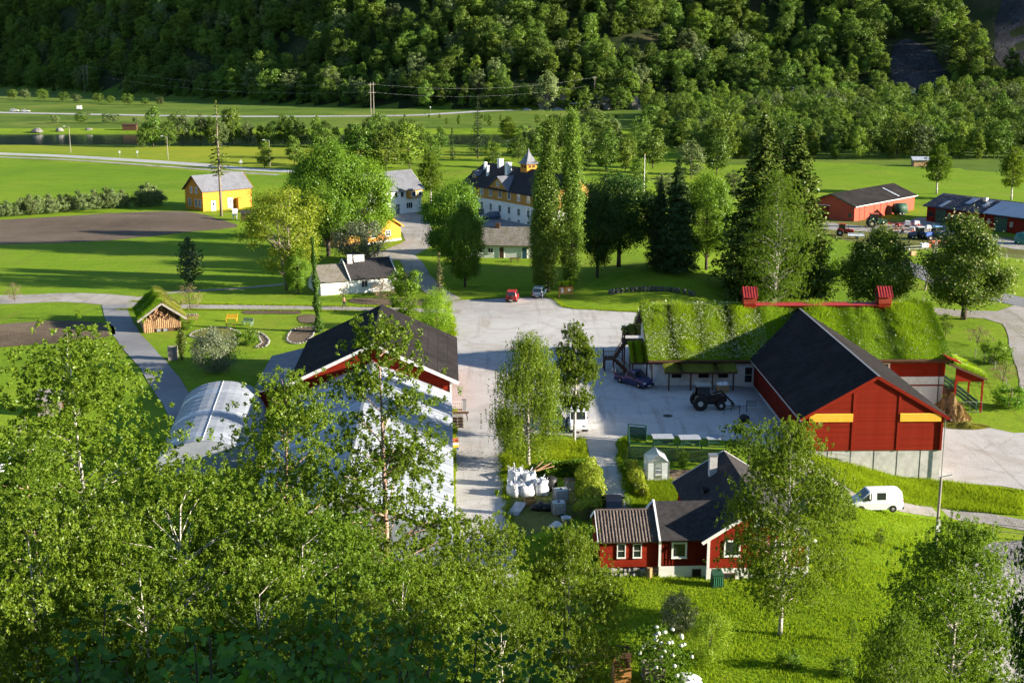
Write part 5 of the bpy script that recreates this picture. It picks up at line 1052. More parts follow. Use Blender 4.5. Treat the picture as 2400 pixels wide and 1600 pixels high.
# forest on the mountainside and on the right-hand slope
def forest():
    rs = random.Random(4); cand = []
    def vis(p, h):
        q = p.y * math.cos(PITCH) + (CAM_H - p.z) * math.sin(PITCH)
        up = lambda z: 800 - FPX * (p.y * math.sin(PITCH) + (z - CAM_H) * math.cos(PITCH)) / q
        return 1200 + FPX * p.x / q, up(p.z), up(p.z + h)
    x = -520
    while x < 480:
        d = 3
        while d < 190:
            px, m = x + rs.uniform(-3.4, 3.4), d + rs.uniform(-3.2, 3.2); py = float(foot(px)) + m; z = Hf(px, py); h = rs.choice((rs.uniform(6, 11), rs.uniform(11, 17), rs.uniform(12, 21)))
            gapn = math.sin(px * .045 + 1.3) * math.sin(m * .07 + px * .02)
            scree = (255 < px < 365 and 716 < py < 835 and abs(px - 312) < 58) or (203 < px < 233 and py < 765)
            if px < -60: gapn += .12
            if gapn < .86 and not scree:
                u, v, vt = vis(Vector((px, py, z)), h)
                if -80 < u < 2480 and v > -40: cand.append((py, px, z, h, 'm'))
            d += 8.0
        x += 8.2
    x = 70
    while x < 420:                                        # right-hand slope
        y = 430
        while y < 690:
            px, py = x + rs.uniform(-4, 4), y + rs.uniform(-4, 4)
            edge = 425 - .22 * (px - 70)
            if py > edge and not (px > 250 and 560 < py < 600 and px < 330) and abs(py - 692) > 10:
                z = Hf(px, py); h = rs.uniform(8, 13.5); u, v, vt = vis(Vector((px, py, z)), h)
                if -80 < u < 2480: cand.append((py, px, z, h, 'r'))
            y += 9.2
        x += 9.2
    for xx in range(-60, 70, 9):                          # slope below the highway, middle
        for yy in (600, 625, 650, 672):
            if rs.random() < .5: px, py = xx + rs.uniform(-4, 4), yy + rs.uniform(-8, 8); cand.append((py, px, Hf(px, py), min(rs.uniform(3, 9), max(1.2, .05 * (698 - py))), 's'))
    cand.sort(); kinds = ['far_a', 'far_b', 'far_c', 'far_d', 'far_e', 'far_a', 'far_c', 'far_b', 'far_e', 'far_e']; near = [c for c in cand if c[4] != 'm'][:120] + [c for c in cand if c[4] == 'm'][:175]; ns = set(near); rest = [c for c in cand if c not in ns]
    lab = {'m': ('leafy tree in the lowest rows of the mountainside forest', 'trees at the foot of the mountainside'), 'r': ('leafy tree at the front of the right-hand wooded slope', 'trees at the front of the right-hand wooded slope'), 's': ('small tree on the bank just below the far highway', 'trees on the bank below the highway')}
    MB_ = [(420, 'around and left of the left twin power pole'), (860, 'between the left and the middle twin power poles'), (1390, 'between the middle twin pole and the single pole'), (1800, 'just right of the single power pole'), (9999, 'at the far right below the scree')]
    RB_ = [(1850, 'behind the golden spruces'), (2060, 'behind the bright red barn'), (2240, 'behind the small white-roofed hut'), (9999, 'behind the workshop at the right edge')]
    for c in near:
        u = vis(Vector((c[1], c[0], c[2])), c[3])[0]; where = next(w_ for lim, w_ in (MB_ if c[4] == 'm' else RB_) if u < lim)
        lb, gp = {'m': ('leafy tree low in the mountainside forest, ' + where, 'mountainside trees ' + where), 'r': ('leafy tree at the front of the wooded slope, ' + where, 'slope trees ' + where), 's': lab['s']}[c[4]]
        k = rs.choice(kinds); ph, tm, cm = PROTO[k]; s = c[3] / ph; o = obj('tree', None, None, (c[1], c[0], c[2] - .2), rs.random() * 6.28, lb, 'tree', gp); o.scale = (s * rs.uniform(.9, 1.25),) * 2 + (s,)
        obj('crown', cm, o); obj('trunk', tm, o)
    # the remaining, farther trees read as one mass: one object whose points carry the tree shapes
    P = np.array([(c[1], c[0], c[2] - .2) for c in rest], np.float32); me = bpy.data.meshes.new('mountain_forest'); me.vertices.add(len(P)); me.vertices.foreach_set('co', P.ravel()); r2 = np.random.default_rng(3)
    a = me.attributes.new('turn', 'FLOAT_VECTOR', 'POINT'); tv = np.zeros((len(P), 3), np.float32); tv[:, 2] = r2.uniform(0, 6.28, len(P)); a.data.foreach_set('vector', tv.ravel())
    a = me.attributes.new('size', 'FLOAT_VECTOR', 'POINT'); hs = np.array([c[3] / 14 for c in rest]); wv = hs * r2.uniform(.9, 1.25, len(P)); a.data.foreach_set('vector', np.stack([wv, wv, hs], 1).astype(np.float32).ravel())
    a = me.attributes.new('species', 'INT', 'POINT'); a.data.foreach_set('value', r2.choice([0, 0, 1, 1, 2, 2, 3, 4], len(P)).astype(np.int32))
    fo = obj('mountain_forest', me, label='dense green forest covering the steep mountainside', cat='forest', kind='stuff')
    tree = bpy.data.node_groups.new('forest_spread', 'GeometryNodeTree'); tree.interface.new_socket('Geometry', in_out='INPUT', socket_type='NodeSocketGeometry'); tree.interface.new_socket('Geometry', in_out='OUTPUT', socket_type='NodeSocketGeometry')
    gi, go_ = tree.nodes.new('NodeGroupInput'), tree.nodes.new('NodeGroupOutput'); jn = tree.nodes.new('GeometryNodeJoinGeometry'); tree.links.new(jn.outputs[0], go_.inputs[0])
    def attr(nm, ty): q = tree.nodes.new('GeometryNodeInputNamedAttribute'); q.data_type = ty; q.inputs[0].default_value = nm; return q.outputs[0]
    for k, nm in enumerate(('far_a', 'far_b', 'far_c', 'far_d', 'far_e')):
        po = bpy.data.objects.new('tree_shape', PROTO[nm][2]); oi = tree.nodes.new('GeometryNodeObjectInfo'); oi.inputs[0].default_value = po; oi.inputs[1].default_value = True
        cp = tree.nodes.new('FunctionNodeCompare'); cp.data_type = 'INT'; cp.operation = 'EQUAL'; tree.links.new(attr('species', 'INT'), cp.inputs[2]); cp.inputs[3].default_value = k
        ip = tree.nodes.new('GeometryNodeInstanceOnPoints'); mp = tree.nodes.new('GeometryNodeMeshToPoints'); tree.links.new(gi.outputs[0], mp.inputs[0]); tree.links.new(mp.outputs[0], ip.inputs['Points']); tree.links.new(cp.outputs[0], ip.inputs['Selection']); tree.links.new(oi.outputs['Geometry'], ip.inputs['Instance'])
        tree.links.new(attr('turn', 'FLOAT_VECTOR'), ip.inputs['Rotation']); tree.links.new(attr('size', 'FLOAT_VECTOR'), ip.inputs['Scale']); tree.links.new(ip.outputs[0], jn.inputs[0])
    fo.modifiers.new('spread', 'NODES').node_group = tree
    print('forest', len(near), len(rest))
forest()
# ================================================================== foreground trees on the near slope
FG = [('birch_a', 215, 778, 56, 1.2, 'large leafy birch filling the left foreground before the polytunnel', .5), ('birch_b', 655, 858, 62, 1.0, 'birch rising between polytunnel and greenhouse in the foreground', 2), ('birch_c', 893, 738, 57, 1.05, 'tall thin birch with reddish trunk in front of the white greenhouse', 1),
      ('birch_crown', 1075, 1215, 60, .85, 'birch crown beside the near end of the gravel lane', 1.2), ('birch_d', 1330, 1232, 66, .85, 'thin birch standing left of the red house side room', 2.5), ('birch_d', 2255, 1212, 62, .95, 'dark-branched birch in front of the riding arena', 1), ('birch_d', 2120, 1430, 56, .8, 'low birch at the bottom right left of the riding arena', 5), ('alder', 2505, 1040, 50, .42, 'dark-leaved tree cut by the right edge of the picture', 0),
      ('birch_b', 60, 1010, 48, 1.1, 'birch with spreading branches at the left edge of the picture', 0), ('birch_crown', 420, 1125, 47, 1.0, 'birch crown below the polytunnel in the left foreground', 3), ('birch_crown', 700, 1225, 47, .95, 'birch crown over the near end of the greenhouse', 2), ('birch_crown', 945, 1325, 47, .9, 'leafy birch crown behind the hazel thicket', 3), ('birch_crown', 1180, 1420, 48, .9, 'low birch at the bottom centre of the picture', 4),
      ('birch_crown', 50, 1190, 38, .8, 'birch crown at the far lower left behind the hazel', 1), ('birch_crown', 330, 1275, 38, .8, 'bright birch crown in the middle of the left foreground', 5), ('birch_crown', 600, 1335, 38, .8, 'birch crown low in the foreground under the greenhouse birch', 2.2), ('birch_crown', 850, 1400, 38, .8, 'lowest birch crown peeping over the hazel thicket', .7)]
for pr, u, vt, Y, wf, lb, rz in FG: tr_at(pr, u, vt, Y, lb, 'birch_tree' if 'birch' in pr else 'tree', wf, rz=rz)
# birches added outside the picture to the right so their shade falls on the hazel
for i, (x, y, h) in enumerate([(18, 9, 17.5), (21, 15, 18), (25, 8, 18), (16, 3, 16), (24, 18, 18), (19, 22, 16), (18, 27, 15), (19, 33, 14), (24, 22, 17), (24, 30, 16)]):
    put('birch_b' if i % 2 else 'birch_d', (x, y, Hf(x, y) - .1), h, 'unseen birch added right of the viewpoint to shade the hazel', 'tree', 'birch_tree', 'unseen shade birches added beside the viewpoint', 1.2)
# ================================================================== hazel thicket right below the viewpoint
def hazel_leaf():
    """one broad toothed leaf with a folded midrib, 12 triangles"""
    out = [(0, -.5), (.2, -.42), (.36, -.2), (.4, .05), (.28, .3), (0, .52), (-.28, .3), (-.4, .05), (-.36, -.2), (-.2, -.42)]
    mb = MB(); mb.add([(0, -.5, 0), (0, -.2, -.03), (0, .1, -.035), (0, .52, 0)] + [(x, y, abs(x) * .25) for x, y in out[1:5]] + [(x, y, abs(x) * .25) for x, y in out[6:]],
        [(0, 4, 5, 1), (1, 5, 6, 2), (2, 6, 7, 3), (0, 1, 10, 11), (1, 2, 9, 10), (2, 3, 8, 9)]); return mb.mesh('leaf', l_hazel, True)
def thicket():
    lm = hazel_leaf(); rs = random.Random(8); r2 = np.random.default_rng(8)
    spec = [(60, 1320, 15, 240), (300, 1345, 14, 240), (540, 1340, 15, 260), (800, 1285, 17, 300), (1010, 1375, 16, 220), (1150, 1465, 18, 140), (160, 1400, 10, 200), (450, 1395, 10, 220), (720, 1430, 11, 260), (960, 1470, 12, 160)]
    labs = ['shaded hazel bush in the bottom left corner', 'shaded hazel bush right of the corner one, bottom left', 'shaded hazel bush below the polytunnel, at the bottom of the picture', 'tallest shaded hazel bush, reaching up before the greenhouse end', 'shaded hazel bush below the near end of the greenhouse', 'small shaded hazel bush at the bottom near the gravel lane end',
            'nearest hazel bush cut by the bottom edge at far left', 'nearest hazel bush cut by the bottom edge, second from the left', 'nearest hazel bush cut by the bottom edge, third from the left', 'nearest hazel bush cut by the bottom edge, fourth from the left']
    made = 0
    for (u, vt, Y, nl), lb in zip(spec, labs):
        d = ray(u, vt); x = Y * d[0] / d[1]; z = Hf(x, Y); top = CAM_H + Y * d[2] / d[1]; h = max(2.5, top - z); t = thing('hazel_bush', lb, 'bush', (x, Y, z - .1)); R_ = 1.9
        mb = MB(); tips = []
        for i in range(16):
            a = rs.random() * 6.28; rr = R_ * math.sqrt(rs.random()); q = [(0, 0, 0), (math.cos(a) * rr * .35, math.sin(a) * rr * .35, h * .55), (math.cos(a) * rr, math.sin(a) * rr, h * rs.uniform(.78, 1.0) * (1 - .12 * rr / R_))]
            mb.tube(q, [.035, .022, .008], 5); tips.append(q)
        mb.build('stem', m_bark, t)
        n = 2600; k = r2.integers(0, 16, n); f = r2.uniform(.25, 1.03, n); Q = np.array([[tuple(p) for p in q] for q in tips])
        P = Q[k, 1] * (1 - f)[:, None] + Q[k, 2] * f[:, None] + r2.normal(0, .26, (n, 3)) * np.array([1, 1, .7])
        Nn = r2.normal(0, .55, (n, 3)) + np.array([0, -.25, .8])
        nobj = 26
        for i in range(nobj):                              # the biggest, nearest leaves are leaves of their own
            j = r2.integers(0, 16); p = Vector(tips[j][2]) + Vector((rs.gauss(0, .3), -abs(rs.gauss(.15, .25)), rs.uniform(-.5, .2))); s = rs.uniform(.10, .155)
            o = obj('leaf', lm, t, p); o.scale = (s, s, s); o.rotation_euler = (rs.uniform(-.2, .9), rs.uniform(-.5, .5), rs.uniform(0, 6.28))
        V, F = quads(P, Nn, .125, 3 + made, .8); obj('foliage', npmesh('foliage', V, F, l_hazel), t, kind='stuff'); made += 1
thicket()
# ================================================================== vehicles
def paint(name, c, rough=.3):
    m = M(name, c, tuple(x * .92 for x in c), 1.5, rough, spec=.55, dirt=tuple(.6 * x + .05 for x in c), dscale=1.5, damt=.12 if min(c) > .5 else .25); return m
m_tyre = M('tyre_rubber', (.018, .018, .018), (.03, .028, .026), 8, .85, .3, 30); m_rim = M('wheel_rim', (.45, .45, .45), (.36, .36, .36), 4, .4, metal=.5)
m_lampr = M('red_lamp', (.35, .012, .01), (.3, .01, .01), 3, .25); m_lampw = M('clear_lamp', (.65, .66, .66), (.55, .56, .56), 3, .15); m_black = M('black_plastic', (.015, .015, .016), (.022, .022, .022), 4, .5); m_plate = M('number_plate', (.7, .7, .68), (.65, .65, .63), 3, .5)
WH = {}
def wheel(root, x, y, r, wd, rimm=None, name='wheel'):
    rimm = rimm or m_rim; key = (r, wd, rimm.name)
    if key not in WH:
        t = MB().lathe([(r * .62, -wd / 2 * .8), (r * .92, -wd / 2), (r, -wd / 2 * .7), (r, wd / 2 * .7), (r * .92, wd / 2), (r * .62, wd / 2 * .8)], 18, 'y').mesh('wheel', m_tyre, True)
        q = MB().lathe([(r * .1, -wd * .42), (r * .62, -wd * .38), (r * .64, -wd * .3), (r * .64, wd * .3), (r * .62, wd * .38), (r * .1, wd * .42)], 14, 'y').mesh('rim', rimm); WH[key] = (t, q)
    o = obj(name, WH[key][0], root, (x, y, r)); obj('rim', WH[key][1], o); return o
ST = {  # x (0 rear .. 1 front), top z, belt z, half-width of the top relative to the body
 'suv': ([(0, .50, .46, .9), (.015, .60, .55, .88), (.05, .97, .60, .76), (.16, 1.0, .60, .77), (.52, .985, .60, .77), (.68, .64, .60, .86), (.93, .54, .50, .86), (1, .40, .38, .8)], [(2, 3), (3, 4), (4, 5)]),
 'estate': ([(0, .48, .46, .9), (.02, .60, .56, .88), (.10, .97, .60, .76), (.2, 1.0, .61, .77), (.5, .985, .61, .77), (.72, .62, .59, .86), (.94, .53, .50, .86), (1, .40, .38, .8)], [(2, 3), (3, 4), (4, 5)]),
 'van': ([(0, .42, .40, .95), (.01, .56, .50, .93), (.03, .97, .54, .86), (.12, 1.0, .54, .87), (.70, .99, .54, .87), (.84, .60, .53, .9), (.97, .47, .44, .9), (1, .34, .32, .85)], [(4, 5)]),
 'minivan': ([(0, .42, .40, .95), (.01, .56, .50, .93), (.04, .96, .55, .84), (.14, 1.0, .55, .85), (.66, .985, .55, .85), (.84, .60, .54, .9), (.97, .47, .44, .9), (1, .34, .32, .85)], [(3.35, 3.8), (3.9, 4), (4, 5)]),
 'pickup': ([(0, .50, .46, .96), (.36, .50, .47, .96), (.37, .62, .55, .86), (.42, .98, .62, .76), (.47, 1.0, .62, .77), (.62, .98, .62, .77), (.73, .64, .60, .86), (.95, .56, .52, .86), (1, .42, .40, .8)], [(3, 4), (4, 5), (5, 6)])}
def car(name, label, p, rz, L, W, Hh, col, style, cat='car', wr=.32, group=None):
    t = thing(name, label, cat, p, rz, group); st, wins = ST[style]; zb = .24; mb = MB(); X = lambda f: (f - .5) * L; sec = []
    for f, zt, zl, wt in st:
        taper = 1 - .10 * abs(2 * f - 1) ** 4; w2 = W / 2 * taper
        sec.append([(X(f), -w2 * .95, zb), (X(f), -w2, zl * Hh * .75 + zb * .25), (X(f), -w2 * .97, zl * Hh), (X(f), -w2 * wt, zt * Hh), (X(f), w2 * wt, zt * Hh), (X(f), w2 * .97, zl * Hh), (X(f), w2, zl * Hh * .75 + zb * .25), (X(f), w2 * .95, zb)])
    n = 8; vs = [q for s in sec for q in s]; fs = [(i * n + k, i * n + (k + 1) % n, (i + 1) * n + (k + 1) % n, (i + 1) * n + k) for i in range(len(sec) - 1) for k in range(n)] + [tuple(range(n - 1, -1, -1)), tuple(range((len(sec) - 1) * n, len(sec) * n))]
    mb.add(vs, fs); mb.build('body', paint('paint_' + name + '_%d%d%d' % tuple(int(c * 99) for c in col), col), t, bevel=.035, smooth=False)
    def lerp(a, b, f): return tuple(a[i] + (b[i] - a[i]) * f for i in range(3))
    def row(s):
        i = min(int(s), len(sec) - 2); f = s - i; return [lerp(sec[i][k], sec[i + 1][k], f) for k in range(n)]
    for a, b in wins:                                    # side windows
        ra, rb = row(a + .06), row(b - .06)
        for k0, k1, sy in ((2, 3, -1), (5, 4, 1)):
            q = [lerp(ra[k0], ra[k1], .12), lerp(rb[k0], rb[k1], .12), lerp(rb[k0], rb[k1], .86), lerp(ra[k0], ra[k1], .86)]
            MB().slab([(x, y + sy * .012, z) for x, y, z in q], .012).build('side_window', m_glass, t)
    last = wins[-1][1]; rw = 1 if style != 'pickup' else 2
    for a, b, nm in ((last - 1, last, 'windscreen'), (rw, rw + 1, 'rear_window')):
        if style == 'van' and nm == 'rear_window': continue
        A_, B_ = sec[int(a)], sec[int(b)]; q = [lerp(A_[3], A_[4], .06), lerp(A_[3], A_[4], .94), lerp(B_[3], B_[4], .94), lerp(B_[3], B_[4], .06)]
        q = [lerp(q[0], q[3], .1), lerp(q[1], q[2], .1), lerp(q[1], q[2], .92), lerp(q[0], q[3], .92)]; P = [Vector(c) for c in q]; nn = (P[1] - P[0]).cross(P[2] - P[0]).normalized(); nn = nn if nn.z > 0 else -nn
        MB().slab([tuple(c + nn * .014) for c in P], .012).build(nm, m_glass, t)
    wx = L * .30
    for x in (-wx * .98, wx * 1.08):
        for y in (-W / 2 + .09, W / 2 - .09): wheel(t, x, y, wr, .2)
    for y in (-W * .38, W * .38):
        MB().box(X(1) - .06, X(1) + .02, y - .16, y + .16, .33 * Hh + .08, .33 * Hh + .22).build('headlight', m_lampw, t); MB().box(X(0) - .015, X(0) + .06, y - .1, y + .1, .42 * Hh, .42 * Hh + .26).build('tail_light', m_lampr, t)
        MB().box(X(.66), X(.66) + .12, math.copysign(W / 2 + .02, y) - .08, math.copysign(W / 2 + .02, y) + .08, Hh * .58, Hh * .58 + .14).build('mirror', m_black, t)
    MB().box(X(1) - .1, X(1) + .05, -W * .44, W * .44, .26, .46).build('front_bumper', m_black, t); MB().box(X(0) - .05, X(0) + .1, -W * .44, W * .44, .26, .46).build('rear_bumper', m_black, t)
    MB().box(X(1) + .05, X(1) + .06, -.26, .26, .32, .43).build('front_plate', m_plate, t); MB().box(X(0) - .06, X(0) - .05, -.26, .26, .32, .43).build('rear_plate', m_plate, t)
    if style == 'pickup': MB().box(X(.02), X(.34), -W * .42, W * .42, .50 * Hh + .005, .50 * Hh + .02).build('load_bed', m_black, t)
    return t
def heading(a, b): return math.atan2(b.y - a.y, b.x - a.x)
t = car('suv', 'red off-road car with spare wheel on its tailgate, parked at the lawn edge', g(1201, 704), R(84), 3.8, 1.72, 1.68, (.42, .012, .012), 'suv', wr=.35)
sw = wheel(t, -2.0, 0, .33, .2, paint('spare_cover', (.42, .012, .012)), 'spare_wheel'); sw.location = (-2.0, 0, .85); sw.rotation_euler = (0, 0, R(90))
car('estate_car', 'pale blue-grey car parked on the lawn edge beside the poplars', g(1264, 694), R(80), 4.4, 1.75, 1.6, (.20, .28, .32), 'suv')
t = car('panel_van', 'white panel van facing the viewer behind the slender birch', g(1352, 1000), R(-88), 4.9, 1.86, 1.95, (.8, .81, .82), 'van', 'van')
car('parked_car', 'teal-blue car half hidden behind the weeping birch', g(1300, 996), R(-86), 4.2, 1.7, 1.5, (.03, .12, .15), 'estate')
car('pickup_truck', 'dark blue pickup truck parked by the turf building canopy', g(1486, 901), heading(g(1454, 892), g(1518, 911)), 4.9, 1.75, 1.72, (.012, .022, .085), 'pickup', 'pickup', .36)
car('minivan', 'white minivan with side windows on the gravel lane below the big barn', g(2050, 1193), heading(g(2105, 1206), g(1990, 1178)), 4.4, 1.7, 1.85, (.82, .83, .84), 'minivan', 'van')
car('parked_car', 'dark maroon car on the lane behind the tiled side room', g(1437, 1196), R(88), 4.2, 1.68, 1.42, (.07, .012, .018), 'estate')
car('estate_car', 'metallic blue car parked before the ochre main building', g(1149, 513), R(196), 4.3, 1.75, 1.6, (.07, .12, .22), 'estate')
car('estate_car', 'grey-green car parked left of the metallic blue one', g(1116, 505), R(200), 4.3, 1.75, 1.5, (.16, .18, .17), 'estate')
car('highway_car', 'left of the two white cars on the far highway', g(34, 262), R(0), 4.6, 1.8, 1.6, (.6, .6, .6), 'suv'); car('highway_car', 'right of the two white cars on the far highway', g(60, 263), R(0), 4.4, 1.8, 1.4, (.66, .66, .66), 'estate')
p = g(186, 258); t = thing('box_trailer', 'small white box trailer beside the far highway', 'trailer', p); MB().box(-1.2, 1.2, -.9, .9, .5, 2.3).build('box', m_white, t, bevel=.05)
for x in (-.5, .5): wheel(t, x, -.8, .32, .2)
MB().bar((1.2, 0, .5), (2.4, 0, .45), .1).build('drawbar', m_steel, t)
def tractor(label, p, rz, col, roofc, s=1.0, loader=False, rim=None):
    t = thing('tractor', label, 'tractor', p, rz); t.scale = (s, s, s); m = paint('tractor_%d%d%d' % tuple(int(c * 99) for c in col), col, .4); mr = paint('roof_%d%d%d' % tuple(int(c * 99) for c in roofc), roofc, .4)
    for y in (-.85, .85): wheel(t, -.85, y, .78, .45, rim, 'rear_wheel'); wheel(t, 1.35, y * .9, .5, .32, rim, 'front_wheel'); MB().prism([(-1.55, 1.0), (-1.35, 1.5), (-.85, 1.68), (-.35, 1.5), (-.1, 1.1), (-.25, 1.1), (-.5, 1.38), (-.85, 1.54), (-1.25, 1.4), (-1.4, 1.0)], 'y', y - .24, y + .24).build('mudguard', m, t)
    MB().prism([(.15, .75), (1.95, .75), (2.0, 1.25), (1.85, 1.45), (.15, 1.62)], 'y', -.34, .34).build('bonnet', m, t, bevel=.05); MB().box(-.9, 1.7, -.22, .22, .5, .85).build('chassis', m_black, t); MB().box(1.96, 2.05, -.28, .28, .8, 1.2).build('grille', m_black, t)
    c = MB()
    for x, x2 in ((-1.15, -1.05), (.22, .1)):
        for y in (-.62, .62): c.bar((x, y, 1.2), (x2, y * .92, 2.5), .07)
    for y in (-.62, .62): c.bar((-.45, y, 1.3), (-.45, y * .92, 2.5), .05)
    c.box(-1.1, .2, -.6, .6, .85, 1.35); c.build('cab', m_black, t); MB().box(-1.25, .35, -.72, .72, 2.48, 2.64).build('cab_roof', mr, t, bevel=.06)
    for y, sg in ((-.6, -1), (.6, 1)): MB().quad((-1.1, y, 1.4), (.18, y, 1.4), (.08, y * .94, 2.45), (-1.02, y * .94, 2.45)).build('side_glass', m_glass, t)
    MB().quad((.19, -.56, 1.4), (.19, .56, 1.4), (.08, .52, 2.45), (.08, -.52, 2.45)).build('front_glass', m_glass, t); MB().tube([(.9, -.3, 1.5), (.9, -.3, 2.4)], .05, 6).build('exhaust', m_black, t); MB().box(-.75, -.3, -.25, .25, 1.35, 1.9).build('seat', m_black, t)
    if loader:
        for y in (-.5, .5): MB().bar((.3, y, 1.45), (1.6, y, 1.75), .1, .16).bar((1.6, y, 1.75), (2.75, y, .55), .1, .16).build('loader_arm', m_black, t)
        MB().bar((2.75, -.75, .6), (2.75, .75, .6), .12).bar((2.8, -.75, .25), (2.8, .75, .25), .1).build('loader_frame', m_black, t)
        for y in (-.6, -.2, .2, .6): MB().tube([(2.8, y, .3), (3.9, y, .22)], [.03, .012], 5).build('bale_spike', m_steel, t)
    return t
rimw = M('pale_rim', (.55, .53, .48), (.45, .43, .4), 3, .5); rimy = M('cream_rim', (.55, .48, .28), (.5, .43, .25), 3, .5)
tractor('dark tractor with front loader standing in the shaded yard', g(1656, 957), R(3), (.028, .012, .012), (.16, .17, .19), 1.0, True, rimw)
fr = thing('bale_holder', 'empty dark steel bale holder on the ground right of the tractor', 'bale holder', g(1722, 968)); mb = MB()
for x in (-1.2, .4): mb.bar((x, -.5, 0), (x, -.5, 1.0), .06).bar((x + .9, .5, 0), (x + .9, .5, 1.2), .06)
mb.bar((-1.2, -.5, .5), (1.3, .5, .7), .05).bar((-1.2, -.5, .9), (.4, -.5, .95), .05); mb.build('uprights', m_black, fr); mb = MB()
for z in (.7, .95, 1.15): mb.bar((1.3, .5, z), (2.4, .8, z - .05), .05)
mb.build('tines', m_black, fr)
tractor('small red tractor left of the first chestnut crown', g(1978, 553), R(-15), (.40, .03, .02), (.42, .05, .03), .95, False, rimw)
tractor('dark green tractor with red roof in front of the bright red barn', g(2052, 533), R(-5), (.03, .10, .05), (.5, .12, .06), 1.15, False, rimy)
tractor('white-cabbed tractor among the parked farm machines', g(2150, 560), R(185), (.08, .12, .2), (.65, .65, .65), .95, False, rimw)
tractor('blue tractor with blue roof among the parked farm machines', g(2188, 562), R(200), (.03, .10, .38), (.08, .26, .5), 1.05, False, rimw)
m_mred = paint('machine_red', (.50, .05, .03), .45); m_mor = paint('machine_orange', (.6, .14, .03), .45)
def rake(label, p, rz, m, n=3, s=1.0):
    t = thing('hay_machine', label, 'farm machine', p, rz); t.scale = (s, s, s)
    MB().bar((-2.6, 0, .8), (2.4, 0, .9), .16).bar((0, -1.5, .85), (0, 1.5, .85), .12).build('frame', m, t)
    for i in range(n):
        x = -2 + i * 4 / max(1, n - 1); h = MB().lathe([(.25, .5), (.22, .85), (.05, .95)], 10, 'z', (x, .9 * (-1) ** i, 0)).build('rotor', m, t); mb = MB()
        for k in range(8): a = k * math.pi / 4; mb.bar((x, .9 * (-1) ** i, .65), (x + math.cos(a) * 1.1, .9 * (-1) ** i + math.sin(a) * 1.1, .5), .05)
        mb.build('rotor_arm', m, h)
    for y in (-.9, .9): wheel(t, -.3, y, .33, .2)
    MB().prism([(1.2, .6), (2.6, .6), (2.4, 1.4), (1.4, 1.5)], 'y', -.4, .4).build('gearbox', m_plate, t); return t
rake('red hay rake right behind the red-roofed green tractor', g(2105, 533), R(-10), m_mred, 3, 1.0); rake('second red hay machine at the end of the gravel', g(2130, 532), R(5), m_mred, 2, .9); rake('orange mower on the grass below the hay rake', g(2118, 545), R(-20), m_mor, 2, .85)
rake('low red machine right of the white-cabbed tractor', g(2206, 572), R(30), m_mor, 2, .9); rake('red and white implement below the blue tractor', g(2216, 578), R(-25), m_mred, 2, .9); rake('dark harrow behind the white-cabbed tractor', g(2160, 541), R(10), m_black, 3, .8)
t = thing('bale_wagon', 'dark round tank wagon before the bright red barn', 'wagon', g(2108, 504), R(20)); MB().lathe([(.3, -1.5), (1.2, -1.3), (1.25, 1.3), (.3, 1.5)], 14, 'x', (0, 0, 1.5)).build('tank', m_greenp, t, smooth=True); MB().bar((-1.6, 0, .5), (2.6, 0, .5), .15).build('chassis', m_black, t)
for x in (-.4, .5):
    for y in (-.8, .8): wheel(t, x, y, .4, .25)
t = thing('tank', 'teal round tank at the right edge by the workshop', 'tank', g(2398, 572)); MB().lathe([(.3, 0), (1.6, .1), (1.75, 1.2), (1.4, 2.1), (.3, 2.4)], 16).build('shell', M('teal_plastic', (.04, .17, .14), (.03, .14, .12), 2, .45), t, smooth=True); MB().lathe([(.35, 2.35), (.35, 2.55)], 10).build('lid', m_black, t)
t = thing('feed_box', 'small white box with red side on the grass below the machines', 'box', g(2168, 580), R(15)); MB().box(-.9, .5, -.5, .5, .1, .85).build('box', m_white, t); MB().box(.5, .95, -.5, .5, .1, .7).build('end', m_mor, t)
t = thing('flat_trailer', 'pale flat trailer in front of the small red tractor', 'trailer', g(2006, 560), R(-12)); MB().box(-1.6, 1.6, -.8, .8, .6, .75).build('bed', m_plate, t); MB().box(-1.6, 1.6, .75, .8, .75, 1.1).build('side', m_plate, t)
for y in (-.7, .7): wheel(t, .1, y, .33, .2)
t = thing('hay_block', 'small straw bale on the mossy ground by the utility pole', 'bale', g(2138, 599), R(25)); MB().box(-.6, .6, -.4, .4, 0, .85).build('straw', m_pale, t, bevel=.08); MB().box(-.61, .61, -.41, -.3, .3, .34).build('twine', m_mor, t)
# ================================================================== poles, wires, lamps, signs
m_polew = M('pole_timber', (.33, .29, .24), (.22, .19, .16), 2, .85, .3, 10, st=(3, 3, .3))
def hpole(label, u, v, vt, gap, rz=0):
    p = g(u, v); d = ray(u, vt); h = CAM_H + p.y * d[2] / d[1] - p.z; t = thing('power_pole', label, 'power pole', p, rz)
    for x in (-gap / 2, gap / 2): MB().tube([(x, 0, -.5), (x, 0, h)], [.22, .14], 8).build('leg', m_polew, t)
    for z in (h * .93, h * .68): MB().box(-gap / 2 - 1.2, gap / 2 + 1.2, -.1, .1, z, z + .2).build('crossarm', m_polew, t)
    for x in (-gap / 2 - .9, 0, gap / 2 + .9): MB().tube([(x, 0, h * .93), (x, 0, h * .93 + .5)], .1, 6).build('insulator', m_glass, t)
    return p + Vector((0, 0, h * .95)), p + Vector((0, 0, h * .7))
a1 = hpole('twin-legged timber power pole on the slope above the far highway', 203, 219, 152, 2.6); a2 = hpole('twin timber power pole beside the far highway in the middle', 873, 270, 193, 1.5, R(20))
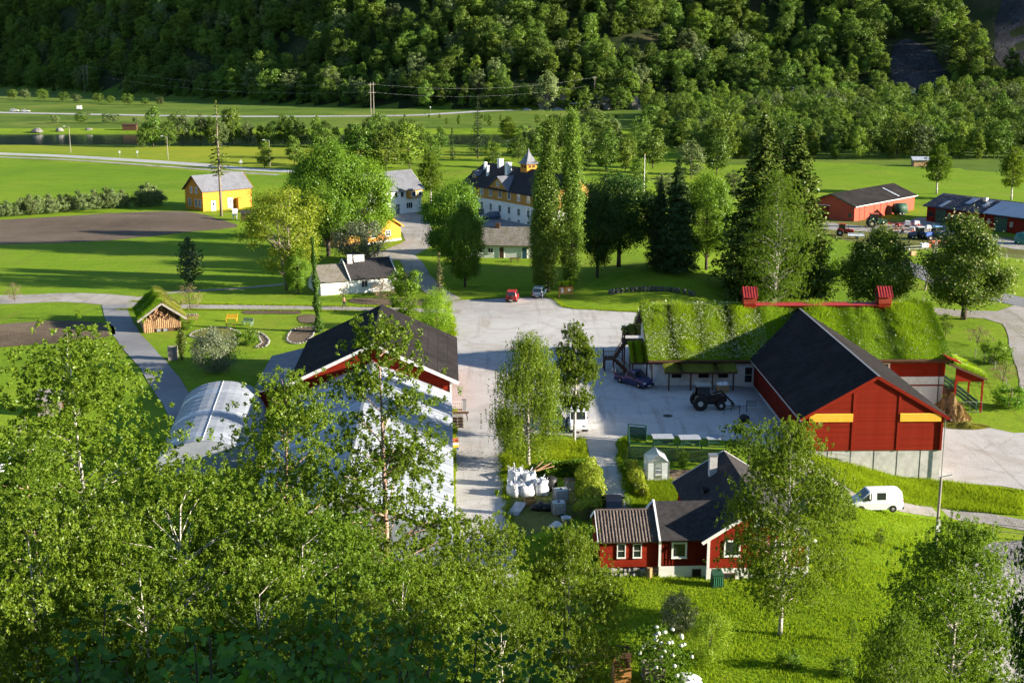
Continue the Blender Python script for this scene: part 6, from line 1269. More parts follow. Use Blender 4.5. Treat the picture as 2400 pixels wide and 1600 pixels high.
p = g(1393, 247); d = ray(1395, 178); h = CAM_H + p.y * d[2] / d[1] - p.z; t = thing('power_pole', 'single timber power pole before the rock face above the highway', 'power pole', p); MB().tube([(0, 0, -.5), (0, 0, h)], [.24, .15], 8).build('leg', m_polew, t); MB().box(-1.2, 1.2, -.1, .1, h * .93, h * .96).build('crossarm', m_polew, t)
a3 = (p + Vector((0, 0, h * .95)), p + Vector((0, 0, h * .7)))
def wire(label, a, b, sag, group=None, r=.016):
    q = [a.lerp(b, i / 14) - Vector((0, 0, sag * 4 * (i / 14) * (1 - i / 14))) for i in range(15)]; o = MB().tube([x - a for x in q], r, 4).build('power_line', m_steel, loc=a); tag(o, label, 'power line', group)
for i in (0, 1):
    wire('%s power line between the two twin timber poles' % ('upper', 'lower')[i], a1[i], a2[i], 5); wire('%s power line from the middle twin pole to the single pole' % ('upper', 'lower')[i], a2[i], a3[i], 4); wire('%s power line running right from the single pole' % ('upper', 'lower')[i], a3[i], Vector((190, 690, 22 - i * 4)), 4)
for (u, v, vt), lb in zip([(166, 358, 297), (394, 374, 320), (633, 391, 329)], ['left of the three street lamps along the valley road', 'middle of the three street lamps along the valley road', 'right of the three street lamps along the valley road']):
    p = g(u, v); d = ray(u, vt); h = CAM_H + p.y * d[2] / d[1] - p.z; t = thing('street_lamp', lb, 'street lamp', p); MB().tube([(0, 0, 0), (0, 0, h)], [.13, .08], 8).build('post', m_polew, t); MB().bar((0, 0, h - .1), (-1.3, -.3, h + .15), .08).build('arm', m_steel, t); MB().box(-1.9, -1.2, -.5, -.15, h + .08, h + .26).build('lantern', m_plate, t)
def post_sign(label, u, v, hh, kind):
    t = thing('road_sign', label, 'road sign', g(u, v)); MB().tube([(0, 0, 0), (0, 0, hh)], .05, 6).build('post', m_steel, t)
    if kind == 'tri': MB().prism([(-.6, hh - .2), (.6, hh - .2), (0, hh + .85)], 'y', -.08, -.05).build('plate', m_plate, t)
    else: MB().box(-.3, .3, -.08, -.05, hh - .6, hh + .2).build('plate', m_plate, t)
post_sign('left of the two small white signs by the valley road', 281, 368, 1.8, 'b'); post_sign('right of the two small white signs by the valley road', 323, 371, 2.2, 'b'); post_sign('white triangular sign above the yellow house', 565, 391, 1.4, 'tri'); post_sign('white marker post on the far highway', 1009, 263, 2.8, 'b')
p = g(1508, 520); t = thing('flagpole', 'tall white flagpole behind the dark trees', 'flagpole', p); MB().tube([(0, 0, 0), (0, 0, 14.2)], [.1, .05], 8).build('mast', m_white, t); MB().blob((0, 0, 14.25), (.12, .12, .12), 1, 0).build('knob', m_slaty, t)
p = g(2172, 680); t = thing('utility_pole', 'leaning two-legged utility pole between the two chestnuts', 'utility pole', p); MB().tube([(-.3, 0, -.2), (1.1, .5, 8.2)], [.15, .1], 8).build('leg', m_polew, t); MB().tube([(1.1, 0, -.2), (1.25, .5, 8.1)], [.13, .09], 8).build('stay_leg', m_polew, t); MB().bar((.9, .5, 8.1), (1.9, .4, 8.3), .08).build('lamp_arm', m_steel, t)
p = g(2190, 1312); t = thing('utility_pole', 'timber utility pole beside the gravel lane in the right foreground', 'utility pole', p); MB().tube([(0, 0, -.3), (.05, 0, 6.8)], [.15, .1], 8).build('post', m_polew, t); MB().box(-.1, .2, -.2, -.1, 2.4, 3.3).build('meter_box', m_plate, t); MB().bar((-.1, 0, 6.75), (.9, .1, 6.95), .07).build('arm', m_steel, t)
# ================================================================== yard furniture and stores
def pallet_box(label, p, rz, L, W, Hh, m, n=4, name='pallet_box', cat='crate', fill=None):
    t = thing(name, label, cat, p, rz); ph = Hh / n
    for i in range(n):
        for y in (-W / 2, W / 2): MB().box(-L / 2, L / 2, y - .02, y + .02, i * ph + .02, (i + 1) * ph - .015).build('board', m, t)
        for x in (-L / 2, L / 2): MB().box(x - .02, x + .02, -W / 2 + .021, W / 2 - .021, i * ph + .02, (i + 1) * ph - .015).build('board', m, t)
    MB().box(-L / 2 + .03, L / 2 - .03, -W / 2 + .03, W / 2 - .03, .02, .06 if not fill else Hh * .9).build('base' if not fill else 'contents', fill or m, t); return t
m_bag = M('white_sack', (.70, .70, .70), (.55, .56, .58), 4, .8, .6, 6, dirt=(.42, .42, .42), dscale=3, damt=.4)
t = pallet_box('slatted crate of white sacks in front of the canopy', g(1693, 919), R(5), 1.2, 1.0, .9, m_pale, 4)
for i in range(4): MB().blob((-.3 + .6 * (i % 2), -.2 + .4 * (i // 2), .95), (.36, .3, .2), i, .3).build('sack', m_bag, t, smooth=True)
def big_bag(label, p, s, seed, hh=1.1):
    rs = random.Random(seed); t = thing('bulk_bag', label, 'bag', p, rs.random()); prof = [(.44, 0), (.5, .1), (.53, .4), (.51, .7), (.47, .82), (.5, .98), (.36, 1.0), (.25, .9), (.08, .88)]
    mb = MB(); k = 18; vs = []
    for r_, z in prof:
        for j in range(k): a = 2 * math.pi * j / k; sq = 1 / max(abs(math.cos(a)), abs(math.sin(a))) ** .55; e = 1 + rs.uniform(-.09, .09); vs.append((math.cos(a) * r_ * sq * e * s, math.sin(a) * r_ * sq * e * s, z * hh * .92 * (1 + (rs.uniform(-.15, .22) if z > .75 else 0))))
    mb.add(vs, [(i * k + j, i * k + (j + 1) % k, (i + 1) * k + (j + 1) % k, (i + 1) * k + j) for i in range(len(prof) - 1) for j in range(k)] + [tuple(range(k - 1, -1, -1))]); mb.build('sack', m_bag, t, smooth=True)
    for a in (.8, 2.3, 3.9, 5.5): q = (math.cos(a) * .5 * s, math.sin(a) * .5 * s); MB().tube([(q[0], q[1], hh * .8), (q[0] * 1.1, q[1] * 1.1, hh * 1.25), (q[0] * .5, q[1] * .5, hh * 1.05)], .035, 5).build('loop', m_bag, t)
for i, (u, v, s, hh, lb) in enumerate([(1207, 1160, 1.2, 1.1, 'front left white bulk bag in the heap on the grass'), (1235, 1161, 1.2, 1.05, 'front right white bulk bag in the heap on the grass'), (1208, 1138, 1.2, 1.5, 'rear left white bulk bag, topmost in the heap'), (1239, 1140, 1.2, 1.3, 'rear right white bulk bag under the planks'), (1268, 1158, 1.15, 1.3, 'single white bulk bag right of the heap')]): big_bag(lb, g(u, v), s, i, hh)
def ibc(label, p, rz, z0=0):
    t = thing('liquid_container', label, 'container', (p.x, p.y, p.z + z0), rz); MB().box(-.5, .5, -.5, .5, .15, 1.05).build('tank', M('cloudy_plastic', (.55, .56, .55), (.42, .43, .43), 3, .4), t, bevel=.08); mb = MB()
    for i in range(6): a = -.54 + i * .216; mb.bar((a, -.54, .1), (a, -.54, 1.1), .03).bar((-.54, a, .1), (-.54, a, 1.1), .03).bar((.54, a, .1), (.54, a, 1.1), .03)
    for z in (.15, .45, .75, 1.08): mb.bar((-.54, -.54, z), (.54, -.54, z), .03).bar((-.54, -.54, z), (-.54, .54, z), .03).bar((.54, -.54, z), (.54, .54, z), .03)
    mb.build('cage', m_steel, t); MB().box(-.55, .55, -.55, .55, 0, .1).build('pallet', m_pale, t); MB().lathe([(.12, 1.05), (.12, 1.12)], 10).build('cap', m_black, t)
ibc('caged liquid container nearest the hedge in the junk store', g(1309, 1204), .1); ibc('caged liquid container stacked behind the nearer one', g(1314, 1180), .25, .25)
t = thing('metal_sheets', 'stack of long grey metal sheets lying on the grass by the lane', 'sheet', g(1211, 1194), R(-14))
for i in range(4): MB().box(-.48 + i * .03, .48 + i * .03, -1.5 + i * .12, 1.6 - i * .1, .05 + i * .05, .09 + i * .05).build('sheet', m_plast2, t)
pallet_box('small orange-brown crate in front of the white bags', g(1242, 1181), .1, .85, .7, .5, m_slatyo := M('orange_timber', (.42, .20, .06), (.32, .15, .05), 3, .7, rnd=.15), 4)
mb = MB(); t = thing('plank_pile', 'loose planks leaning over the white bags', 'planks', g(1250, 1135))
for i in range(6): MB().bar((-.5 + i * .1, 0, .8 + i * .08), (.6 + i * .25, 1.2 + .3 * math.sin(i), 1.5 + .2 * math.sin(i * 2)), .14, .04).build('plank', m_pale, t)
o = MB(); 
for i in range(5): o.blob((-.7 + i * .35, .2 * math.sin(i * 2), .25), (.5, .4, .35), i + 20, .45)
tag(o.build('black_tarpaulin', m_black, loc=g(1276, 1195), smooth=True), 'crumpled black plastic tarpaulin beside the caged containers', 'tarpaulin')
t = thing('black_tank', 'black plastic water tank in the shade of the hedge', 'tank', g(1290, 1148)); MB().lathe([(.5, 0), (.58, .1), (.58, 1.0), (.45, 1.15), (.2, 1.2)], 14).build('shell', m_black, t, smooth=True); MB().lathe([(.2, 1.2), (.2, 1.27)], 10).build('lid', m_black, t)
t = thing('waste_bin', 'grey waste bin against the hedge', 'bin', g(1334, 1150), .3); MB().prism([(-.32, 0), (.32, 0), (.4, 1.0), (-.4, 1.0)], 'y', -.35, .35).build('bin_body', m_steel, t); MB().box(-.43, .43, -.4, .4, 1.0, 1.08).build('lid', m_black, t)
for u, v, s, m_, lb in ((1327, 1222, .42, m_white, 'white tub on the worn grass'), (1317, 1212, .28, m_greenp, 'small green bucket beside the white tub')):
    t = thing('tub', lb, 'tub', g(u, v)); MB().lathe([(s * .8, 0), (s, s * .9), (s * 1.05, s * .92), (s * .9, s * .9), (s * .75, .06)], 14).build('shell', m_, t, smooth=True); MB().tube([(-s, 0, s * .9), (0, -s * .3, s * 1.5), (s, 0, s * .9)], .015, 5).build('handle', m_steel, t)
tag(MB().blob((0, 0, .3), (.5, .35, .3), 31, .35).build('white_bundle', m_bag, loc=g(1302, 1240), smooth=True), 'crumpled white bundle on the grass below the containers', 'bundle')
t = thing('bee_boxes', 'stack of coloured boxes beside the greenhouse wall', 'boxes', g(1066, 1052), .1)
for i, m_ in enumerate((paint('blue_box', (.02, .10, .35)), m_slaty, m_white, m_mor)): MB().box(-.35, .35, -.3, .3, i * .25, i * .25 + .24).build('box', m_, t)
def pallets(label, p, rz, n):
    t = thing('pallet_stack', label, 'pallets', p, rz)
    for i in range(n):
        z = i * .15; mb = MB()
        for k in range(5): mb.box(-.6, .6, -.5 + k * .21, -.38 + k * .21, z + .1, z + .125)
        for x in (-.55, 0, .55): mb.box(x - .05, x + .05, -.5, .5, z, z + .1)
        mb.build('pallet', m_stonewood if i % 2 else m_wood, t)
pallets('stack of weathered pallets beside the left barn', g(1072, 1000), .05, 8)
t = thing('mesh_cage', 'white wire mesh cage standing by the left barn corner', 'cage', g(1070, 962), .05); mb = MB()
for i in range(7): mb.bar((-.6 + i * .2, -.45, .1), (-.6 + i * .2, -.45, 1.1), .025); 
for z in (.1, .4, .7, 1.1): mb.bar((-.6, -.45, z), (.6, -.45, z), .03).bar((.6, -.45, z), (.6, .45, z), .03)
mb.build('mesh', m_white, t); MB().box(.62, 1.0, -.2, .4, 0, 1.15).build('side_board', m_steel, t); MB().box(-.6, .6, -.44, .45, .02, .08).build('base', m_pale, t)
t = thing('rusty_trestle', 'rusty trestle table behind the pallet stack', 'trestle', g(1080, 985)); MB().box(-.8, .8, -.4, .4, .8, .85).build('top', m_wood, t)
for x in (-.7, .7):
    for y in (-.3, .3): MB().bar((x, y, 0), (x * .8, y, .8), .05).build('leg', m_wood, t)
for i, (u, v) in enumerate(((1437, 873), (1444, 874), (1469, 874), (1482, 876), (1500, 876))):
    o = MB().lathe([(.2, 0), (.22, .05), (.22, .42), (.13, .55), (.13, .62), (.17, .66), (.05, .7)], 12).build('milk_churn', m_steel, loc=g(u, v), smooth=True); tag(o, 'old metal milk churn below the outside stair, %s from the left' % ORD[i], 'milk churn', 'milk churns below the outside stair')
tag(MB().blob((0, 0, .42), (.6, .5, .5), 44, .15).build('black_bale', m_black, loc=g(1744, 990), smooth=True), 'black plastic wrapped bale by the barn doors', 'bale')
tag(MB().lathe([(.5, 0), (.5, .03)], 16).build('manhole_cover', m_black, loc=g(1565, 975) + Vector((0, 0, .035))), 'round dark manhole cover in the shaded yard', 'manhole cover')
def heap(name, label, p, rx, ry, hh, m, mb_, seed, blade):
    """a rough mound: noisy dome surface with loose stalks"""
    rs = random.Random(seed); n = 22; t = thing(name, label, 'heap', p); V = []; mb = MB(); f = lambda x, y: max(0, 1 - math.hypot(x, y)) ** 1.1 * hh * (1 + .18 * math.sin(5 * x + seed) * math.sin(6 * y) + .12 * math.sin(13 * x - 7 * y)) - .1
    for i in range(n + 1):
        for j in range(n + 1): x, y = -1 + 2 * i / n, -1 + 2 * j / n; V.append((x * rx, y * ry, f(x, y) + rs.uniform(-.07, .07) * hh * (math.hypot(x, y) < 1)))
    mb.add(V, [(i * (n + 1) + j, (i + 1) * (n + 1) + j, (i + 1) * (n + 1) + j + 1, i * (n + 1) + j + 1) for i in range(n) for j in range(n)]); mb.build('mound', m, t)
    r2 = np.random.default_rng(seed); k = 5000; a = r2.random(k) * 6.28; r_ = np.sqrt(r2.random(k)) * .97; X, Y = np.cos(a) * r_, np.sin(a) * r_; Z = np.array([f(x, y) for x, y in zip(X, Y)]); V, F = blades(np.stack([X * rx, Y * ry, Z], 1), .16, .03, 2.2, seed); obj('stalks', npmesh('stalks', V, F, blade), t, kind='stuff')
m_stalk = LEAF('straw_stalk', (.22, .14, .05), (.42, .30, .13), .3, .0)
heap('straw_heap', 'brown heap of straw and dung at the corner of the turf building', g(2226, 972), 2.0, 4.0, 2.6, M('straw_dung', (.26, .17, .075), (.12, .08, .035), 4, .95, .9, 10, dirt=(.36, .26, .12), dscale=2), None, 3, m_stalk)
heap('weed_heap', 'low heap of weeds and compost right of the big barn', g(2262, 1000), 2.6, 1.2, .7, M('green_compost', (.16, .14, .06), (.08, .09, .03), 4, .95, .9, 10), None, 5, m_turfdry)
# ---- green boarded enclosure
def board_fence(label, A, B, n, hh, name='board_fence'):
    rz, L = frame(A, B); t = thing(name, label, 'fence', (A.x, A.y, min(A.z, B.z)), rz); bw = L / n
    for i in range(n + 1): MB().box(i * bw - .05, i * bw + .05, -.05, .05, -.1, hh + .25).build('post', m_greenp, t)
    MB().box(0, L, -.06, .06, hh + .2, hh + .26).build('top_rail', m_greenp, t); MB().box(0, L, -.055, .055, hh - .06, hh).build('rail', m_greenp, t)
    for i in range(n):
        x0, x1 = i * bw + .06, (i + 1) * bw - .06; k = int((bw + hh) / .17); dr = 1 if i % 2 == 0 else -1
        for j in range(k):
            s = -hh + j * .17; pl = []
            for a in (s, s + .15):                        # 45-degree board clipped to the bay
                lo = max(0, -a); hi = min(hh - .07, (x1 - x0) - a)
                pl.append((a, lo, hi))
            if pl[0][2] - pl[0][1] < .03 or pl[1][2] - pl[1][1] < .03: continue
            f = lambda a, z: (x0 + a + z if dr == 1 else x1 - a - z, z)
            q = [f(pl[0][0], pl[0][1]), f(pl[1][0], pl[1][1]), f(pl[1][0], pl[1][2]), f(pl[0][0], pl[0][2])]
            MB().prism(q, 'y', -.04 + .004 * (j % 2), -.018 + .004 * (j % 2)).build('board', m_greenp, t)
board_fence('long green fence of slanting boards along the vegetable garden', g(1474, 1075), g(1700, 1084), 4, 1.25); board_fence('short green board screen at the back left of the enclosure', g(1472, 1030), g(1514, 1034), 1, 1.35); board_fence('green board side of the enclosure facing the lane', g(1473, 1034), g(1475, 1074), 2, 1.25)
m_cloth = M('shade_grey_cloth', (.30, .33, .38), (.22, .25, .30), 3, .8, .4, 5, dirt=(.35, .30, .28), dscale=1.5)  # cloth toned grey to carry the barn's shadow in its colour
for (u, v, w_), lb in zip(((1554, 1042, 2.0), (1617, 1044, 2.0), (1672, 1044, 1.3)), ('left of the three cloth-covered tables inside the green fence', 'middle of the three cloth-covered tables inside the green fence', 'right and smallest of the cloth-covered tables inside the green fence')):
    t = thing('covered_table', lb, 'table', g(u, v), .03); MB().slab([(-w_ / 2, -.5, .78), (w_ / 2, -.5, .78), (w_ / 2 - .1, .5, .95), (-w_ / 2 - .1, .5, .95)], .04).build('cloth', m_cloth, t)
    for x in (-w_ / 2 + .1, w_ / 2 - .15):
        for y in (-.4, .4): MB().bar((x, y, 0), (x, y, .75), .06).build('leg', m_greenp, t)
    MB().box(-w_ / 2 + .1, w_ / 2 - .15, -.35, .35, .3, .34).build('shelf', m_greenp, t)
t = thing('garden_greenhouse', 'tiny glass greenhouse with pointed roof in the vegetable garden', 'greenhouse', g(1518, 1126), R(3)); W_, D_, he_, hr_ = 1.85, 2.4, 1.65, 2.35
m_pane, n_, o_ = nodes('milky_pane'); a_ = N(n_, 'ShaderNodeBsdfTransparent'); b_ = N(n_, 'ShaderNodeBsdfDiffuse'); b_.inputs[0].default_value = (.75, .78, .78, 1); x_ = N(n_, 'ShaderNodeMixShader'); x_.inputs[0].default_value = .55; n_.links.new(a_.outputs[0], x_.inputs[1]); n_.links.new(b_.outputs[0], x_.inputs[2]); n_.links.new(x_.outputs[0], o_.inputs[0])
mb = MB()
for y in (0, D_): mb.bar((0, y, 0), (0, y, he_), .05).bar((W_, y, 0), (W_, y, he_), .05).bar((0, y, he_), (W_ / 2, y, hr_), .05).bar((W_, y, he_), (W_ / 2, y, hr_), .05).bar((0, y, he_), (W_, y, he_), .04)
mb.bar((.62, 0, 0), (.62, 0, he_), .05).bar((1.22, 0, 0), (1.22, 0, he_), .05).bar((0, 0, he_), (0, D_, he_), .05).bar((W_, 0, he_), (W_, D_, he_), .05).bar((W_ / 2, 0, hr_), (W_ / 2, D_, hr_), .05); mb.build('frame', m_steel, t)
for q in ([(0, 0, .1), (.62, 0, .1), (.62, 0, he_), (0, 0, he_)], [(1.22, 0, .1), (W_, 0, .1), (W_, 0, he_), (1.22, 0, he_)], [(0, 0, .1), (0, D_, .1), (0, D_, he_), (0, 0, he_)], [(W_, 0, .1), (W_, D_, .1), (W_, D_, he_), (W_, 0, he_)], [(0, D_, .1), (W_, D_, .1), (W_, D_, he_), (0, D_, he_)], [(0, 0, he_), (W_ / 2, 0, hr_), (W_ / 2, D_, hr_), (0, D_, he_)], [(W_, 0, he_), (W_ / 2, 0, hr_), (W_ / 2, D_, hr_), (W_, D_, he_)]): MB().quad(*q).build('pane', m_pane, t)
MB().box(.66, 1.18, -.03, .0, .5, .58).box(.66, 1.18, -.03, 0, .95, 1.0).build('door', m_plate, t); MB().box(-.05, W_ + .05, -.05, D_, -.05, .1).build('base', m_conc, t)
t = thing('compost_bin', 'green slatted compost bin against the white basement of the red house', 'compost bin', g(1680, 1372), R(3)); MB().prism([(-.42, 0), (.42, 0), (.36, .95), (-.36, .95)], 'y', -.4, .4).build('bin_body', m_greenp, t); MB().slab([(-.42, -.45, .98), (.42, -.45, .98), (.36, .4, 1.12), (-.36, .4, 1.12)], .05).build('lid', m_greenp, t)
for i in range(5): MB().box(-.3 + i * .14, -.24 + i * .14, -.43, -.4, .15, .8).build('slat', M('light_green_plastic', (.05, .2, .12), (.04, .17, .1), 3, .5), t)
# ---- garden things
t = thing('notice_board', 'orange timber notice board with small turf roof by the poplars', 'notice board', g(1326, 698), R(3))
for x in (-1.0, 1.0): MB().box(x - .07, x + .07, -.07, .07, 0, 1.9).build('post', m_slatyo, t)
MB().box(-.95, .95, -.05, .05, .6, 1.75).build('board', m_slatyo, t)
for x, z in ((-.6, 1.2), (-.55, .8), (.45, 1.05)): MB().box(x - .15, x + .22, -.065, -.05, z, z + .35).build('notice', m_plate, t)
q = [(-1.25, -.5, 1.9), (1.25, -.5, 1.9), (1.25, .1, 2.2), (-1.25, .1, 2.2)]; rf = MB().slab(q, .1).slab([(-1.25, .1, 2.2), (1.25, .1, 2.2), (1.25, .6, 1.95), (-1.25, .6, 1.95)], .1).build('roof', m_wood, t); turf(rf, q, 900, .25, 0, 71, .03)
def bench(label, p, rz, m, name='garden_bench'):
    t = thing(name, label, 'bench', p, rz)
    for i in range(3): MB().box(-.8, .8, -.25 + i * .16, -.12 + i * .16, .42, .46).build('seat_slat', m, t)
    for i in range(3): MB().box(-.8, .8, .26 + i * .02, .3 + i * .02, .55 + i * .15, .66 + i * .15).build('back_slat', m, t)
    for x in (-.7, .7): MB().box(x - .04, x + .04, -.25, -.17, 0, .42).build('leg', m, t); MB().bar((x, .2, 0), (x, .33, 1.0), .07).build('leg', m, t)
bench('bright yellow garden bench on the lawn', g(543, 753), R(-5), m_slaty); bench('small pale green bench right of the yellow bench', g(580, 762), R(-25), M('pale_green_paint', (.25, .36, .28), (.2, .3, .24), 3, .6))
t = thing('garden_table', 'low yellow table in front of the yellow bench', 'table', g(540, 767), R(-5)); MB().box(-.6, .6, -.25, .25, .42, .47).build('top', m_slaty, t)
for x in (-.5, .5):
    for y in (-.18, .18): MB().box(x - .035, x + .035, y - .035, y + .035, 0, .42).build('leg', m_slaty, t)
t = thing('picnic_table', 'timber picnic table with stones on top right of the log cabin', 'picnic table', g(450, 751), R(8)); MB().box(-.9, .9, -.35, .35, .7, .75).build('top', m_logw, t)
for y in (-.75, .75): MB().box(-.9, .9, y - .13, y + .13, .42, .46).build('seat', m_logw, t)
for x in (-.6, .6): MB().bar((x, -.8, 0), (x, .2, .7), .07).bar((x, .8, 0), (x, -.2, .7), .07).build('leg', m_logw, t)
for i in range(5): MB().blob((-.6 + i * .3, .05 * (-1) ** i, .85), (.16, .13, .11), i, .2).build('stone', m_stone, t)
t = thing('picnic_table', 'dark picnic table on the lawn before the white outbuilding', 'picnic table', g(1206, 614), R(4)); MB().box(-.9, .9, -.35, .35, .7, .75).build('top', m_wood, t)
for y in (-.75, .75): MB().box(-.9, .9, y - .13, y + .13, .42, .46).build('seat', m_wood, t)
for x in (-.6, .6): MB().bar((x, -.8, 0), (x, .2, .7), .07).bar((x, .8, 0), (x, -.2, .7), .07).build('leg', m_wood, t)
pallet_box('upright slatted compost crate left of the cypress column', g(406, 842), R(10), 1.1, 1.1, 1.6, m_stonewood, 8)
t = thing('bee_house', 'small white box on a stand before the yellow house', 'hive', g(551, 514), R(20)); MB().box(-.5, .5, -.4, .4, .9, 2.0).build('box', m_white, t); MB().slab([(-.65, -.55, 2.0), (.65, -.55, 2.0), (.65, .5, 2.25), (-.65, .5, 2.25)], .06).build('roof', m_plate, t)
for x in (-.35, .35): MB().box(x - .05, x + .05, -.3, .3, 0, .9).build('leg', m_white, t)
t = thing('open_shed', 'dark lean-to shed beside the small white box', 'shed', g(578, 517), R(15)); MB().slab([(-1.2, -.8, 1.5), (1.2, -.8, 1.5), (1.2, 1, 2.1), (-1.2, 1, 2.1)], .08).build('roof', m_felt2, t); MB().box(-1.0, 1.0, .8, .9, 0, 1.9).build('back_wall', m_wood, t)
for x in (-1, 1): MB().box(x - .06, x + .06, -.7, -.6, 0, 1.5).build('post', m_wood, t)
t = thing('board_shed', 'old board shed half hidden behind the left birch', 'shed', g(118, 975), R(8))
for i in range(9): MB().box(-1.2 + i * .27, -.97 + i * .27, -.02, .02, 0, 1.7).build('board', m_stonewood, t)
MB().box(-1.2, 1.2, .02, 2.4, 0, 1.6).build('wall', m_wood, t); MB().slab([(-1.5, -.4, 1.75), (1.5, -.4, 1.75), (1.5, 2.7, 2.2), (-1.5, 2.7, 2.2)], .1).build('roof', m_stonewood, t)
A_, B_ = g(118, 1022), g(-30, 1130); o = MB().tube([(0, 0, .25)] + [tuple((B_ - A_) * f + Vector((.2 * math.sin(9 * f), 0, .25 - (B_ - A_).z * f))) for f in (.3, .6, 1)], .38, 9).build('plastic_roll', m_bag, loc=A_, smooth=True); tag(o, 'long white plastic covered row at the left edge', 'plastic row')
# stone wall in the park
wl = thing('stone_wall', 'low dry stone wall curving through the shaded park lawn', 'wall', g(1520, 690)); O_ = g(1520, 690); rs = random.Random(12); prev = [g(1430, 690), g(1480, 684), g(1540, 682), g(1590, 686), g(1625, 694)]; pl = smooth_poly(prev, .62, 0, False)
for i, q in enumerate(pl):
    for k in range(2): a = rs.uniform(.26, .4); MB().blob((q.x - O_.x, q.y - O_.y + rs.uniform(-.1, .1), Hf(q.x, q.y) - O_.z + .18 + k * .36), (a, .3, .24), i * 3 + k, .22, 7, 5).build('stone', m_stonedark, wl)
# flower beds with stone edging
def bed(label_name, P, m, edge, seed=0):
    o = patch(label_name, P, m, .05, smooth=.8, jit=.05); rs = random.Random(seed)
    Q = smooth_poly(P, .42, .04)
    if edge:
        for i, q in enumerate(Q): a = rs.uniform(.13, .2); MB().blob((q.x, q.y, Hf(q.x, q.y) + .07), (a, a, .13), i, .2, 6, 4).build('edging_stone', m_stone, o)
bed('curved_flower_bed', [g(u, v) for u, v in ((588, 778), (612, 782), (630, 798), (622, 812), (600, 815), (612, 803), (604, 789))], m_bed, True, 1); bed('flower_bed', [g(u, v) for u, v in ((672, 795), (690, 772), (738, 768), (722, 798), (690, 806))], m_bed, True, 2); bed('long_flower_bed', [g(u, v) for u, v in ((573, 729), (640, 727), (700, 729), (702, 736), (640, 736), (574, 736))], m_bed, False, 3)
bed('flower_bed', [g(u, v) for u, v in ((465, 775), (520, 768), (560, 780), (545, 795), (480, 792), (445, 788))], m_moss, True, 4); bed('border_bed', [g(u, v) for u, v in ((830, 700), (990, 702), (985, 716), (840, 712))], m_bed, False, 5); bed('flower_bed', [g(u, v) for u, v in ((700, 740), (738, 738), (738, 757), (704, 756))], m_bed, False, 6)
# rocks by the river
for i, (u, v, s, lb) in enumerate(((88, 311, 2.7, 'largest boulder on the far river bank at the left'), (140, 308, 2.0, 'flat boulder right of the largest one on the river bank'), (209, 305, 1.5, 'single boulder on the grass above the river bank'))):
    tag(MB().blob((0, 0, s * .22), (s, s * .6, s * .42), i + 3, .3, 12, 8).build('boulder', m_stone, loc=g(u, v), smooth=False), lb, 'boulder')
t = thing('cattle_shelter', 'small rusty shelter on the meadow across the river', 'shelter', g(305, 305)); MB().box(-3, 3, -1, 1, 0, 2.2).build('wall', m_wood, t); MB().slab([(-3.3, -1.3, 2.3), (3.3, -1.3, 2.3), (3.3, 1.3, 2.7), (-3.3, 1.3, 2.7)], .12).build('roof', m_wood, t)
t = thing('hay_hut', 'small hut with shiny white roof at the edge of the east field', 'hut', g(2155, 389)); MB().box(-2.2, 2.2, -1.5, 1.5, 0, 2).build('wall', m_pale, t); MB().slab([(-2.8, -2, 1.9), (2.8, -2, 1.9), (2.8, 0, 2.9), (-2.8, 0, 2.9)], .1).slab([(-2.8, 0, 2.9), (2.8, 0, 2.9), (2.8, 2, 1.9), (-2.8, 2, 1.9)], .1).build('roof', m_plast2, t)
# cliffs above the highway
m_cliff = M('cliff_rock', (.20, .185, .18), (.09, .085, .085), .25, .9, 1.0, 1.5, dirt=(.05, .055, .04), dscale=.2, damt=.8)
for i, (x, s, hh, lb) in enumerate(((138, 13, 10, 'pale grey rock face above the highway, rightmost of the cliffs'), (58, 12, 8, 'grey rock face behind the single power pole'), (20, 9, 7, 'small dark cliff left of the single power pole'))):
    y = float(foot(x)) + 5; rs = random.Random(i); mb = MB()
    for k in range(14): mb.blob((rs.uniform(-s, s), rs.uniform(-1, 4), rs.uniform(0, hh * .75)), (rs.uniform(2, 4), rs.uniform(1.5, 3), rs.uniform(2, 4)), k + i * 20, .4, 8, 6)
    tag(mb.build('cliff', m_cliff, loc=(x, y, Hf(x, y) - .5)), lb, 'cliff')
# fences on the right
def post_fence(label, P, hh, gap, rails=2, m=None, cat='fence'):
    m = m or m_polew; Q = smooth_poly(P, gap, 0, False); t = thing('post_fence', label, cat, (Q[0].x, Q[0].y, Hf(Q[0].x, Q[0].y))); O = t.location.copy(); W3 = [Vector((q.x, q.y, Hf(q.x, q.y))) - O for q in Q]
    for q in W3: MB().tube([q, q + Vector((0, 0, hh))], .055, 6).build('post', m, t)
    for k in range(rails): MB().tube([q + Vector((0, 0, hh * (.45 + .5 * k / max(1, rails - 1)))) for q in W3], .03 if rails < 3 else .012, 4).build('rail', m, t)
post_fence('post and rail fence at the near side of the lane by the arena', pts((2205, 1228), (2280, 1232), (2352, 1240), (2420, 1248)), 1.2, 2.4); post_fence('wire fence behind the turf building along the road', pts((2060, 680), (2120, 695), (2180, 700)), 1.2, 3, 3)
post_fence('wire fence along the lane right of the lean-to', pts((2240, 820), (2285, 850), (2310, 890), (2335, 935)), 1.2, 3, 3); post_fence('white rail fence below the farm machines', pts((2050, 582), (2130, 575), (2160, 590), (2260, 592), (2352, 600)), 1.0, 3.5, 2, m_white); post_fence('wire fence at the far left edge', pts((0, 1060), (30, 1030), (60, 985)), 1.2, 2.5, 3)
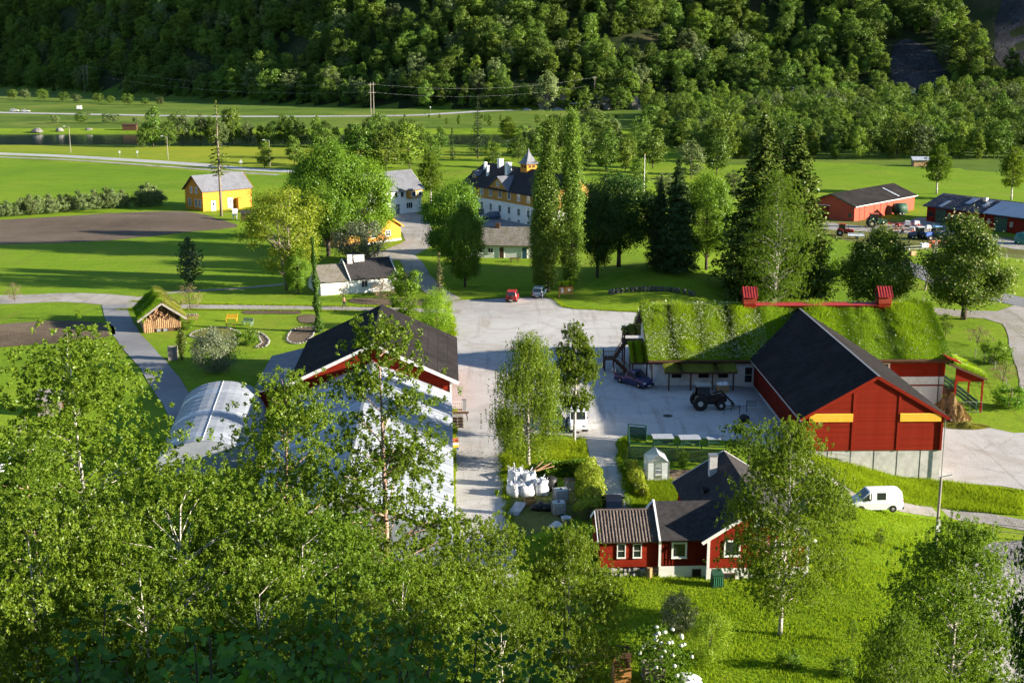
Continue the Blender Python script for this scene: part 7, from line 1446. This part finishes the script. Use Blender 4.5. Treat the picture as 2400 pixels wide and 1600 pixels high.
# ---- person walking on the garden path
def person():
    p = g(807, 722); t = thing('person', 'person in red top and dark trousers walking along the garden path', 'person', p, R(180))
    def skin(name, verts, edges, rad, m, root=0):
        me = bpy.data.meshes.new(name); me.from_pydata(verts, edges, []); me.materials.append(m); o = obj(name, me, t); md = o.modifiers.new('skin', 'SKIN')
        for i, r_ in enumerate(rad): me.skin_vertices[0].data[i].radius = (r_, r_); me.skin_vertices[0].data[i].use_root = (i == root)
        o.modifiers.new('sub', 'SUBSURF').render_levels = 1; return o
    ms = M('skin_tone', (.45, .28, .20), (.4, .25, .18), 3, .6); mt = M('red_top', (.40, .10, .08), (.33, .08, .06), 4, .8); mt2 = M('dark_trousers', (.03, .03, .04), (.04, .04, .05), 4, .85)
    V = [(0, 0, .95), (0, 0, 1.2), (0, 0, 1.42), (0, 0, 1.52), (.01, 0, 1.62), (.02, 0, 1.72), (0, .2, 1.40), (.12, .24, 1.14), (.26, .2, .98), (.31, .19, .9), (0, -.2, 1.40), (-.14, -.24, 1.15), (-.08, -.23, .92), (-.06, -.22, .84), (0, .1, .9), (.16, .1, .5), (.26, .1, .09), (.38, .1, .05), (0, -.1, .9), (-.08, -.1, .5), (-.32, -.1, .12), (-.22, -.1, .05)]
    E_ = [(0, 1), (1, 2), (2, 3), (3, 4), (4, 5), (2, 6), (6, 7), (7, 8), (8, 9), (2, 10), (10, 11), (11, 12), (12, 13), (0, 14), (14, 15), (15, 16), (16, 17), (0, 18), (18, 19), (19, 20), (20, 21)]
    rad = [.14, .13, .15, .055, .09, .085, .065, .05, .035, .04, .065, .05, .035, .04, .095, .065, .045, .04, .095, .065, .045, .04]
    skin('body', V, E_, rad, ms)
    skin('shirt', [V[0], V[1], V[2], V[6], V[7], V[10], V[11]], [(0, 1), (1, 2), (2, 3), (3, 4), (2, 5), (5, 6)], [.155, .15, .165, .08, .06, .08, .06], mt, 1)
    skin('trousers', [V[0], V[14], V[15], V[16], V[18], V[19], V[20]], [(0, 1), (1, 2), (2, 3), (0, 4), (4, 5), (5, 6)], [.15, .11, .08, .06, .11, .08, .06], mt2)
    MB().blob((.0, 0, 1.70), (.105, .1, .11), 3, .05).build('hair', M('brown_hair', (.06, .035, .02), (.05, .03, .02), 5), t, smooth=True); MB().blob((.105, 0, 1.63), (.02, .014, .02), 3, 0, 6, 5).build('nose', ms, t)
person()
# ---- hedge and foreground garden
def hedge(label, P, wd, hh, n, leaf, seed):
    Q = smooth_poly(P, .8, 0, False); O = Vector((Q[0].x, Q[0].y, Hf(Q[0].x, Q[0].y))); t = thing('hedge', label, 'hedge', O); r2 = np.random.default_rng(seed); A = np.array([(q.x - O.x, q.y - O.y, 0) for q in Q]); k = r2.integers(0, len(A) - 1, n); f = r2.random(n)[:, None]
    P3 = A[k] * (1 - f) + A[k + 1] * f; a = r2.random(n) * 6.28; rr = np.sqrt(r2.uniform(.35, 1, n)); bmp = 1 + .18 * np.sin(P3[:, 0] * 2 + P3[:, 1] * 1.4)
    P3[:, 0] += np.cos(a) * rr * wd / 2 * bmp; P3[:, 1] += r2.normal(0, .12, n); P3[:, 2] = hh * .5 + np.sin(a) * rr * hh * .5 * bmp; P3[:, 1] += np.cos(a * 1.7) * rr * wd * .4
    Nn = np.stack([np.cos(a), r2.normal(0, .5, n), np.sin(a)], 1) + r2.normal(0, .45, (n, 3)); V, F = quads(P3, Nn, .17, seed); obj('foliage', npmesh('foliage', V, F, leaf), t)
    mb = MB()
    for q in Q[::1]: mb.tube([(q.x - O.x, q.y - O.y, -.05), (q.x - O.x + .1, q.y - O.y, hh * .7)], .03, 4)
    mb.build('stem', m_bark, t); return t
hedge('dark hedge across the back of the junk store', [g(1262, 1118), g(1310, 1112), g(1360, 1112)], 1.9, 1.5, 9000, l_maple, 1); hedge('bright clipped hedge along the narrow lane by the junk store', [g(1372, 1105), g(1382, 1140), g(1388, 1180), g(1378, 1222)], 2.2, 1.6, 12000, l_lime, 2); hedge('dark hedge behind the white minivan', [g(1890, 1150), g(1940, 1185), g(1975, 1225)], 2.4, 2.0, 9000, l_chest, 3); hedge('row of berry bushes along the narrow lane beside the vegetable garden', [g(1478, 1100), g(1490, 1130), g(1505, 1165)], 1.3, 1.1, 5000, l_lime, 4)
tr('twiggy_shrub', 1375, 1222, 1185, 'rust-brown shrub at the end of the lane hedge', 'shrub', 1.3, 'shrub'); tr('garden_shrub', 1600, 1095, 1055, 'small leafy shrub before the green board fence', 'shrub', .6, 'shrub'); tr('sapling', 2062, 1285, 1238, 'young white-flowering sapling below the minivan', 'sapling', 1, 'sapling'); tr('sapling', 1997, 1505, 1450, 'tiny staked sapling on the lawn right of the house birch', 'sapling', .7, 'sapling'); tr('silver_shrub', 1590, 1480, 1392, 'round olive shrub on the lawn below the red house', 'shrub', .6, 'shrub')
tr_at('round_bush', 1665, 1455, 76, 'small yellow-green tree with dark bent stem at the bottom', 'tree', 1.0, 'tree'); tr_at('garden_shrub', 1850, 1545, 75, 'leafy shrub at the bottom edge right of the yellow-green tree', 'shrub', 1.0, 'shrub', minh=1.3); tr_at('garden_shrub', 1975, 1575, 74, 'leafy shrub in the bottom right below the lawn', 'shrub', 1.0, 'shrub', minh=1.3)
tr('twiggy_shrub', 2290, 810, 765, 'reddish bare shrub bank along the right-hand lane', 'shrub', 1.6, 'shrub'); tr('garden_shrub', 2330, 850, 800, 'green shrub beside the reddish one on the lane bank', 'shrub', 1.3, 'shrub'); tr('twiggy_shrub', 2350, 900, 850, 'second reddish bare shrub further down the lane bank', 'shrub', 1.3, 'shrub'); tr('garden_shrub', 2365, 955, 905, 'low green shrub at the lower end of the lane bank', 'shrub', 1.3, 'shrub')
d = ray(1560, 1440); Y = 72.5; x = Y * d[0] / d[1]; t = thing('snowball_bush', 'bush with round white flower heads at the bottom centre', 'bush', (x, Y, Hf(x, Y))); ph, tm, cm = PROTO['bush_tree']; ob = obj('stems', tm, t); ob.scale = (.55, .55, .62); ob = obj('foliage', cm, t); ob.scale = (.55, .55, .62); rs = random.Random(6)
fm = MB().blob((0, 0, 0), (.13, .13, .1), 2, .2, 8, 6).mesh('flower', M('snowball_white', (.72, .72, .62), (.6, .62, .5), 8, .8, .6, 30), True)
for i in range(30): a = rs.random() * 6.28; r_ = 1.7 * math.sqrt(rs.random()); z = 3.3 * math.sqrt(max(0, 1 - (r_ / 1.9) ** 2)) * rs.uniform(.75, 1.05) + .4; obj('flower', fm, t, (math.cos(a) * r_, math.sin(a) * r_, z))
for (u, v, L_, W_, Hh, m_), lb in zip(((1440, 1545, 1.9, 1.1, .7, m_wood), (1455, 1600, 1.0, 1.3, 1.3, m_slatyo), (1530, 1590, 1.2, 1.2, 1.0, m_stonewood), (1375, 1585, 1.3, 1.0, .7, m_pale)), ('long dark slatted crate behind the others at the bottom', 'upright orange-brown slatted crate at the bottom edge', 'weathered slatted crate below the snowball bush', 'pale slatted crate left of the orange-brown one')): pallet_box(lb, g(u, v), .08, L_, W_, Hh, m_, 6)
for (u, v, s), lb in zip(((1610, 1602, .75), (1310, 1575, .8)), ('white tarpaulin lump at the bottom edge right of the crates', 'white and grey plastic heap at the bottom edge left of the crates')): tag(MB().blob((0, 0, .3 * s), (s * 1.3, s * .8, .45 * s), int(s * 10), .3, 12, 8).build('white_tarpaulin', m_bag, loc=g(u, v), smooth=True), lb, 'tarpaulin')
# ---- grass blades: rough lawns near the viewer and verges
def lawn(name, poly, n, h, wd, m, seed, label):
    P = [Vector((q[0], q[1])) for q in poly]; x0, x1 = min(p.x for p in P), max(p.x for p in P); y0, y1 = min(p.y for p in P), max(p.y for p in P); r2 = np.random.default_rng(seed); X = r2.uniform(x0, x1, n * 3); Y = r2.uniform(y0, y1, n * 3); ins = np.zeros(len(X), bool); j = len(P) - 1
    for i in range(len(P)):
        a, b = P[i], P[j]; c = ((a.y > Y) != (b.y > Y)) & (X < (b.x - a.x) * (Y - a.y) / (b.y - a.y + 1e-9) + a.x); ins ^= c; j = i
    X, Y = X[ins][:n], Y[ins][:n]; hs = .6 + .8 * (np.sin(X * .7 + 1) * np.sin(Y * .9 + X * .3) * .5 + .5); Pz = np.stack([X, Y, H(X, Y)], 1); V, F = blades(Pz, h, wd, .9, seed); V = V.reshape(-1, 3, 3); V[:, 2, 2] = V[:, 0, 2] + (V[:, 2, 2] - V[:, 0, 2]) * hs
    obj(name, npmesh(name, V.reshape(-1, 3), F, m), label=label, cat='grass', kind='stuff')
m_lg = LEAF('lawn_blades', (.17, .26, .010), (.32, .39, .025), .5, .0)
lawn('lawn_grass', pts((1190, 1240), (1370, 1215), (1380, 1300), (1700, 1330), (1860, 1150), (1880, 1112), (1960, 1165), (2060, 1180), (2200, 1195), (2225, 1260), (2240, 1450), (2290, 1600), (1100, 1600)), 100000, .15, .03, m_lg, 1, 'unmown green lawn around the red house')
lawn('bank_grass', pts((1850, 1048), (1960, 1055), (2180, 1108), (2352, 1128), (2352, 1185), (2160, 1168), (2060, 1152), (1960, 1130)), 30000, .3, .035, m_lg, 2, 'long grass on the bank below the big red barn'); lawn('island_grass', pts((1160, 1040), (1200, 1010), (1345, 1016), (1360, 1100), (1240, 1090), (1165, 1140)), 16000, .3, .03, m_lg, 3, 'tall grass under the two yard birches')
lawn('verge_grass', pts((1046, 940), (1056, 960), (1048, 1000), (1044, 1230), (1036, 1230), (1036, 940)), 4500, .35, .035, m_lg, 4, 'strip of grass along the greenhouse wall'); lawn('garden_grass', pts((1430, 1080), (1480, 1080), (1570, 1110), (1560, 1170), (1460, 1180)), 9000, .2, .03, m_lg, 5, 'grass plot around the tiny glass greenhouse')

def edge_grass(name, P, n, wd, h, seed, label, closed=False):
    """ragged tufts straddling a hard edge"""
    Q = smooth_poly(P, 1.0, 0, closed); A = np.array([(q.x, q.y) for q in Q]); r2 = np.random.default_rng(seed); m = len(A) - 1; k = r2.integers(0, m, n); f = r2.random(n)[:, None]; X = A[k] * (1 - f) + A[k + 1] * f; dens = np.sin(X[:, 0] * .9) + np.sin(X[:, 1] * 1.3 + 1) + r2.normal(0, .8, n); X = X[dens > -.9] + r2.normal(0, wd, (int((dens > -.9).sum()), 2))
    V, F = blades(np.stack([X[:, 0], X[:, 1], H(X[:, 0], X[:, 1]) + .03], 1), h, .035, 1.0, seed); obj(name, npmesh(name, V, F, m_lg), label=label, cat='grass', kind='stuff')
edge_grass('yard_edge_grass', pts((1042, 775), (1042, 740), (1030, 705), (1050, 690), (1110, 687), (1160, 684), (1262, 684), (1300, 706), (1390, 713), (1470, 717)), 6000, .22, .22, 1, 'ragged grass along the far edge of the yard')
edge_grass('lane_edge_grass', pts((1440, 1000), (1422, 1050), (1432, 1100), (1456, 1215)), 2500, .18, .22, 2, 'ragged grass along the narrow lane'); edge_grass('path_edge_grass', pts((270, 712), (430, 712), (560, 713), (700, 714), (850, 716), (960, 718)), 5000, .2, .2, 3, 'ragged grass below the garden path'); edge_grass('path_far_grass', pts((300, 692), (430, 698), (560, 700), (700, 702), (850, 705), (960, 707)), 5000, .2, .2, 4, 'ragged grass above the garden path')
edge_grass('island_edge_grass', pts((1345, 1012), (1300, 1000), (1200, 1005), (1160, 1035), (1154, 1080), (1162, 1150), (1170, 1200), (1184, 1260)), 3500, .2, .25, 5, 'ragged grass around the birch island')
